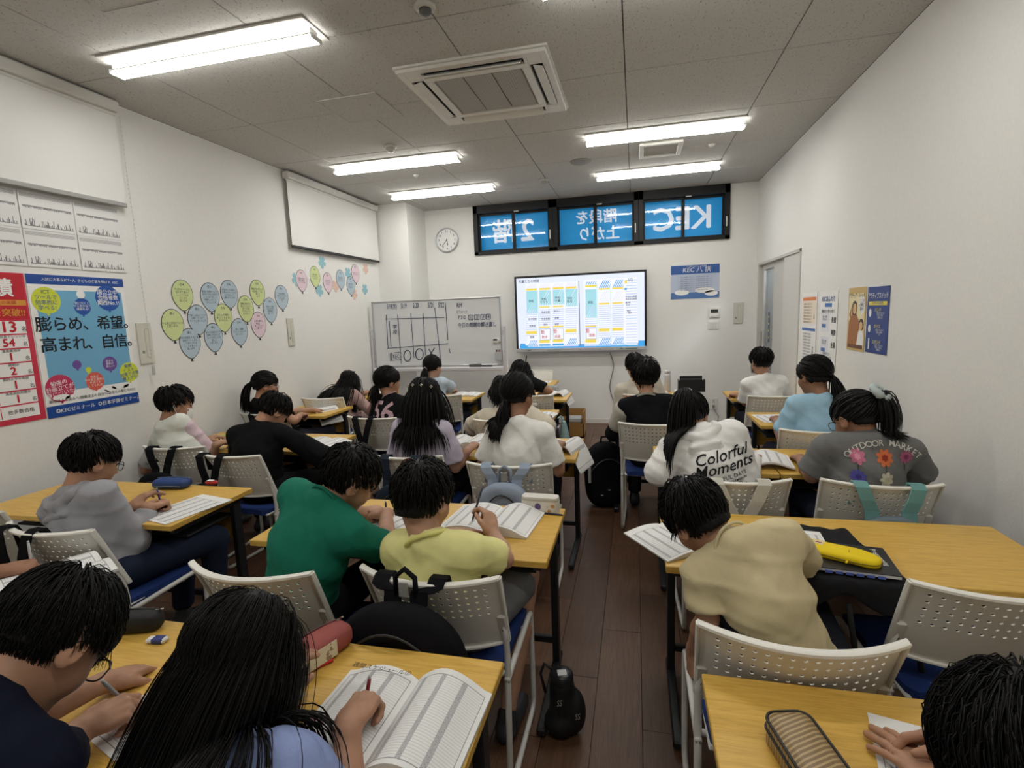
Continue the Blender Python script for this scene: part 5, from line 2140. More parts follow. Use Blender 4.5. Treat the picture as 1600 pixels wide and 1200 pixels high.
def person(label, hip, head, face, hair='short', hopt=None, skin=0, shirt=(.5, .5, .5), sleeve='short', pants=(.02, .02, .03), ty=0, s=1.0, hs=1.0, sw=.137,
           lw=None, rw=None, lpose='rest', rpose='write', ldir=None, rdir=None, lhint=None, rhint=None, lnorm=None, rnorm=None, detail=1.0, vox=.009, hood=False, collar=None, legs=True, shorts=False, neckadj=(0, 0, 0), sleeve_col=None, knit=0, fat=1.0, eyes='open', closed=False, puff=1.0, hem=None, tuck=-.05, back=.02, legyaw=0, shirt_name='shirt', neck=None, lel=None, rel=None):
    t = thing('person', label, 'person', (0, 0, 0))
    K = np.array(head, float)
    R = rotm(*face)
    hs = hs * 1.0
    hip = np.array((hip[0], hip[1], .535))
    T = rotm(ty, 0, 0)
    ax, fw_ = T @ np.array((1., 0, 0)), T @ np.array((0., 1, 0))
    # neck base
    N = K + R @ (np.array((0, -.05, -.105)) * hs) + np.array((0, 0, -.045)) + np.array(neckadj)
    if neck is not None:
        N = np.array(neck, float)
    spine = N - hip
    ax = unit(ax - unit(spine) * (ax @ unit(spine)))            # shoulders square to the spine
    bk = unit(np.cross(unit(spine), ax)) * -1.0                 # towards the chest -> back
    if bk @ fw_ > 0:
        bk = -bk
    C = hip + spine * .58 + bk * back
    up = unit(spine)
    SL = N - ax * sw * s - up * .045 * s + bk * -.012
    SR = N + ax * sw * s - up * .045 * s + bk * -.012
    l1, l2 = .262 * s, .225 * s
    # ------------------------------------------------ skin
    gs = []
    lo = np.minimum.reduce([N, hip, SL, SR]) - .25
    hi = np.maximum.reduce([N, hip, SL, SR]) + .25
    body = Grid(lo, hi, .016)
    nk = .043 * hs
    top = K + R @ (np.array((0, -.022, -.05)) * hs)
    body.cone(N - up * .06, N + (top - N) * .3, nk * 1.15, nk * .92, .02)
    body.cone(hip, C, .07, .07, .03, ax, 1.25)
    body.cone(C, N - up * .06, .07, .045, .03, ax, 1.35)
    body.cone(SL, SR, .034, .034, .03)
    gs.append(body)
    hg = Grid(K - .17, K + .17, .0042 if detail > 1.55 else (.006 if detail > 1.1 else .009))
    head_prims(hg, K, R, hs)
    hg.cone(top, N - up * .01, nk * .98, nk * 1.08, .03)
    gs.append(hg)
    arms = {}
    for side, W_, pose, dr, hint, S0, nm, Eo in ((-1, lw, lpose, ldir, lhint, SL, lnorm, lel), (1, rw, rpose, rdir, rhint, SR, rnorm, rel)):
        if W_ is None:
            W_ = hip + fw_ * .36 + ax * side * .1 + np.array((0, 0, .21))
        W_ = np.array(W_, float)
        hint = np.array(hint) if hint is not None else (ax * side * .4 + np.array((0, 0, -1.0)) - fw_ * .3)
        El = ik(S0, W_, l1, l2, hint) if Eo is None else np.array(Eo, float)
        dr = unit(dr) if dr is not None else unit(unit(W_ - El) * .6 + fw_ * .4 + np.array((0, 0, -.12)))
        nm = nm if nm is not None else (0, 0, -1)
        vh = .0034 if detail > 2 else (.0048 if detail > 1.1 else .0075)
        lo = np.minimum.reduce([El, W_, W_ + dr * .19]) - .07
        hi = np.maximum.reduce([El, W_, W_ + dr * .19]) + .07
        ag = Grid(lo, hi, vh)
        ag.cone(El, El + (W_ - El) * .35, .033 * s, .034 * s, .01)
        ag.cone(El + (W_ - El) * .35, W_, .034 * s, .0215 * s, .012)
        tips = hand(ag, W_, dr, nm, side, s * 1.0, pose)
        gs.append(ag)
        lo = np.minimum(S0, El) - .07
        hi = np.maximum(S0, El) + .07
        ug = Grid(lo, hi, .010)
        ug.cone(S0, El, .038 * s, .034 * s, .01)
        gs.append(ug)
        arms[side] = (S0, El, W_, dr, tips)
    # ------------------------------------------------ legs
    kn, an = {}, {}
    LY = rotm(legyaw, 0, 0)
    lf, la = LY @ np.array((0., 1, 0)), LY @ np.array((1., 0, 0))
    for side in (-1, 1):
        h0 = hip + la * side * .075 + np.array((0, 0, -.02))
        k0 = h0 + lf * .37 * s + la * side * .05 + np.array((0, 0, .0))
        k0[2] = .505
        a0 = k0 + lf * tuck + np.array((0, 0, -.42 * s))
        a0[2] = .085
        kn[side], an[side] = (h0, k0), a0
        if legs and shorts:
            lg = Grid(np.minimum(k0, a0) - .08, np.maximum(k0, a0) + .08, .015)
            lg.cone(h0 + (k0 - h0) * .5, k0, .065, .05, .01)
            lg.cone(k0, k0 + (a0 - k0) * .4, .048, .05, .015)
            lg.cone(k0 + (a0 - k0) * .4, a0, .05, .03, .015)
            gs.append(lg)
    me = grids_to_mesh('person', gs, 1)
    b = link('body', me, SKIN[skin], t)
    # ------------------------------------------------ shirt
    ph = RNG.uniform(0, 6.28, 6)
    ux, uz, uf = ax, up, bk

    def fold(x, y, z):
        a = x * ux[0] + y * ux[1] + z * ux[2]
        c = x * uz[0] + y * uz[1] + z * uz[2]
        w = x * uf[0] + y * uf[1] + z * uf[2]
        f1 = np.abs(np.sin(a * 19 + c * 22 + 1.1 * np.sin(c * 13 + ph[0]) + ph[1]))
        f2 = np.abs(np.sin(c * 24 - a * 12 + 1.4 * np.sin(a * 15 + ph[2]) + w * 14 + ph[3]))
        return .0095 * np.minimum(f1, .45) + .008 * np.minimum(f2, .4) - .006 + .0016 * np.sin(c * 60 + a * 40 + 2 * np.sin(a * 31 + ph[4]) + ph[5])

    lo = np.minimum.reduce([N, hip, arms[-1][1], arms[1][1], arms[-1][2], arms[1][2]]) - .2
    hi = np.maximum.reduce([N, hip, arms[-1][1], arms[1][1], arms[-1][2], arms[1][2]]) + .2
    if detail < 1.1:
        vox = .012
    sg = Grid(lo, hi, vox)
    lowp = hip - up * .045
    f_ = fat
    sg.cone(lowp, C, .096 * f_ * s, .094 * f_ * s, .03, ax, 1.28, disp=fold)
    sg.cone(C, N - up * .075, .094 * f_ * s, .070 * s, .04, ax, 1.42, disp=fold)
    for S0 in (SL, SR):
        sg.cone(C + up * .03, S0 * .82 + N * .18 - up * .015, .080 * f_ * s, .050 * s, .05, disp=fold)
    sg.cone(SL + ax * .02, SR - ax * .02, .048 * s, .048 * s, .06, disp=fold)
    for S0 in (SL, SR):
        sg.cone(N + up * .002, S0, .046 * hs, .050 * s, .03, disp=fold)
    tw_ = dict(short=.0, long=1.0)
    sl_parts = None
    for side in (-1, 1):
        S0, El, W_, dr, _ = arms[side]
        tgt = sg
        if sleeve_col is not None:
            tgt = Grid(np.minimum.reduce([S0, El, W_]) - .12, np.maximum.reduce([S0, El, W_]) + .12, vox)
        if sleeve == 'short':
            e = S0 + (El - S0) * .80
            tgt.cone(S0, e, .053 * s, .060 * s * puff, .014, flat=True, disp=fold)
        elif sleeve == 'cap':
            e = S0 + (El - S0) * .42
            tgt.cone(S0, e, .062 * s, .066 * s, .03, flat=True, disp=fold)
        else:
            tgt.cone(S0, El, .060 * s * puff, .056 * s * puff, .03, disp=fold)
            tgt.cone(El, El + (W_ - El) * .92, .055 * s * puff, .036 * s, .02, flat=True, disp=fold)
        if tgt is not sg:
            V, F = tgt.mesh()
            V = smooth_verts(V, F, 1)
            c_ = sleeve_col if not isinstance(sleeve_col, dict) else sleeve_col[side]
            link('sleeve', mesh_np('sleeve', V, [F], True), cloth(c_), t)
    if hood:
        hb = N + bk * .062 - up * .03
        hg2 = Grid(N - .24, N + .24, .008)
        rim = [N - bk * .055 - ax * .045 - up * .01, N - bk * .02 - ax * .075 + up * .012, N + bk * .035 - ax * .075 + up * .008, hb - ax * .03 + up * .02, hb + ax * .03 + up * .02, N + bk * .035 + ax * .075 + up * .008, N - bk * .02 + ax * .075 + up * .012, N - bk * .055 + ax * .045 - up * .01]
        for a_, b_ in zip(rim[:-1], rim[1:]):
            hg2.cone(a_, b_, .026, .026, .012, disp=fold)
        hg2.ell(hb - up * .045 + bk * .006, (.088, .036, .062), np.stack([ax, bk, up], 1), .014)
        hg2.cone(hb - ax * .06 - up * .02 + bk * .03, hb + ax * .06 - up * .02 + bk * .03, .014, .014, .006)
        V, F = hg2.mesh()
        link('hood', mesh_np('hood', smooth_verts(V, F, 1), [F], True), cloth(shirt, knit), t)
    V, F = sg.mesh()
    V = smooth_verts(V, F, 1)
    sm = mesh_np(shirt_name, V, [F], True)
    so = link(shirt_name, sm, cloth(shirt, knit), t)
    # neckband
    if collar is not None:
        nd = unit(top - N)
        u_ = unit(ax - nd * (ax @ nd))
        w_ = np.cross(nd, u_)
        cc = N + nd * .020
        mb = MB()
        cr = collar[1] if len(collar) > 1 else .0065
        for k_ in range(collar[2] if len(collar) > 2 else 1):
            pts = [cc + nd * (.010 * k_) + (u_ * math.cos(q) * 1.12 + w_ * math.sin(q)) * (.056 * hs - .003 * k_) - nd * .012 * math.cos(q * 2) * .5 for q in np.linspace(0, 2 * PI, 26, endpoint=False)]
            mb.tube(pts, cr, 8, closed=True)
        mb.build('neckband', cloth(collar[0]), t, True)
    # ------------------------------------------------ trousers and shoes
    if legs:
        pts = [hip, kn[-1][1], kn[1][1], an[-1], an[1]]
        pg = Grid(np.minimum.reduce(pts) - .15, np.maximum.reduce(pts) + .15, .020)
        pg.ell(hip + np.array((0, 0, -.02)), (.165 * f_, .125, .10), T, .02)
        for side in (-1, 1):
            h0, k0 = kn[side]
            if shorts:
                pg.cone(h0, h0 + (k0 - h0) * .86, .085, .075, .03, flat=True)
            else:
                pg.cone(h0, k0, .084, .062, .03)
                pg.cone(k0, an[side] + np.array((0, 0, .02)), .062, .05, .02, flat=True)
        V, F = pg.mesh()
        link('shorts' if shorts else 'trousers', mesh_np('trousers', smooth_verts(V, F, 1), [F], True), cloth(pants), t)
        for side in (-1, 1):
            a0 = an[side]
            fg = Grid(a0 - .2, a0 + .26, .015)
            fg.cone(a0 + lf * -.03 + (0, 0, -.045), a0 + lf * .14 + (0, 0, -.05), .038, .034, .02)
            fg.cone(a0 + (0, 0, -.04), a0 + (0, 0, .0), .040, .038, .02)
            fg.put(lambda x, y, z: (z * 0 + y * 0 + x * 0) + (z - .004), a0 - .2, a0 + .26, cut=True)
            V, F = fg.mesh()
            link('shoe', mesh_np('shoe', V, [F], True), plain((.03, .03, .035), .6), t)
    # ------------------------------------------------ hair and face
    coll = [(hip, C, .106 * f_ * s, 1.3, ax), (C, N - up * .075, .10 * f_ * s, 1.42, ax), (SL, SR, .062, 1, None), (SL, arms[-1][1], .066, 1, None), (SR, arms[1][1], .066, 1, None)]
    if hood:
        coll.insert(2, (hb - ax * .06 - up * .03, hb + ax * .06 - up * .03, .070, 1, None))
    cs = (hopt or {}).get('cscale', 1.0)
    coll = [(a_, b_, r_ * cs, w_, x_) for (a_, b_, r_, w_, x_) in coll]
    make_hair(K, R, hs, hair, coll, detail, t, hopt or {})
    eye_parts(K, R, hs, t, closed)
    PEOPLE[label] = dict(root=t, K=K, R=R, hs=hs, N=N, arms=arms, shirt=so, up=up, ax=ax, bk=bk, hip=hip, C=C, V=V)
    return PEOPLE[label]


def head_pt(p, x, y, z):
    return p['K'] + p['R'] @ (np.array((x, y, z)) * p['hs'])


def glasses(p, mat):
    mb = MB()
    for sx in (-1, 1):
        pts = []
        for q in np.linspace(0, 2 * PI, 20, endpoint=False):
            cx, cz = math.copysign(abs(math.cos(q)) ** .7, math.cos(q)) * .026, math.copysign(abs(math.sin(q)) ** .7, math.sin(q)) * .019
            pts.append(head_pt(p, sx * .034 + cx, .102 - .0009 * abs(cx) * 100 * .12 - .004 * abs(sx * .034 + cx) / .03, cz))
        mb.tube(pts, .0016, 6, closed=True)
        mb.tube([head_pt(p, sx * .060, .096, .006), head_pt(p, sx * .076, .07, .010), head_pt(p, sx * .083, .0, .016), head_pt(p, sx * .082, -.02, .002)], .0015, 6)
    mb.tube([head_pt(p, -.01, .103, .004), head_pt(p, 0, .106, .007), head_pt(p, .01, .103, .004)], .0015, 6)
    o = mb.build('glasses', mat, p['root'], True)
    mb = MB()
    for sx in (-1, 1):
        vs = [head_pt(p, sx * .034 + .025 * math.cos(q), .101 - .0035 * abs(sx * .034 + .025 * math.cos(q)) / .03, .018 * math.sin(q)) for q in np.linspace(0, 2 * PI, 16, endpoint=False)]
        mb.add(vs, [list(range(16))])
    mb.build('lens', GLASS, o)


def mask(p):
    """white face mask with ear loops"""
    vs, fs = [], []
    for j in range(9):
        z = -.012 - .085 * j / 8
        for i in range(13):
            a = -1.15 + 2.3 * i / 12
            fr = .088 + .022 * math.sin(PI * (j + .6) / 9) * math.cos(a * .8)
            if j == 8:
                fr -= .018
            x = math.sin(a) * .070
            y = math.cos(a) * fr * .78 + .026
            vs.append(head_pt(p, x, y, z))
    for j in range(8):
        for i in range(12):
            a = j * 13 + i
            fs.append([a, a + 1, a + 14, a + 13])
    MB().add(vs, fs).build('face_mask', plain((.78, .79, .78), .8, .2, name='mask_cloth'), p['root'], True)
    mb = MB()
    for sx in (-1, 1):
        mb.tube([head_pt(p, sx * .064, .05, -.02), head_pt(p, sx * .08, .01, .02), head_pt(p, sx * .086, -.02, .022), head_pt(p, sx * .085, -.028, -.01), head_pt(p, sx * .08, -.005, -.045), head_pt(p, sx * .066, .045, -.078)], .0014, 6)
    mb.build('ear_loop', plain((.78, .79, .78), .8, .2), p['root'], True)


def back_print(p, geo, mat, u0, v0, name='shirt_print', off=.003, su=1.0):
    """geo: list of (V2, F) in metres on the back plane; u right, v up from the point N - up*v0 ; projected on the cloth"""
    me = p['shirt'].data
    bvh = BVHTree.FromPolygons([v.co for v in me.vertices], [tuple(q.vertices) for q in me.polygons])
    out = MB()
    base = p['N'] + p['bk'] * .5
    for (V2, F) in geo:
        vs = []
        for q in V2:
            o_ = base + p['ax'] * (q[0] * su + u0) + p['up'] * (q[1] + v0)
            hit = bvh.ray_cast(Vector(o_), Vector(-p['bk']))
            if hit[0] is None:
                vs.append(o_ - p['bk'] * .5)
            else:
                vs.append(np.array(hit[0]) + p['bk'] * off)
        out.add(vs, F)
    return out.build(name, mat, p['root'])


def pencil(label, grip, axis, mat, length=.16, r=.0042, tipmat=None, at=.035, cat='pencil'):
    """writing tool through the grip point; axis points up from the tip"""
    a = unit(axis)
    tip = np.array(grip) - a * at
    t = thing('pencil' if cat == 'pencil' else 'pen', label, cat, tuple(tip))
    M = Vector(a).to_track_quat('Z', 'Y').to_matrix().to_4x4()
    MB().lathe([(r, .014), (r, length * .9), (r * .92, length)], 8, M).build('barrel', mat, t, True)
    MB().lathe([(.0006, 0), (r * .95, .014)], 8, M).build('tip', tipmat or plain((.1, .1, .1), .4), t, True)
    MB().lathe([(r * .8, length), (r * .8, length + .008)], 8, M).build('end_cap', plain((.5, .5, .5), .3), t, True)
    return t

# ================================================================== chairs in place
chair('white perforated chair of the boy in a beige T-shirt', .364, 1.47)
chair('empty white perforated chair with blue seat beside the boy in a beige T-shirt', .93, 1.77, .04)
chair('white perforated chair of the boy in a pale yellow T-shirt', -.61, 1.60)
chair('white perforated chair of the boy in a green T-shirt', -1.184, 1.535)
chair('white perforated chair of the boy in a grey hoodie', -2.235, 1.70, -.03)
chair('empty white perforated chair by the poster wall beside the boy in a grey hoodie', -2.86, 1.80, -.03)
chair('white perforated chair of the girl in a white hoodie', .42, 2.605, .04)
chair('white perforated chair of the girl in a grey flower-print T-shirt', 1.005, 2.625, -.04)
chair('white perforated chair of the girl in a lavender top', -1.255, 2.823)
chair('white perforated chair of the girl in a white knit top', -.645, 2.73, .03)
chair('white perforated chair of the masked boy with pink sleeves', -2.89, 2.87, .06)
chair('white perforated chair of the boy in black at the shared desk', -2.32, 2.742, -.08)
chair('white perforated chair of the girl in the black shirt numbered 56', -1.976, 3.83, -.12)
chair('white perforated chair of the girl in a cream blouse', -.94, 3.79, 0)
chair('white perforated chair of the boy in the varsity jacket', .115, 3.73, -.04)
chair('white perforated chair of the girl in a sky blue T-shirt', 1.08, 3.585, -.05)
chair('white perforated chair of the masked boy by the door', 1.105, 4.845, .1)
chair('white perforated chair of the girl with waist-long hair in pink', -3.04, 4.725, .06)
chair('white perforated chair of the ponytailed girl in pale blue', -1.915, 4.86, .25)
chair('white perforated chair of the child in black bent over the desk', -.965, 4.89, 0)
chair('white perforated chair of the person in a beige long-sleeved top', .11, 4.92, 0)
chair('white perforated chair of the ponytailed girl with glasses in black', -3.085, 3.95, 0)
chair('white perforated chair facing the class below the display screen', -1.27, 6.36, PI)
chair('white perforated chair of the bespectacled boy in navy', -1.22, .42, 0)
chair('white perforated chair of the girl with very long loose hair', -.66, .40, 0)
chair('white perforated chair of the student erasing at the lower right', .95, .42, 0)
chair('white perforated chair of the student at the left picture edge', -2.62, .62, 0)

# ================================================================== people
A = ony


def D(px, py, z=.735): return onz(px, py, z)


WHITE_C = (.72, .71, .68)
# --- nearest row
p1 = person('boy in navy T-shirt and dark-framed glasses bending over his worksheet', (-1.2, .42), A(76, 1003, .62), (4, 60, 0), 'short', dict(dens=2.2), 1, (.008, .010, .022), 'short', s=1.0, hs=.98, detail=2.2, vox=.008,
            rw=D(128, 1140, .755), rdir=(.35, .8, .0), rnorm=(-.35, .1, -1), rpose='write', lw=(-1.22, .86, .735), lpose='rest', neck=A(-45, 1105, .50), rel=A(85, 1185, .66))
glasses(p1, plain((.035, .022, .016), .3))
p2 = person('girl with very long loose black hair in a light blue shirt', (-.62, .46), A(374, 1030, .79), (10, 30, 0), 'long', dict(len=.52, g=.30, backw=-1.2, ncoll=3, dens=2.0, cscale=1.15, gvec=(-.08, -.75, -1)), 1, (.27, .34, .60), 'short', s=1.0, hs=1.02, detail=2.6, vox=.008,
            rw=D(545, 1135, .775), rdir=(-.02, 1, .05), rnorm=(.15, .1, -1), rpose='write', rel=A(540, 1290, .70), neck=A(348, 1182, .69), lw=(-.80, .86, .735), lpose='rest')
p3 = person('student with black hair erasing at the lower right corner', (.93, .42), A(1640, 1245, .64), (-12, 48, 0), 'bowl', dict(dens=2.5), 1, (.012, .012, .014), 'short', s=1.0, hs=1.03, detail=2.2, vox=.009,
            lw=D(1485, 1238, .73), ldir=(-.42, .9, -.02), lpose='flat', lnorm=(0, 0, -1), rw=D(1540, 1168, .775), rdir=(-.8, .5, -.25), rnorm=(-.3, -.4, -.8), rpose='rest')
p4 = person('student at the left picture edge of whom only the writing hand shows', (-2.62, .62), (-2.72, .74, 1.06), (0, 45, 0), 'short', dict(), 2, (.02, .02, .025), 'short', detail=.8,
            rw=D(2, 893, .755), rdir=(.6, .7, .0), rnorm=(-.2, .1, -1), rpose='fist', rhint=(.6, -.6, -.6))
# --- second row
p5 = person('boy in a grey hoodie and glasses writing at the poster-side desk', (-2.25, 1.69), A(143, 722, 1.72), (14, 24, 0), 'short', dict(), 1, (.34, .34, .365), 'long', (.012, .018, .04), s=1.03, hs=1.05, detail=1.6, vox=.009, hood=True, fat=1.05,
            rw=D(232, 792, .745), rdir=(.15, 1, 0), lw=D(200, 795, .745), lpose='rest', rpose='fist', rel=A(208, 846, 1.72), puff=1.1, legyaw=12)
glasses(p5, plain((.03, .03, .035), .3))
p6 = person('boy in a green T-shirt leaning over his worksheet', (-1.2, 1.53), A(545, 750, 1.62), (38, 36, 8), 'short', dict(), 1, (.010, .165, .105), 'short', s=1.08, hs=1.05, detail=1.5, vox=.009, fat=1.1, ty=18, pants=(.008, .008, .010),
            rw=D(604, 802, .75), rdir=(-.85, .5, -.1), rnorm=(0, -.3, -1), rpose='fist', rel=D(603, 858, .73), neck=A(505, 786, 1.54), lw=D(563, 800, .74), ldir=(.75, .65, 0), lpose='write', collar=((.010, .15, .095), .006), sw=.155)
p7 = person('boy in a pale yellow T-shirt holding up a mechanical pencil', (-.61, 1.58), A(661, 780, 1.52), (12, 18, 0), 'bowl', dict(), 0, (.80, .76, .33), 'short', (.20, .20, .21), s=1.0, hs=1.05, detail=1.6, vox=.008, ty=4, shorts=True,
            rw=A(772, 834, 1.80), rdir=(-.30, .45, .85), rnorm=(-.85, .45, .1), rpose='write', rel=D(788, 874, .745), neck=A(667, 848, 1.46), lw=D(690, 835, .735), ldir=(.75, .6, -.05), lpose='flat', collar=((.78, .75, .25), .0075), legyaw=8, tuck=-.26)
p8 = person('boy in a beige T-shirt leaning sideways over his notebook', (.455, 1.49), A(1091, 810, 1.60), (-22, 40, -22), 'bowl', dict(), 1, (.64, .545, .33), 'short', (.012, .014, .02), s=1.0, hs=1.02, detail=1.6, vox=.008, ty=-4,
            lw=D(1084, 1016, .50), ldir=(-.1, -.1, -1), lpose='fist', lnorm=(1, .2, 0), fat=.86, lel=A(1106, 966, 1.47), neck=A(1150, 852, 1.50), sw=.128, rw=(.50, 1.97, .74), rpose='rest', rel=A(1258, 880, 1.74), collar=((.62, .53, .32), .0045), back=.035)
# --- third row
p9 = person('masked boy in a white T-shirt with pink sleeves', (-2.89, 2.87), A(274, 632, 2.86), (32, 14, 0), 'spiky', dict(), 1, (.72, .74, .67), 'short', sleeve_col={1: (.70, .54, .60), -1: (.42, .42, .41)}, s=1.0, hs=1.05, detail=1.2,
            rw=D(338, 695, .745), rdir=(.3, .9, .2), lw=(-3.05, 3.05, .735), rel=A(333, 714, 2.95), lel=A(226, 735, 2.82))
mask(p9)
p10 = person('boy in a loose black T-shirt bent low over an open book', (-2.33, 2.74), A(427, 643, 2.86), (22, 46, 4), 'short', dict(), 1, (.008, .008, .009), 'short', (.008, .008, .009), s=1.08, hs=1.03, detail=1.2, shorts=True, fat=1.12, puff=1.2, sw=.16, legyaw=25,
             rw=(-2.22, 3.08, .735), rdir=(-.9, .3, 0), lw=(-2.50, 3.05, .735), rel=A(522, 724, 2.88))
p11 = person('girl in a lavender top with long half-up hair', (-1.255, 2.82), A(664, 622, 2.88), (4, 16, 0), 'halfup', dict(len=.38, ncoll=2, dens=1.5), 0, (.54, .49, .60), 'short', s=1.0, hs=.98, detail=1.3, puff=1.25,
             rw=D(730, 705, .74), rel=A(712, 731, 2.86), lel=A(622, 722, 2.86), lw=(-1.40, 3.06, .735))
p12 = person('girl in a white knit top with a low ponytail', (-.645, 2.74), A(808, 618, 2.80), (22, 12, 0), 'pony', dict(tie=(-.01, -.095, -.045), len=.24, kick=.7, fan=.35, band=plain((.02, .02, .02)), band_r=(.016, .004)), 2, (.82, .81, .77), 'short', s=1.03, hs=1.03, detail=1.3, knit=1, ty=8, fat=1.0,
             rw=D(872, 697, .775), rdir=(.0, 1, .1), rpose='rest', rel=A(873, 736, 2.74), lel=A(752, 732, 2.74), neck=A(811, 662, 2.72), lw=(-.80, 3.02, .735))
p13 = person('girl in a white printed hoodie with a long high ponytail', (.42, 2.61), A(1078, 652, 2.74), (6, 34, 0), 'pony', dict(tie=(-.01, -.075, .085), len=.50, kick=.25, drop=1.0, fan=.16, spread=.036, ncoll=3, cscale=1.12, tdens=2, band=plain((.5, .5, .52), .3), band_r=(.018, .004), g=.34), 1, (.88, .87, .85), 'long', s=1.03, hs=1.02, detail=1.4, hood=True, fat=1.08, puff=1.25, vox=.008,
             lw=(.20, 2.88, .73), lel=A(1030, 737, 2.62), rw=(.62, 2.92, .74), rel=A(1163, 745, 2.66), neck=A(1094, 676, 2.66))
p14 = person('girl in a grey flower-print T-shirt with a scrunchie ponytail', (1.005, 2.63), A(1338, 656, 2.64), (-26, 28, 0), 'pony', dict(tie=(.025, -.085, .065), len=.24, kick=1.1, fan=.5, band=new_mat('scrunchie', (.45, .52, .52), .7), band_r=(.036, .016), band_out=.024, g=.4), 2, (.17, .17, .165), 'short', s=1.06, hs=1.05, detail=1.4, fat=1.1, puff=1.15, vox=.008, sw=.16,
             lw=(.85, 2.95, .735), lel=A(1268, 744, 2.64), rw=(1.2, 2.98, .735), rel=A(1440, 748, 2.68), neck=A(1358, 688, 2.57), pants=(.02, .03, .06))
glasses(p14, plain((.03, .03, .035), .3))
# --- fourth row
p15 = person('ponytailed girl with thin glasses in a black top', (-3.0, 3.95), A(415, 603, 3.78), (44, 12, 0), 'pony', dict(tie=(-.01, -.1, .01), len=.26, kick=.8, fan=.3), 1, (.010, .010, .011), 'short', s=1.0, hs=1.0, detail=.8,
             rw=D(470, 648, .745), rhint=(.8, -.6, -.4), lw=(-2.95, 4.2, .735), lhint=(.4, -.5, -.9), sw=.12, ty=10)
glasses(p15, plain((.5, .5, .5), .3))
p16 = person('girl in a black shirt numbered 56 in pink', (-1.975, 3.83), A(606, 597, 3.86), (38, 4, 0), 'pony', dict(tie=(-.02, -.1, -.04), len=.15, kick=.5, fan=.3), 1, (.010, .010, .011), 'short', s=1.0, hs=1.04, detail=.9, ty=14, collar=((.45, .30, .34), .005), neck=A(610, 621, 3.83),
             rw=(-1.75, 4.12, .735), lw=(-2.1, 4.12, .735))
p17 = person('girl in a cream blouse with puffed sleeves', (-.94, 3.80), A(787, 612, 3.92), (0, 22, 0), 'long', dict(len=.14), 1, (.62, .56, .45), 'long', s=1.0, hs=1.0, detail=.8, puff=1.5,
             rw=D(855, 652, .735), lw=(-1.12, 4.1, .735), rhint=(1, -.3, -.5), lhint=(-1, -.3, -.5))
p18 = person('boy in a black varsity jacket with striped collar', (.11, 3.74), A(1008, 588, 3.72), (-8, 6, 0), 'bowl', dict(), 1, (.009, .009, .011), 'long', s=1.08, hs=1.08, detail=1.0, fat=1.08, sleeve_col=(.010, .010, .013), collar=((.42, .40, .34), .004, 2),
             lw=(-.06, 4.02, .735), rw=(.25, 4.05, .735), lhint=(-.7, -.5, -1))
p19 = person('girl in a sky blue T-shirt with a low ponytail', (1.08, 3.59), A(1272, 588, 3.56), (-24, 14, 0), 'pony', dict(tie=(.04, -.09, -.02), len=.24, kick=.8, fan=.35), 2, (.36, .58, .74), 'short', s=1.04, hs=1.05, detail=1.0, puff=1.2,
             lw=(.98, 3.98, .735), lel=A(1222, 685, 3.56), rel=A(1312, 690, 3.56), rw=(1.28, 3.96, .735))
# --- fifth row
p20 = person('girl with waist-long hair in pink bowed deep over her desk', (-3.0, 4.74), A(545, 598, 4.93), (15, 46, 0), 'veil', dict(len=.55, dens=1.6, g=.25, ncoll=3, cscale=1.12, gvec=(-.2, -.55, -1)), 1, (.45, .30, .27), 'long', s=1.0, hs=1.0, detail=.9,
             rw=D(585, 625, .735), rhint=(1, -.2, -.3), lw=(-2.98, 5.2, .735), lhint=(.1, -.5, -.9), pants=(.4, .28, .26))
p21 = person('ponytailed girl in a pale blue T-shirt before the whiteboard', (-1.92, 4.87), A(676, 574, 4.90), (16, 8, 0), 'pony', dict(tie=(-.005, -.1, -.01), len=.16, kick=.5, fan=.25, band=plain((.6, .6, .6)), band_r=(.014, .005)), 0, (.48, .56, .64), 'short', s=1.0, hs=1.0, detail=.8, ty=10, puff=1.2,
             rw=D(708, 608, .76), rpose='fist', rhint=(1, -.6, -.4), lw=(-2.05, 5.15, .735))
p22 = person('child in black bent over the desk below the display screen', (-.965, 4.89), A(812, 583, 5.10), (30, 44, 0), 'long', dict(len=.13), 1, (.010, .010, .011), 'short', s=1.0, hs=1.0, detail=.8,
             rw=D(848, 613, .735), lw=(-1.1, 5.15, .735), rhint=(1, -.6, -.2))
p23 = person('person in a beige long-sleeved top at the desk with the bottle', (.11, 4.92), A(992, 573, 4.92), (-4, 12, 0), 'short', dict(), 1, (.58, .53, .45), 'long', s=1.06, hs=1.02, detail=.8, puff=1.15,
             lw=D(975, 628, .735), lel=A(969, 641, 4.9), rel=A(1036, 634, 4.9), rw=(.28, 5.2, .735))
p24 = person('masked boy in a white T-shirt by the door', (1.105, 4.85), A(1189, 565, 4.86), (-14, 10, 0), 'bowl', dict(), 1, (.84, .83, .81), 'short', s=1.0, hs=1.0, detail=.9, puff=1.25,
             lw=D(1153, 617, .735), ldir=(-.6, .7, 0), lpose='fist', lel=A(1166, 630, 4.92), rw=(1.28, 5.2, .735))
mask(p24)


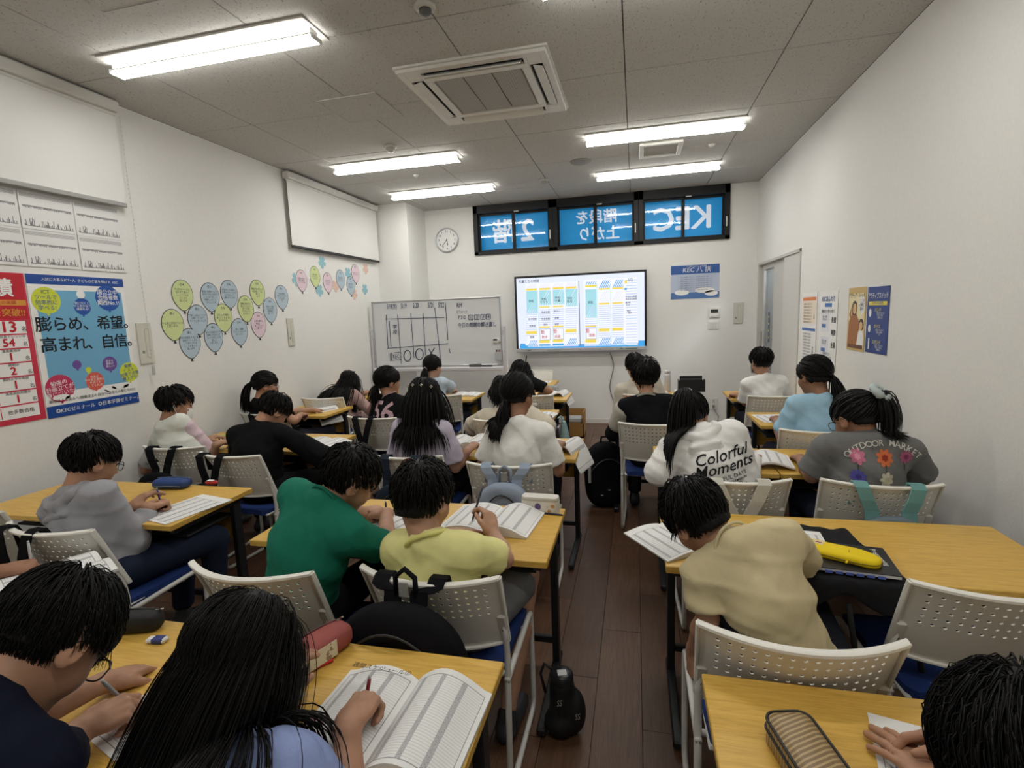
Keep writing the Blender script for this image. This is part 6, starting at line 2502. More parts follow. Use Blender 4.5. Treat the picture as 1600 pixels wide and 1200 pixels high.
# ---- prints and patches on clothes
def dens(V, F, mx=.012):
    """split long triangles so that a print follows the cloth"""
    V = [tuple(v[:2]) for v in V]
    tri = []
    for f in F:
        for i in range(1, len(f) - 1):
            tri.append((f[0], f[i], f[i + 1]))
    for _ in range(4):
        nt, mid, any_ = [], {}, False

        def m_(a, b):
            k = (min(a, b), max(a, b))
            if k not in mid:
                mid[k] = len(V)
                V.append(((V[a][0] + V[b][0]) / 2, (V[a][1] + V[b][1]) / 2))
            return mid[k]
        lng = {}
        for t_ in tri:
            for a, b in ((0, 1), (1, 2), (2, 0)):
                i, j = t_[a], t_[b]
                k = (min(i, j), max(i, j))
                if k not in lng:
                    lng[k] = math.hypot(V[i][0] - V[j][0], V[i][1] - V[j][1]) > mx
        for (a, b, c) in tri:
            s_ = [lng[min(a, b), max(a, b)], lng[min(b, c), max(b, c)], lng[min(a, c), max(a, c)]]
            if sum(s_) == 0:
                nt.append((a, b, c))
            elif sum(s_) == 3:
                x, y, z = m_(a, b), m_(b, c), m_(a, c)
                nt += [(a, x, z), (x, b, y), (z, y, c), (x, y, z)]
            else:
                vs_ = [a, b, c]
                if sum(s_) == 1:
                    i = s_.index(True)
                    p, q, r = [(a, b, c), (b, c, a), (c, a, b)][i]
                    m = m_(p, q)
                    nt += [(p, m, r), (m, q, r)]
                else:
                    i = s_.index(False)
                    p, q, r = [(a, b, c), (b, c, a), (c, a, b)][i]
                    m1, m2 = m_(q, r), m_(p, r)
                    nt += [(p, q, m1), (p, m1, m2), (m2, m1, r)]
        if len(nt) == len(tri):
            break
        tri = nt
    return np.array(V), tri


def tgeo(tx, sz, x=0, y=0, rot=0, mx=.012, **k):
    V, F = text_geo(tx, sz, **k)
    if len(V) == 0:
        return np.zeros((0, 2)), []
    V, F = dens(V, F, mx)
    c, s_ = math.cos(rot), math.sin(rot)
    return np.stack([V[:, 0] * c - V[:, 1] * s_ + x, V[:, 0] * s_ + V[:, 1] * c + y], 1), F


PINKP = plain((.55, .36, .40), .8, .2)
back_print(p16, [tgeo('56', .21, 0, 0, 0, .016, fatten=.02)], PINKP, .0, -.105)
PW_ = plain((.72, .71, .66), .8, .2)
arc = []
tx = 'OUTDOOR MARKET'
for i, ch_ in enumerate(tx):
    a = (i - (len(tx) - 1) / 2) * .112
    arc.append(tgeo(ch_, .036, .21 * math.sin(a) * 1.0, .21 * math.cos(a) - .21, -a, .012, fatten=.004))
back_print(p14, arc, PW_, .035, .012)


def flower(x, y, r, n, ruf=.35):
    pts = []
    m = n * 8
    for i in range(m):
        q = 2 * PI * i / m
        pts.append((x + r * (1 - ruf + ruf * abs(math.sin(n * q / 2)) ** .8) * math.cos(q), y + r * (1 - ruf + ruf * abs(math.sin(n * q / 2)) ** .8) * math.sin(q)))
    V = [(x, y, 0)] + [(a, b, 0) for a, b in pts]
    F = [(0, i + 1, (i + 1) % m + 1) for i in range(m)]
    return dens(V, F, .012)


for (x, y, r, n, c, c2) in ((-.07, -.045, .032, 7, (.55, .17, .26), (.7, .3, .4)), (.035, -.045, .034, 8, (.62, .16, .06), (.3, .04, .02)), (.125, -.045, .029, 9, (.42, .12, .22), (.25, .05, .12)), (-.07, -.125, .030, 10, (.10, .09, .36), (.06, .05, .25)), (.035, -.125, .030, 7, (.6, .56, .42), (.5, .45, .3))):
    o = back_print(p14, [flower(x, y, r, n)], plain(c, .8, .2), 0, 0, 'flower_print', .003)
    back_print(p14, [flower(x, y, r * .4, 6)], plain(c2, .8, .2), 0, 0, 'flower_print', .0042)
stm = []
for (x, y) in ((-.07, -.08), (.035, -.08), (.12, -.08)):
    stm.append(dens([(x - .002, y - .018, 0), (x + .002, y - .018, 0), (x + .002, y + .01, 0), (x - .002, y + .01, 0)], [(0, 1, 2, 3)]))
back_print(p14, stm, plain((.05, .09, .04), .8, .2), 0, 0, 'stem_print', .002)
BKP = plain((.012, .012, .014), .8, .2)
back_print(p13, [tgeo('Colorful', .075, .0, 0, 0, .014, shear=.35, fatten=.007), tgeo('Moments', .075, .0, -.055, 0, .014, shear=.35, fatten=.007), tgeo('PEACEFUL DAYS', .027, .0, -.105), tgeo('OUR HEART WARMED IN\nQUIET MOMENTS\nAND SIMPLE PLEASURES', .0165, 0, -.145, fatten=.008), tgeo('AND BRIGHT HOPES', .026, .0, -.187)], BKP, .05, -.115, off=.004)
# varsity jacket: cream shoulder wedge
sh = []
for sx in (-1, 1):
    S0, El = p18['arms'][sx][0], p18['arms'][sx][1]
    g = Grid(np.minimum(S0, El) - .1, np.maximum(S0, El) + .1, .009)
    g.cone(S0 + (El - S0) * .12, S0 + (El - S0) * .62, .072, .069, .02)
    V, F = g.mesh()
    link('sleeve_panel', mesh_np('sleeve_panel', V, [F], True), cloth((.50, .48, .42)), p18['root'])
# hair clips of the half-up style
mb = MB()
for (x, y, z) in ((-.06, -.07, .06), (-.02, -.095, .065), (.025, -.095, .065), (.065, -.07, .06)):
    c = head_pt(p11, x * 1.25, y * 1.28, z)
    for a in range(4):
        q = a * PI / 2
        mb.lathe([(.0005, -.004), (.005, 0), (.0005, .004)], 6, Matrix.Translation(c + p11['R'] @ np.array((.006 * math.cos(q), 0, .006 * math.sin(q)))))
mb.build('hair_clip', plain((.7, .65, .5), .25, .5, .5), p11['root'], True)

# ================================================================== things on the desks
def m_page(name, cols, rows, ink=.62, head=.0, bars=None, u0=.06, u1=.94, v0=.05, v1=.93, table=True):
    m = new_mat(name, (.8, .8, .79), .65, .25)
    U, V, uvv = uvs(m)
    ins = U.rng(u0, u1) * V.rng(v0, v1)
    ln = (V * rows).fr().lt(.13)
    st = None
    for (a, b) in cols:
        q = U.rng(a, b)
        st = q if st is None else st.mx(q)
    body = mixc(m, ln * ins * .6, (.80, .80, .79), (.30, .31, .33))
    if st is not None:
        nz = noise(m, uvv, 90, 2).gt(.56)
        c2 = mixc(m, nz, (.50, .50, .51), (.30, .30, .31))
        body = mixc(m, st * ins, body, c2)
    edge = (U - u0).ab().lt(.004).mx((U - u1).ab().lt(.004)).mx((V - v0).ab().lt(.003)).mx((V - v1).ab().lt(.003)) * U.rng(u0 - .005, u1 + .005) * V.rng(v0 - .005, v1 + .005)
    body = mixc(m, edge, body, (.25, .25, .26))
    to_color(m, body)
    return m


PG = [m_page('planner_page', [(.13, .19), (.40, .46), (.67, .73)], 38), m_page('planner_page_b', [(.10, .17), (.36, .43)], 38, u1=.66), m_page('worksheet_print', [(.1, .16), (.34, .4), (.58, .64), (.8, .86)], 24, v1=.86)]
EDGE = plain((.72, .72, .70), .7, .2, name='page_edge')


def page_grid(profile, w, h, nu=14, nv=6, base=0.0):
    """curved page: profile(u)->(x, z); closed block from the surface down to base(x)"""
    return profile


def book(label, at, rz, w=.185, h=.26, bl=.03, br=.03, th=.012, tl=0.0, tr=0.0, fl=0.0, fr_=0.0, mats=(0, 1), name='open_book', cover=None):
    """open book; at = middle of the spine on the desk; bl/br page bulge; tl/tr outer edge height; fl/fr_ droop beyond desk"""
    t = thing(name, label, 'book', tuple(at), rz)
    nu, nv = 12, 5
    for side, bul, te, fd in ((-1, bl, tl, fl), (1, br, tr, fr_)):
        vs, fs = [], []
        uvl = []

        def zt(u, v):
            z = th * (1 - .45 * u) + bul * math.sin(PI * min(u * 1.05, 1)) ** 1.0 * (1 - .35 * u) + te * u ** 2 - fd * max(0, u - .45) ** 1.6 * 3
            return z * (1 if u > .05 else .75)
        for lay in (0, 1):
            for j in range(nv + 1):
                for i in range(nu + 1):
                    u, v = i / nu, j / nv
                    z = zt(u, v)
                    lo_ = z - th * (.9 - .3 * u) if (te or fd or bul > .05) else .0006
                    vs.append((side * u * w * (1 - .10 * bul / .03 * 0), (v - .5) * h, max(z if lay == 0 else min(lo_, z - .001), -.2)))
        n0 = (nu + 1) * (nv + 1)
        id_ = lambda i, j, l: l * n0 + j * (nu + 1) + i
        for j in range(nv):
            for i in range(nu):
                f = [id_(i, j, 0), id_(i + 1, j, 0), id_(i + 1, j + 1, 0), id_(i, j + 1, 0)]
                fs.append(f if side > 0 else f[::-1])
        ntop = len(fs)
        for j in range(nv):
            for i in range(nu):
                f = [id_(i, j, 1), id_(i, j + 1, 1), id_(i + 1, j + 1, 1), id_(i + 1, j, 1)]
                fs.append(f if side > 0 else f[::-1])
        for i in range(nu):
            f = [id_(i, 0, 0), id_(i, 0, 1), id_(i + 1, 0, 1), id_(i + 1, 0, 0)]
            fs.append(f if side > 0 else f[::-1])
            f = [id_(i, nv, 0), id_(i + 1, nv, 0), id_(i + 1, nv, 1), id_(i, nv, 1)]
            fs.append(f if side > 0 else f[::-1])
        for j in range(nv):
            f = [id_(nu, j, 0), id_(nu, j, 1), id_(nu, j + 1, 1), id_(nu, j + 1, 0)]
            fs.append(f if side > 0 else f[::-1])
        me = MB().add(vs, fs).mesh('pages')
        uv = me.uv_layers.new(name='UVMap')
        for lp in me.loops:
            co = me.vertices[lp.vertex_index].co
            uu = abs(co.x) / w
            uv.data[lp.index].uv = (uu if side > 0 else 1 - uu, co.y / h + .5)
        me.materials.append(PG[mats[0 if side < 0 else 1]])
        me.materials.append(EDGE)
        idx = np.zeros(len(me.polygons), np.int32)
        idx[ntop:] = 1
        me.polygons.foreach_set('material_index', idx)
        autosmooth(me, 40)
        o = bpy.data.objects.new('page_block', me)
        COL.objects.link(o)
        o.parent = t
    if cover is not None and not (fl or fr_):
        MB().box((0, 0, .0004), (2 * w * .98, h * 1.01, .0008)).build('cover', plain(cover, .5), t)
    return t


def sheet(label, at, rz, w=.21, h=.29, mat=2, curl=.0, name='worksheet', n=1):
    vs, fs = [], []
    nu, nv = 8, 8
    for lay in (0, 1):
        for j in range(nv + 1):
            for i in range(nu + 1):
                u, v = i / nu - .5, j / nv - .5
                z = .0012 * n + curl * max(0, abs(u) - .2) ** 1.5 * 2 + curl * max(0, v - .2) ** 1.5 * 2
                vs.append((u * w, v * h, z if lay == 0 else z - .001 * n))
    n0 = (nu + 1) * (nv + 1)
    for j in range(nv):
        for i in range(nu):
            a = j * (nu + 1) + i
            fs.append([a, a + 1, a + nu + 2, a + nu + 1])
            fs.append([n0 + a, n0 + a + nu + 1, n0 + a + nu + 2, n0 + a + 1])
    for i in range(nu):
        a = i
        fs.append([a, n0 + a, n0 + a + 1, a + 1])
        a = nv * (nu + 1) + i
        fs.append([a, a + 1, n0 + a + 1, n0 + a])
    for j in range(nv):
        a = j * (nu + 1)
        fs.append([a, a + nu + 1, n0 + a + nu + 1, n0 + a])
        a += nu
        fs.append([a, n0 + a, n0 + a + nu + 1, a + nu + 1])
    me = MB().add(vs, fs).mesh('sheet')
    uv_box_front(me, w, h)
    o = link(name, me, PG[mat])
    o.location = tuple(at)
    o.rotation_euler = (0, 0, rz)
    tag(o, label, 'sheet')
    return o


def mid(px, py, z=DZT):
    q = onz(px, py, z)
    return (q[0], q[1], z + .0003)


# books and sheets
b = book('large open planner under the hand of the girl with very long hair', mid(632, 1112, .715), -.04, .182, .262, .03, .05, .014, mats=(0, 0))
b.location = (-.508, .895, DZT + .0003)
lettering(b, [('週間スケジュール②', -.08, .105, .017, dict(bold=.01)), ], INK, .045)
rect(b, 'pink_highlight', -.125, -.06, .045, .012, plain((.75, .35, .45), .7), .044, .0006)
sheet('worksheet in front of the bespectacled boy', (-1.02, .87, DZT + .0003), -.30, .22, .31, 2)
sheet('paper under the hands of the student at the lower right', (*onz(1478, 1228, DZT)[:2], DZT + .0003), -.25, .2, .28, 2)
book('open planner in front of the boy in a pale yellow T-shirt', mid(770, 815), -.10, .19, .26, .02, .035, .014, mats=(0, 0))
sheet('worksheet under the hands of the boy in a green T-shirt', mid(612, 825), -.35, .21, .3, 2, n=2)
book('planner pushed over the desk edge by the boy in a beige T-shirt', (.165, 1.93, DZT + .0003), .62, .17, .26, .012, .012, .01, mats=(2, 0))
sheet('worksheet beside the blue pencil case', mid(290, 795), -.22, .23, .32, 2, n=3)
b = book('open book with lifted pages at the left picture edge', (*onz(85, 895, .74)[:2], DZT + .0003), -.45, .20, .27, .03, .05, .016, tr=.05, mats=(0, 0))
sheet('worksheet in front of the masked boy with pink sleeves', mid(352, 690), -.05, .2, .27, 2)
book('open book under the arm of the boy in black', mid(500, 694), -.15, .18, .25, .015, .015, .012, mats=(0, 0))
book('open book in front of the girl in a lavender top', mid(727, 694), -.12, .17, .25, .03, .045, .013, mats=(0, 0))
book('open book with a page drooping off the desk of the white knit girl', mid(873, 700), -.25, .19, .25, .02, .05, .013, fr_=.10, mats=(0, 0))
book('open book with a raised page beside the girl in a white hoodie', mid(1172, 722), -.1, .20, .26, .02, .035, .013, tr=.01, mats=(0, 0))
sheet('sheet peeking out beside the girl in a grey flower-print T-shirt', mid(1352, 722), .2, .2, .26, 2)
book('book with a page hanging off the desk of the ponytailed girl with glasses', mid(500, 641), -.35, .18, .25, .012, .03, .012, fr_=.10, mats=(0, 2))
book('open book beside the bowed girl in pink', mid(583, 616), -.2, .17, .24, .012, .02, .01, mats=(0, 0))
book('open book in front of the girl in a cream blouse', mid(838, 650), -.1, .16, .24, .012, .012, .01, mats=(0, 0))
book('open book beside the ponytailed girl in pale blue', mid(727, 617), 0, .16, .23, .012, .012, .01, mats=(0, 0))
book('open book with a page hanging off the desk of the child in black', mid(868, 617), -.15, .17, .24, .02, .04, .012, fr_=.08, mats=(0, 0))
sheet('white sheet in front of the girl in a sky blue T-shirt', mid(1208, 654), .12, .22, .3, 2)
sheet('sheet on the desk closest to the display screen', mid(848, 597), 0, .2, .2, 2)
sheet('sheet on the desk beside the white bottle', mid(1070, 611), 0, .2, .2, 2)


# pencil cases -----------------------------------------------------
def soft_case(label, at, rz, L, Wd, Ht, mat, trim=None, sqr=3.2, zip_=True, name='pencil_case', tilt=0):
    """rounded zip case, long axis local x"""
    t = thing(name, label, 'pencil case', tuple(at), rz)
    nu, nv = 24, 18
    vs, fs = [], []
    for i in range(nu + 1):
        a = -1 + 2 * i / nu
        k = (1 - abs(a) ** 7) ** (1 / 3.0) if abs(a) < 1 else 0.0
        for j in range(nv):
            q = 2 * PI * j / nv
            c, s_ = math.cos(q), math.sin(q)
            e = 2 / sqr
            y = math.copysign(abs(c) ** e, c) * Wd / 2 * max(k, .02)
            z = math.copysign(abs(s_) ** e, s_) * Ht / 2 * max(k, .02) + Ht / 2
            vs.append((a * L / 2, y, z))
    for i in range(nu):
        for j in range(nv):
            fs.append([i * nv + j, (i + 1) * nv + j, (i + 1) * nv + (j + 1) % nv, i * nv + (j + 1) % nv])
    fs.append(list(range(nv)))
    fs.append([nu * nv + j for j in range(nv)][::-1])
    MB().add(vs, fs).build('body', mat, t, True)
    if zip_ and trim is not None:
        zp = MB()
        pts = [(a * L * .46, Wd * .30 * math.cos(a * 1.2), Ht * 1.0) for a in np.linspace(-1, 1, 13)]
        zp.tube(pts, .0022, 6)
        zp.build('zipper', trim, t, True)
        MB().box((L * .44, Wd * .14, Ht * .97), (.022, .006, .004), .001).build('zip_pull', plain((.5, .48, .42), .3, .5, .8), t)
    return t


soft_case('black cylinder-shaped pencil case in front of the bespectacled boy', mid(203, 985), .30, .19, .06, .055, plain((.008, .008, .009), .7), plain((.02, .02, .02)))
t = soft_case('brick red pencil case with a cream illustrated panel', mid(494, 1030), 1.2, .20, .085, .062, plain(srgb(150, 75, 70), .7), plain(srgb(90, 45, 45)))
CREAM = new_mat('cream_print', (.7, .65, .48), .6)
to_color(CREAM, mixc(CREAM, noise(CREAM, coords(CREAM), 55, 2).gt(.60), (.70, .65, .48), (.32, .24, .15)))
MB().box((-.02, -.0435, .03), (.11, .0016, .042), .0006).build('illustrated_panel', CREAM, t)
for i in range(5):
    MB().box((-.082 - i * 0 + (.125 if i < 0 else 0) + i * .0, -.0432, .012 + i * .009), (.012, .0014, .004)).build('stripe', plain(srgb(110, 50, 48)), t)
# gold striped box case
GOLDC = new_mat('gold_stripe', (.3, .2, .09), .38, .5)
sp = GOLDC.node_tree.nodes.new('ShaderNodeSeparateXYZ')
GOLDC.node_tree.links.new(coords(GOLDC), sp.inputs[0])
xx, yy2 = Ex(GOLDC.node_tree, sp.outputs[0]), Ex(GOLDC.node_tree, sp.outputs[1])
strp = ((xx * .95 + yy2 * .35) * 105).fr()
to_color(GOLDC, mixc(GOLDC, strp.rng(.2, .62), (.20, .125, .05), (.42, .30, .14)))
bump(GOLDC, strp.rng(.2, .62), .4, .002)
t = thing('pencil_case', 'gold striped box pencil case with black piping on the lower right desk', 'pencil case', (*onz(1276, 1205, .73)[:2], DZT + .0003), 1.80)


def rbox(L, Wd, z0, z1, r, n=6, off=0):
    p = []
    for (cx, cy, a0) in ((L / 2 - r, Wd / 2 - r, 0), (-L / 2 + r, Wd / 2 - r, 90), (-L / 2 + r, -Wd / 2 + r, 180), (L / 2 - r, -Wd / 2 + r, 270)):
        for k in range(n + 1):
            a = math.radians(a0 + 90 * k / n)
            p.append((cx + (r + off) * math.cos(a), cy + (r + off) * math.sin(a)))
    return p


L, Wd, Ht = .225, .088, .055
lp = []
vs, fs = [], []
for (z, o_) in ((0, -.004), (.004, 0), (Ht - .006, 0), (Ht, -.005), (Ht + .004, -.02)):
    lp.append(rbox(L, Wd, 0, 0, .024, off=o_))
    for (x, y) in lp[-1]:
        vs.append((x, y, z))
n = len(lp[0])
for i in range(4):
    for k in range(n):
        fs.append([i * n + k, i * n + (k + 1) % n, (i + 1) * n + (k + 1) % n, (i + 1) * n + k])
fs.append([4 * n + k for k in range(n)])
fs.append([k for k in range(n)][::-1])
MB().add(vs, fs).build('body', GOLDC, t, True)
MB().tube([(x, y, Ht - .002) for x, y in lp[1]], .0028, 6, closed=True).build('piping', plain((.01, .01, .01), .5), t, True)
MB().tube([(x, y, Ht * .62) for x, y in rbox(L, Wd, 0, 0, .024, off=.001)], .003, 6, closed=True).build('zipper', plain((.012, .012, .012), .5), t, True)
# white illustrated case
WC = new_mat('white_case_print', (.7, .68, .62), .5)
to_color(WC, mixc(WC, noise(WC, coords(WC), 48, 2, .5).gt(.66), (.72, .69, .62), (.45, .36, .30)))
t = thing('pencil_case', 'white illustrated box pencil case on the desk of the yellow T-shirt boy', 'pencil case', mid(845, 798), -.06)
for (nm, z0, z1, o_, mt) in (('body', 0, .052, 0, WC), ('zip_band', .052, .060, -.001, plain((.5, .47, .38), .6)), ('lid', .060, .068, -.003, plain((.68, .66, .60), .5))):
    MB().prism(rbox(.165, .062, 0, 0, .02, off=o_), z0, z1).build(nm, mt, t)
MB().prism(ellipse(.014, .015, 14), .0312, .0318, M=Matrix.Rotation(PI / 2, 4, 'X') @ Matrix.Translation((-.005, .03, 0))).build('purple_patch', plain(srgb(95, 75, 120)), t)
for (x, z) in ((-.06, .014), (.045, .012), (.06, .035)):
    MB().prism(ellipse(.009, .008, 10), .0312, .0316, M=Matrix.Rotation(PI / 2, 4, 'X') @ Matrix.Translation((x, z, 0))).build('tan_patch', plain(srgb(190, 145, 90)), t)
for (lb, px, py, rz, c, L_, r) in (('red pen lying in front of the white illustrated case', 826, 797, -.12, srgb(190, 45, 45), .14, .004), ('dark blue pen lying in front of the white illustrated case', 858, 804, -.12, (.02, .02, .05), .12, .004), ('red pen beside the brick red pencil case', 480, 1052, .9, srgb(190, 35, 30), .13, .005), ('clear light blue pen under the long hair', 430, 1118, 1.2, srgb(130, 180, 205), .14, .005)):
    q = mid(px, py)
    o = MB().tube([(-L_ / 2, 0, r), (-L_ * .42, 0, r), (L_ * .46, 0, r), (L_ / 2, 0, r)], [r * .3, r, r, r * .8], 8).build('pen', plain(c, .35), None, True)
    o.location = q
    o.rotation_euler = (0, 0, rz)
    tag(o, lb, 'pen')
t = soft_case('blue zip pencil case on the desk of the grey hoodie boy', mid(270, 762), .12, .20, .085, .052, plain(srgb(25, 60, 120), .5), plain(srgb(90, 110, 140)), 2.6)
MB().tube([(-.08, -.043, .02), (0, -.046, .024), (.08, -.043, .02)], .002, 6).build('seam', plain(srgb(110, 130, 150)), t, True)
t = small_box('correction_tape', 'red correction tape with a white label behind the blue pencil case', 'tape', mid(331, 757), (.07, .026, .022), plain(srgb(185, 45, 45), .4), .008, [('label', (-.005, 0, .0225), (.035, .02, .002), WHT)], .1)
t = soft_case('black pencil case on the desk of the boy in black', mid(378, 672), .1, .16, .05, .035, plain((.01, .01, .01), .6), plain((.05, .05, .05)))
o = MB().box((0, 0, .004), (.14, .03, .008), .002).build('ruler', plain(srgb(150, 190, 60), .3))
o.location = mid(352, 682)
o.rotation_euler = (0, 0, .2)
tag(o, 'lime green ruler beside the masked boy with pink sleeves', 'ruler')
CLEARB = m_glass('clear_plastic', (.75, .88, .92), .15, .35)
t = thing('pencil_case', 'clear pale blue pencil case on the desk of the child in black', 'pencil case', (*onz(858, 607, .73)[:2], DZT + .0003), 0)
MB().box((0, 0, .03), (.2, .08, .06), .012).build('body', CLEARB, t)
MB().tube([(-.09, -.02, .062), (.09, -.02, .062)], .003, 6).build('zipper', plain(srgb(150, 180, 190)), t)
MB().tube([(-.06, .0, .02), (.07, .01, .02)], .005, 6).build('pen', plain(srgb(60, 70, 90)), t)
t = soft_case('white pencil case on the desk of the girl in a cream blouse', mid(828, 636), .05, .15, .05, .04, plain((.7, .69, .66), .6), plain((.1, .1, .1)))
# bright yellow case with label
YEL = plain(srgb(235, 205, 15), .65, .3, name='yellow_canvas')
t = thing('pencil_case', 'bright yellow long pencil case on a black book', 'pencil case', (*onz(1313, 862, .745)[:2], .7298), -.52)
pts = []
for i in range(40):
    q = 2 * PI * i / 40
    x = .112 * math.copysign(abs(math.cos(q)) ** .55, math.cos(q))
    y = .046 * math.copysign(abs(math.sin(q)) ** .75, math.sin(q))
    pts.append((x, y))
vs, fs = [], []
for (z, k) in ((0, .94), (.005, 1), (.014, 1), (.021, .93), (.024, .7)):
    for (x, y) in pts:
        vs.append((x * (1 - (1 - k) * .3), y * k, z + .002 * math.sin(x * 45)))
n = 40
for i in range(4):
    for k in range(n):
        fs.append([i * n + k, i * n + (k + 1) % n, (i + 1) * n + (k + 1) % n, (i + 1) * n + k])
fs.append([4 * n + k for k in range(n)])
fs.append([k for k in range(n)][::-1])
MB().add(vs, fs).build('body', YEL, t, True)
MB().tube([(x * 1.0, y * 1.01, .010) for x, y in pts], .0016, 6, closed=True).build('zipper', plain(srgb(120, 105, 10)), t, True)
MB().tube([(.02, .044, .016), (.024, .0, .0262), (.03, -.044, .016)], .0014, 6).build('seam', plain(srgb(170, 145, 5)), t, True)
MB().box((-.066, .008, .0262), (.032, .026, .001)).build('label', plain(srgb(225, 205, 175)), t)
MB().box((-.066, .008, .0269), (.02, .006, .0006)).build('label_print', plain(srgb(140, 60, 50)), t)
MB().box((.028, -.055, .010), (.006, .018, .004), .001).build('zip_pull', YEL, t)
# black cloth bag, black book and papers
t = thing('black_bag', 'black cloth bag spread flat on the desk beside the beige T-shirt boy', 'bag', (*onz(1315, 865, .705)[:2], DZT), 0)
vs, fs = [], []
nu, nv = 16, 26
for j in range(nv + 1):
    for i in range(nu + 1):
        u, v = i / nu, j / nv
        x = -.17 + .29 * u + .06 * v * (.5 - u) + .012 * math.sin(v * 5)
        y = -.23 + .43 * v - .012 * math.cos(u * 8)
        z = .006 + .005 * math.sin(u * 11 + v * 7) ** 2 + .008 * math.exp(-((v - .95) / .1) ** 2)
        wy = y + t.location.y
        if wy < 1.672:
            z -= (1.672 - wy) * 2.4
            y += (1.672 - wy) * .82
        vs.append((x, y, z))
m0 = len(vs)
vs += [(x, y + (.003 if z < 0 else 0), z - .004) for x, y, z in vs[:m0]]
for j in range(nv):
    for i in range(nu):
        a = j * (nu + 1) + i
        fs.append([a, a + 1, a + nu + 2, a + nu + 1])
        fs.append([m0 + a, m0 + a + nu + 1, m0 + a + nu + 2, m0 + a + 1])
MB().add(vs, fs).build('cloth', plain((.010, .010, .012), .8, .2), t, True)
for x in (-.05, .12):
    MB().tube([(x, -.21, -.06), (x + .02, -.22, -.2), (x + .05, -.2, -.32), (x + .02, -.2, -.38)], .008, 6).build('strap', plain((.01, .01, .011), .8), t, True)
t = thing('black_book', 'black softcover book with small white lettering under the yellow pencil case', 'book', (*onz(1318, 868, .73)[:2], .716), -.13)
MB().box((0, 0, .011), (.27, .2, .003), .001).build('cover', plain((.012, .013, .016), .35, .5), t)
MB().box((0, 0, .005), (.264, .196, .009)).build('page_block', EDGE, t)
lettering(t, [('Programming', .105, .02, .022, dict(rot=-1.45)), ('for Kids', .06, .045, .013, dict(rot=-1.45))], WHT, .0132)
MB().box((-.09, .02, .0128), (.05, .11, .0006)).build('cover_picture', new_mat('cover_picture', (.3, .3, .22), .5), t)
MB().box((-.085, .06, .0133), (.03, .02, .0004)).build('cover_badge', plain(srgb(225, 205, 90)), t)
for i in range(6):
    MB().box((-.06 + i * .028, -.104, .002), (.02, .003, .008)).build('blue_print', plain(srgb(90, 110, 190)), t)
sheet('white papers under the black book', (*onz(1262, 850, .712)[:2], .7135), -.1, .12, .22, 2, n=2)
small_box('eraser', 'white eraser with a blue and black sleeve behind the worksheet', 'eraser', mid(246, 1003), (.055, .024, .013), plain((.75, .75, .74), .6), .004, [('sleeve', (.006, 0, .0067), (.034, .0252, .0142), plain(srgb(40, 55, 120)))], .15)
pp = p3['arms'][1][4]
small_box('eraser', 'white eraser in a printed sleeve held at the lower right', 'eraser', tuple(pp[0] - np.array((0, 0, .035))), (.026, .05, .014), plain((.72, .74, .78), .5), .004, [('sleeve', (0, -.008, .007), (.0272, .03, .0152), plain(srgb(110, 125, 165)))], .5)
# small things further off
small_box('pink_case', 'pink pouch on the desk of the girl numbered 56', 'pouch', mid(694, 640), (.1, .05, .03), plain((.6, .42, .46), .6), .012, [('zipper', (0, 0, .031), (.08, .006, .003), plain((.5, .5, .5)))], .2)
small_box('green_case', 'dark green small case on the desk of the masked boy by the door', 'case', mid(1190, 613), (.06, .04, .045), plain((.03, .14, .11), .5), .012, [('label', (0, -.021, .02), (.04, .002, .02), WHT)])
small_box('grey_card', 'grey card on the desk corner of the varsity jacket boy', 'card', mid(962, 655), (.06, .1, .004), plain((.4, .42, .46), .5), .001, [('print', (0, 0, .0045), (.04, .06, .0008), plain((.6, .6, .62)))])
small_box('red_pouch', 'crimson pouch beside the ponytailed girl with glasses', 'pouch', mid(459, 632), (.1, .05, .05), plain((.4, .02, .06), .6), .015, [('zipper', (0, 0, .051), (.08, .006, .003), plain((.5, .4, .4)))])
q = mid(1043, 612)
t = thing('drink_bottle', 'white slim vacuum bottle standing on the desk', 'bottle', q)
MB().lathe([(.030, 0), (.032, .004), (.032, .17), (.028, .185)], 20).build('body', plain((.62, .63, .66), .35, .5, .2), t, True)
MB().lathe([(.028, .185), (.030, .19), (.030, .215), (.024, .222)], 20).build('cap', plain((.55, .55, .58), .4), t, True)
MB().box((0, -.031, .205), (.018, .006, .012), .002).build('latch', plain((.3, .3, .32)), t)
q = mid(1080, 611)
t = thing('file_box', 'black open file box standing on the desk beside the bottle', 'box', q)
mb = MB()
mb.box((0, 0, .004), (.26, .1, .008)).box((0, -.048, .06), (.26, .006, .12)).box((0, .048, .075), (.22, .006, .15)).box((-.127, 0, .06), (.006, .1, .12)).box((.127, 0, .06), (.006, .1, .12))
mb.build('box', plain((.012, .012, .013), .45), t)
MB().box((0, .0, .07), (.2, .06, .11)).build('folder', plain((.02, .02, .022), .5), t)
# plush and gloves on the near side of the bowed girl's chair
t = thing('plush_toy', 'white plush toy lying on the desk by the ponytailed girl with glasses', 'plush', mid(520, 634))
g = Grid((-.13, -.08, 0), (.13, .08, .1), .007)
g.ell((-.07, 0, .032), (.045, .035, .032), None, 0)
g.cone((-.04, 0, .03), (.06, .01, .03), .028, .024, .02)
g.ell((.085, .01, .03), (.035, .03, .03), None, .02)
g.cone((.0, -.02, .02), (-.01, -.06, .015), .015, .012, .01)
g.cone((.05, -.01, .02), (.06, -.055, .015), .015, .012, .01)
V, F = g.mesh()
link('body', mesh_np('plush', V, [F], True), cloth((.62, .60, .55)), t)
MB().lathe([(.0005, -.003), (.004, 0), (.0005, .003)], 8, Matrix.Translation((-.105, -.02, .04))).build('eye', INK, t, True)
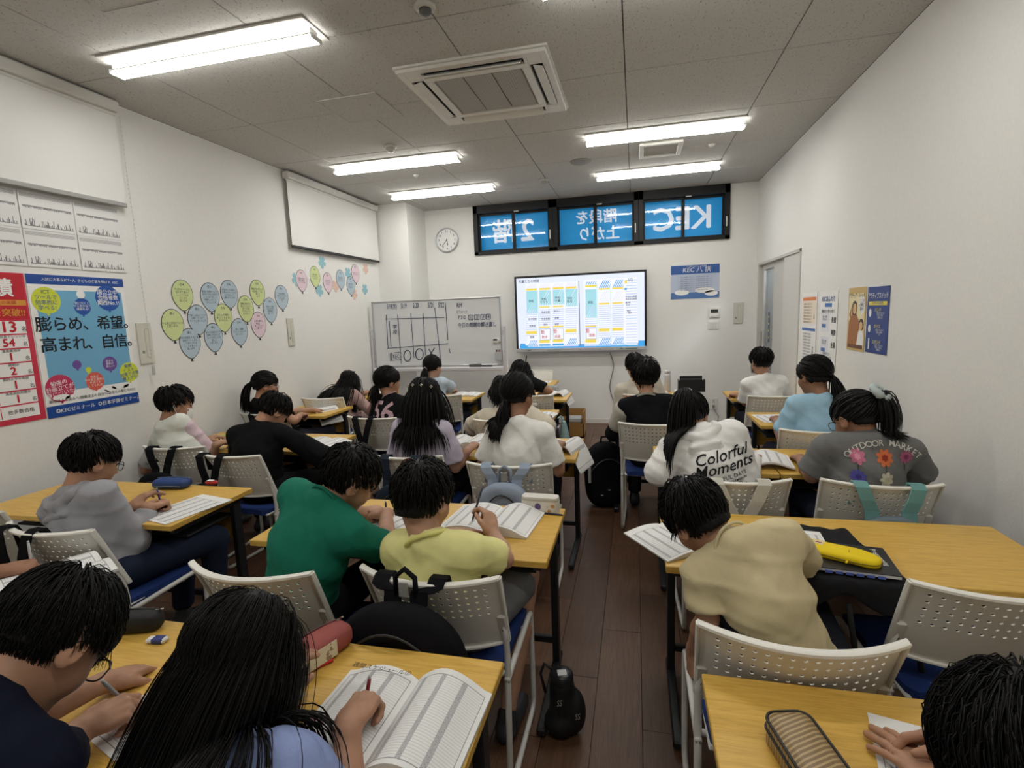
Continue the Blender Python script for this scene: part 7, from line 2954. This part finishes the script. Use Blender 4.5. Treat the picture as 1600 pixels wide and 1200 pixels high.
# pens held in hands
for (p, sd, ax_, lb, c, ln) in ((p1, 1, (-.15, -.35, .85), 'grey mechanical pencil in the hand of the bespectacled boy', (.35, .38, .42), .13), (p2, 1, (.1, .3, .9), 'dark red pencil held by the girl with very long hair', (.2, .015, .02), .10), (p7, 1, (.25, .35, .9), 'dark mechanical pencil raised by the boy in pale yellow', (.06, .06, .09), .145), (p6, -1, (.1, -.15, .95), 'black pen held by the boy in a green T-shirt', (.03, .03, .04), .13), (p9, 1, (.55, .2, .6), 'long dark pencil held by the masked boy with pink sleeves', (.08, .07, .07), .19), (p4, 1, (.1, -.05, .95), 'clear pen held at the left picture edge', (.6, .61, .62), .14), (p5, 1, (.1, -.2, .95), 'blue pen standing in the hand of the grey hoodie boy', (.03, .05, .22), .14)):
    g_ = p['arms'][sd][4][0]
    pencil(lb, g_, ax_, plain(c, .35), ln, .0042, cat='pencil')


# ================================================================== bags
BLK = cloth((.009, .009, .011))


def backpack(label, cx, cy, rz, mat, strapmat, w=.28, h=.34, d=.13, drop=.10, sx=.075, extra=None, name='backpack', handle=False, logo=False, vshape=.045, top_z=None):
    """hangs from the chair back at (cx, cy): straps loop over the top rim, pack behind it. Local -y is behind the chair."""
    t = thing(name, label, 'backpack', (cx, cy, 0), rz)
    zt = .80 - drop
    yb = -.305
    g = Grid((-w / 2 - .05, yb - d - .06, zt - h - .05), (w / 2 + .05, yb + .06, zt + .05), .011)
    ym = yb - d / 2 - .01

    def f(x, y, z):
        v = (z - (zt - h)) / h
        ww = w / 2 * np.where(v > .55, np.sqrt(np.clip(1 - ((v - .55) / .47) ** 2 * .72, .03, 1)), 1.0)
        dd = d / 2 * (1 - .35 * np.clip(v, 0, 1)) + .006 * np.sin(x * 26 + z * 18)
        q = (np.abs(x / ww) ** 3.2 + np.abs((y - ym) / dd) ** 3.0 + np.abs((z - (zt - h / 2)) / (h / 2)) ** 6) ** (1 / 3.2)
        return (q - 1) * .06
    g.put(f, g.lo, g.lo + g.n * g.h)
    V, F = g.mesh()
    V = smooth_verts(V, F, 1)
    link('body', mesh_np('backpack', V, [F], True), mat, t)
    for s in (-1, 1):
        x0, x1 = s * sx, s * (sx - vshape)
        path = [(x0, -.25, .70), (x0, -.262, .78), (x0, -.275, .808), (x0, -.305, .812), (x0 * .99, -.325, .80), ((x0 + x1) / 2, -.335, (.80 + zt) / 2), (x1, -.335, zt + .005), (x1, -.345, zt - .03)]
        wid = .026
        vs, fs = [], []
        for (x, y, z) in path:
            vs += [(x - wid, y - .004, z), (x + wid, y - .004, z), (x + wid, y + .004, z + .004), (x - wid, y + .004, z + .004)]
        for i in range(len(path) - 1):
            for k in range(4):
                a, b = i * 4, i * 4 + 4
                fs.append([a + k, a + (k + 1) % 4, b + (k + 1) % 4, b + k])
        fs += [[0, 1, 2, 3], [len(vs) - 4 + k for k in (3, 2, 1, 0)]]
        MB().add(vs, fs).build('strap', strapmat, t)
    MB().tube([(x * w * .42, ym - d * .36 - .01 * math.cos(x * 1.5), zt - .045 - .13 * x * x) for x in np.linspace(-1, 1, 13)], .0035, 6).build('zipper', plain((.02, .02, .022), .4), t, True)
    if handle:
        MB().tube([(-.03, yb - .03, zt - .01), (-.03, yb - .03, zt + .05), (0, yb - .03, zt + .075), (.03, yb - .03, zt + .05), (.03, yb - .03, zt - .01)], .008, 8).build('handle', strapmat, t, True)
        MB().box((0, yb - .045, zt + .02), (.03, .004, .045), .002).build('label', plain((.3, .3, .28)), t)
    if logo:
        MB().prism(ellipse(.03, .03, 18), 0, .004, M=Matrix.Translation((0, ym - d * .38, zt - h * .45)) @ Matrix.Rotation(PI / 2, 4, 'X')).build('logo', plain((.5, .5, .52)), t)
        MB().prism(ellipse(.016, .018, 14), .003, .006, M=Matrix.Translation((.006, ym - d * .38, zt - h * .45)) @ Matrix.Rotation(PI / 2, 4, 'X')).build('logo_centre', plain((.01, .01, .01)), t)
    return t


backpack('large black backpack hanging on the chair of the yellow T-shirt boy', -.64, 1.60, 0, BLK, BLK, .40, .44, .16, .02, .085, handle=True)
backpack('black backpack hanging on the chair of the grey hoodie boy', -2.30, 1.70, -.03, BLK, BLK, .28, .34, .12, .16, .08)
backpack('black backpack hanging on the chair of the masked boy with pink sleeves', -2.91, 2.87, .06, BLK, BLK, .30, .36, .12, .13, .085)
backpack('black backpack hanging on the chair of the boy in black', -2.38, 2.742, -.08, BLK, BLK, .28, .36, .12, .14, .075)
backpack('black backpack with a round white logo on the chair of the girl numbered 56', -2.00, 3.83, -.12, BLK, BLK, .24, .30, .11, .17, .07, logo=True, vshape=.05)
LB = cloth((.30, .36, .46))
backpack('pale blue backpack hanging on the chair of the girl in a white knit top', -.645, 2.73, .03, LB, LB, .27, .30, .12, .06, .10, handle=True, vshape=.04)
NV = cloth((.012, .020, .035))
backpack('navy backpack with a red lining on the chair of the girl in a lavender top', -1.25, 2.823, 0, NV, NV, .27, .34, .12, .12, .09, vshape=.02)
WS = cloth((.58, .56, .50))
backpack('backpack with cream straps on the chair of the girl in a white hoodie', .42, 2.605, .04, cloth((.55, .53, .47)), WS, .22, .28, .11, .135, .095, vshape=.06)
TL = cloth((.16, .34, .33))
backpack('washed denim backpack with teal straps on the chair of the flower-print girl', 1.01, 2.625, -.04, cloth((.15, .19, .22)), TL, .24, .28, .11, .10, .10, vshape=.035, handle=False)
backpack('black backpack hanging on the chair of the ponytailed girl in black', -3.06, 3.95, 0, BLK, BLK, .26, .32, .11, .12, .075)
o = MB().tube([(-1.20, 2.50, .805), (-1.19, 2.485, .77), (-1.17, 2.48, .72)], .012, 6).build('red_ribbon', plain((.4, .01, .03), .6), None, True)
tag(o, 'red ribbon on the chair back of the girl in a lavender top', 'ribbon')


def floor_pack(label, px, py, w, h, d, rz, mat, name='backpack', extra=True):
    q = onz(px, py, 0)
    t = thing(name, label, 'backpack', (q[0], q[1], 0), rz)
    g = Grid((-w / 2 - .05, -d / 2 - .05, 0), (w / 2 + .05, d / 2 + .05, h + .05), .012)

    def f(x, y, z):
        v = z / h
        ww = w / 2 * np.where(v > .6, np.sqrt(np.clip(1 - ((v - .6) / .42) ** 2 * .8, .03, 1)), 1 - .12 * (1 - v / .6) ** 2)
        dd = d / 2 * (1 - .3 * np.clip(v, 0, 1)) + .008 * np.sin(x * 22 + z * 16)
        k = (np.abs(x / ww) ** 3 + np.abs(y / dd) ** 3 + np.abs((z - h / 2) / (h / 2)) ** 6) ** (1 / 3)
        return (k - 1) * .08
    g.put(f, g.lo, g.lo + g.n * g.h)
    V, F = g.mesh()
    link('body', mesh_np('pack', smooth_verts(V, F, 1), [F], True), mat, t)
    MB().tube([(x * w * .42, -d * .47 + .01, h * .78 - .10 * x * x) for x in np.linspace(-1, 1, 13)], .004, 6).build('zipper', plain((.06, .06, .065), .4), t, True)
    MB().tube([(-.04, 0, h - .02), (-.03, 0, h + .04), (.03, 0, h + .04), (.04, 0, h - .02)], .009, 8).build('handle', mat, t, True)
    for (x, z) in ((-.06, .12), (.0, .16)):
        MB().box((x, -d * .5 + .004, z), (.02, .004, .008), .001).build('reflector', plain((.5, .5, .52)), t)
    return t


t = floor_pack('large black backpack standing in the aisle beside the varsity jacket boy', 947, 788, .34, .52, .24, .3, BLK)
MB().box((-.16, -.14, .30), (.022, .006, .13), .002).build('name_tag', plain((.45, .45, .45)), t)
floor_pack('black bag on the floor beside the sky blue T-shirt girl', 1178, 745, .26, .26, .2, 0, BLK)
# bottle pouch standing in the aisle
q = onz(880, 1142, 0)
t = thing('bottle_pouch', 'black drink bottle in an insulated pouch standing in the aisle', 'bottle', (q[0], q[1], 0), .3)
g = Grid((-.1, -.1, 0), (.1, .1, .27), .007)
g.cone((0, 0, .05), (0, 0, .19), .050, .046, 0, None)
g.ell((.045, -.01, .09), (.04, .045, .085), None, .015)
g.ell((-.01, -.005, .05), (.06, .058, .05), None, .015)
g.put(lambda x, y, z: z + 0 * x + 0 * y - .001, (-.1, -.1, 0), (.1, .1, .27), cut=True)
V, F = g.mesh()
link('pouch', mesh_np('pouch', V, [F], True), plain((.010, .010, .012), .55, .4), t)
MB().lathe([(.040, .19), (.043, .2), (.043, .235), (.034, .245)], 20).build('lid', plain((.015, .015, .018), .3), t, True)
MB().box((.0, -.01, .2465), (.034, .03, .004), .001).build('lid_label', plain((.6, .6, .6)), t)
MB().tube([(-.03, .02, .24), (-.06, .03, .26), (-.075, .03, .22), (-.06, .02, .15)], .006, 6).build('strap', plain((.015, .015, .015), .6), t, True)
lettering(t, [], WHT)
for (x, z, r_) in ((-.02, .16, .0), (.045, .10, .0)):
    V, F = text_geo('SS', .035, shear=.2)
    MB().add([(x + p_[0] * .6, -.056 + .0 * p_[1], z + p_[1]) for p_ in V], F).build('logo', plain((.4, .38, .34)), t)
# mint drawstring bag and dark bag at the desk side, cardboard box
q = onz(886, 672, .42)
t = thing('mint_bag', 'mint green cloth bag hanging at the side of the cream blouse girl’s desk'.replace('’', ''), 'bag', (-.585, 4.20, 0))
t['label'] = 'mint green cloth bag hanging beside the desk of the cream blouse girl'
g = Grid((-.12, -.16, .28), (.12, .16, .72), .01)
g.cone((0, 0, .64), (0, 0, .38), .02, .075, 0, np.array((0, 1., 0)), 1.5)
g.ell((0, 0, .37), (.07, .12, .06), None, .03)
V, F = g.mesh()
link('body', mesh_np('bag', smooth_verts(V, F, 2), [F], True), cloth((.30, .44, .43)), t)
MB().tube([(0, -.02, .63), (-.03, -.03, .69), (-.05, 0, .675), (-.03, .03, .69), (0, .02, .63)], .006, 6).build('cord', cloth((.30, .44, .43)), t, True)
t = thing('dark_bag', 'dark plastic bag hanging between desk and mint green bag', 'bag', (-.625, 4.02, 0))
g = Grid((-.1, -.12, .3), (.1, .12, .72), .01)
g.cone((0, 0, .63), (0, 0, .40), .018, .055, 0, np.array((0, 1., 0)), 1.5)
V, F = g.mesh()
link('body', mesh_np('bag', smooth_verts(V, F, 2), [F], True), plain((.015, .015, .018), .3, .5), t)
MB().tube([(0, -.02, .62), (-.02, 0, .68), (0, .02, .62)], .005, 6).build('handle', plain((.015, .015, .018), .3, .5), t, True)
t = thing('cardboard_box', 'open brown cardboard box on a stand near the display screen', 'box', (*ony(899, 675, 6.4)[:2], 0))
CB = plain(srgb(165, 125, 75), .8, .2, name='cardboard')
mb = MB()
mb.box((0, 0, .01), (.24, .3, .02)).box((-.115, 0, .16), (.01, .3, .32)).box((.115, 0, .16), (.01, .3, .32)).box((0, .145, .16), (.24, .01, .32)).box((0, -.145, .09), (.24, .01, .18)).box((0, 0, .17), (.23, .29, .01))
mb.build('box', CB, t)
MB().box((0, -.05, .215), (.2, .14, .08), .02).build('plastic_bag', plain((.5, .52, .53), .25, .5), t)

# ------------------------------------------------------------------ each person's empty sits on the floor under the hips
for p in PEOPLE.values():
    hx, hy = float(p['hip'][0]), float(p['hip'][1])
    p['root'].location = (hx, hy, 0)
    for c_ in p['root'].children:
        c_.location = (c_.location.x - hx, c_.location.y - hy, c_.location.z)
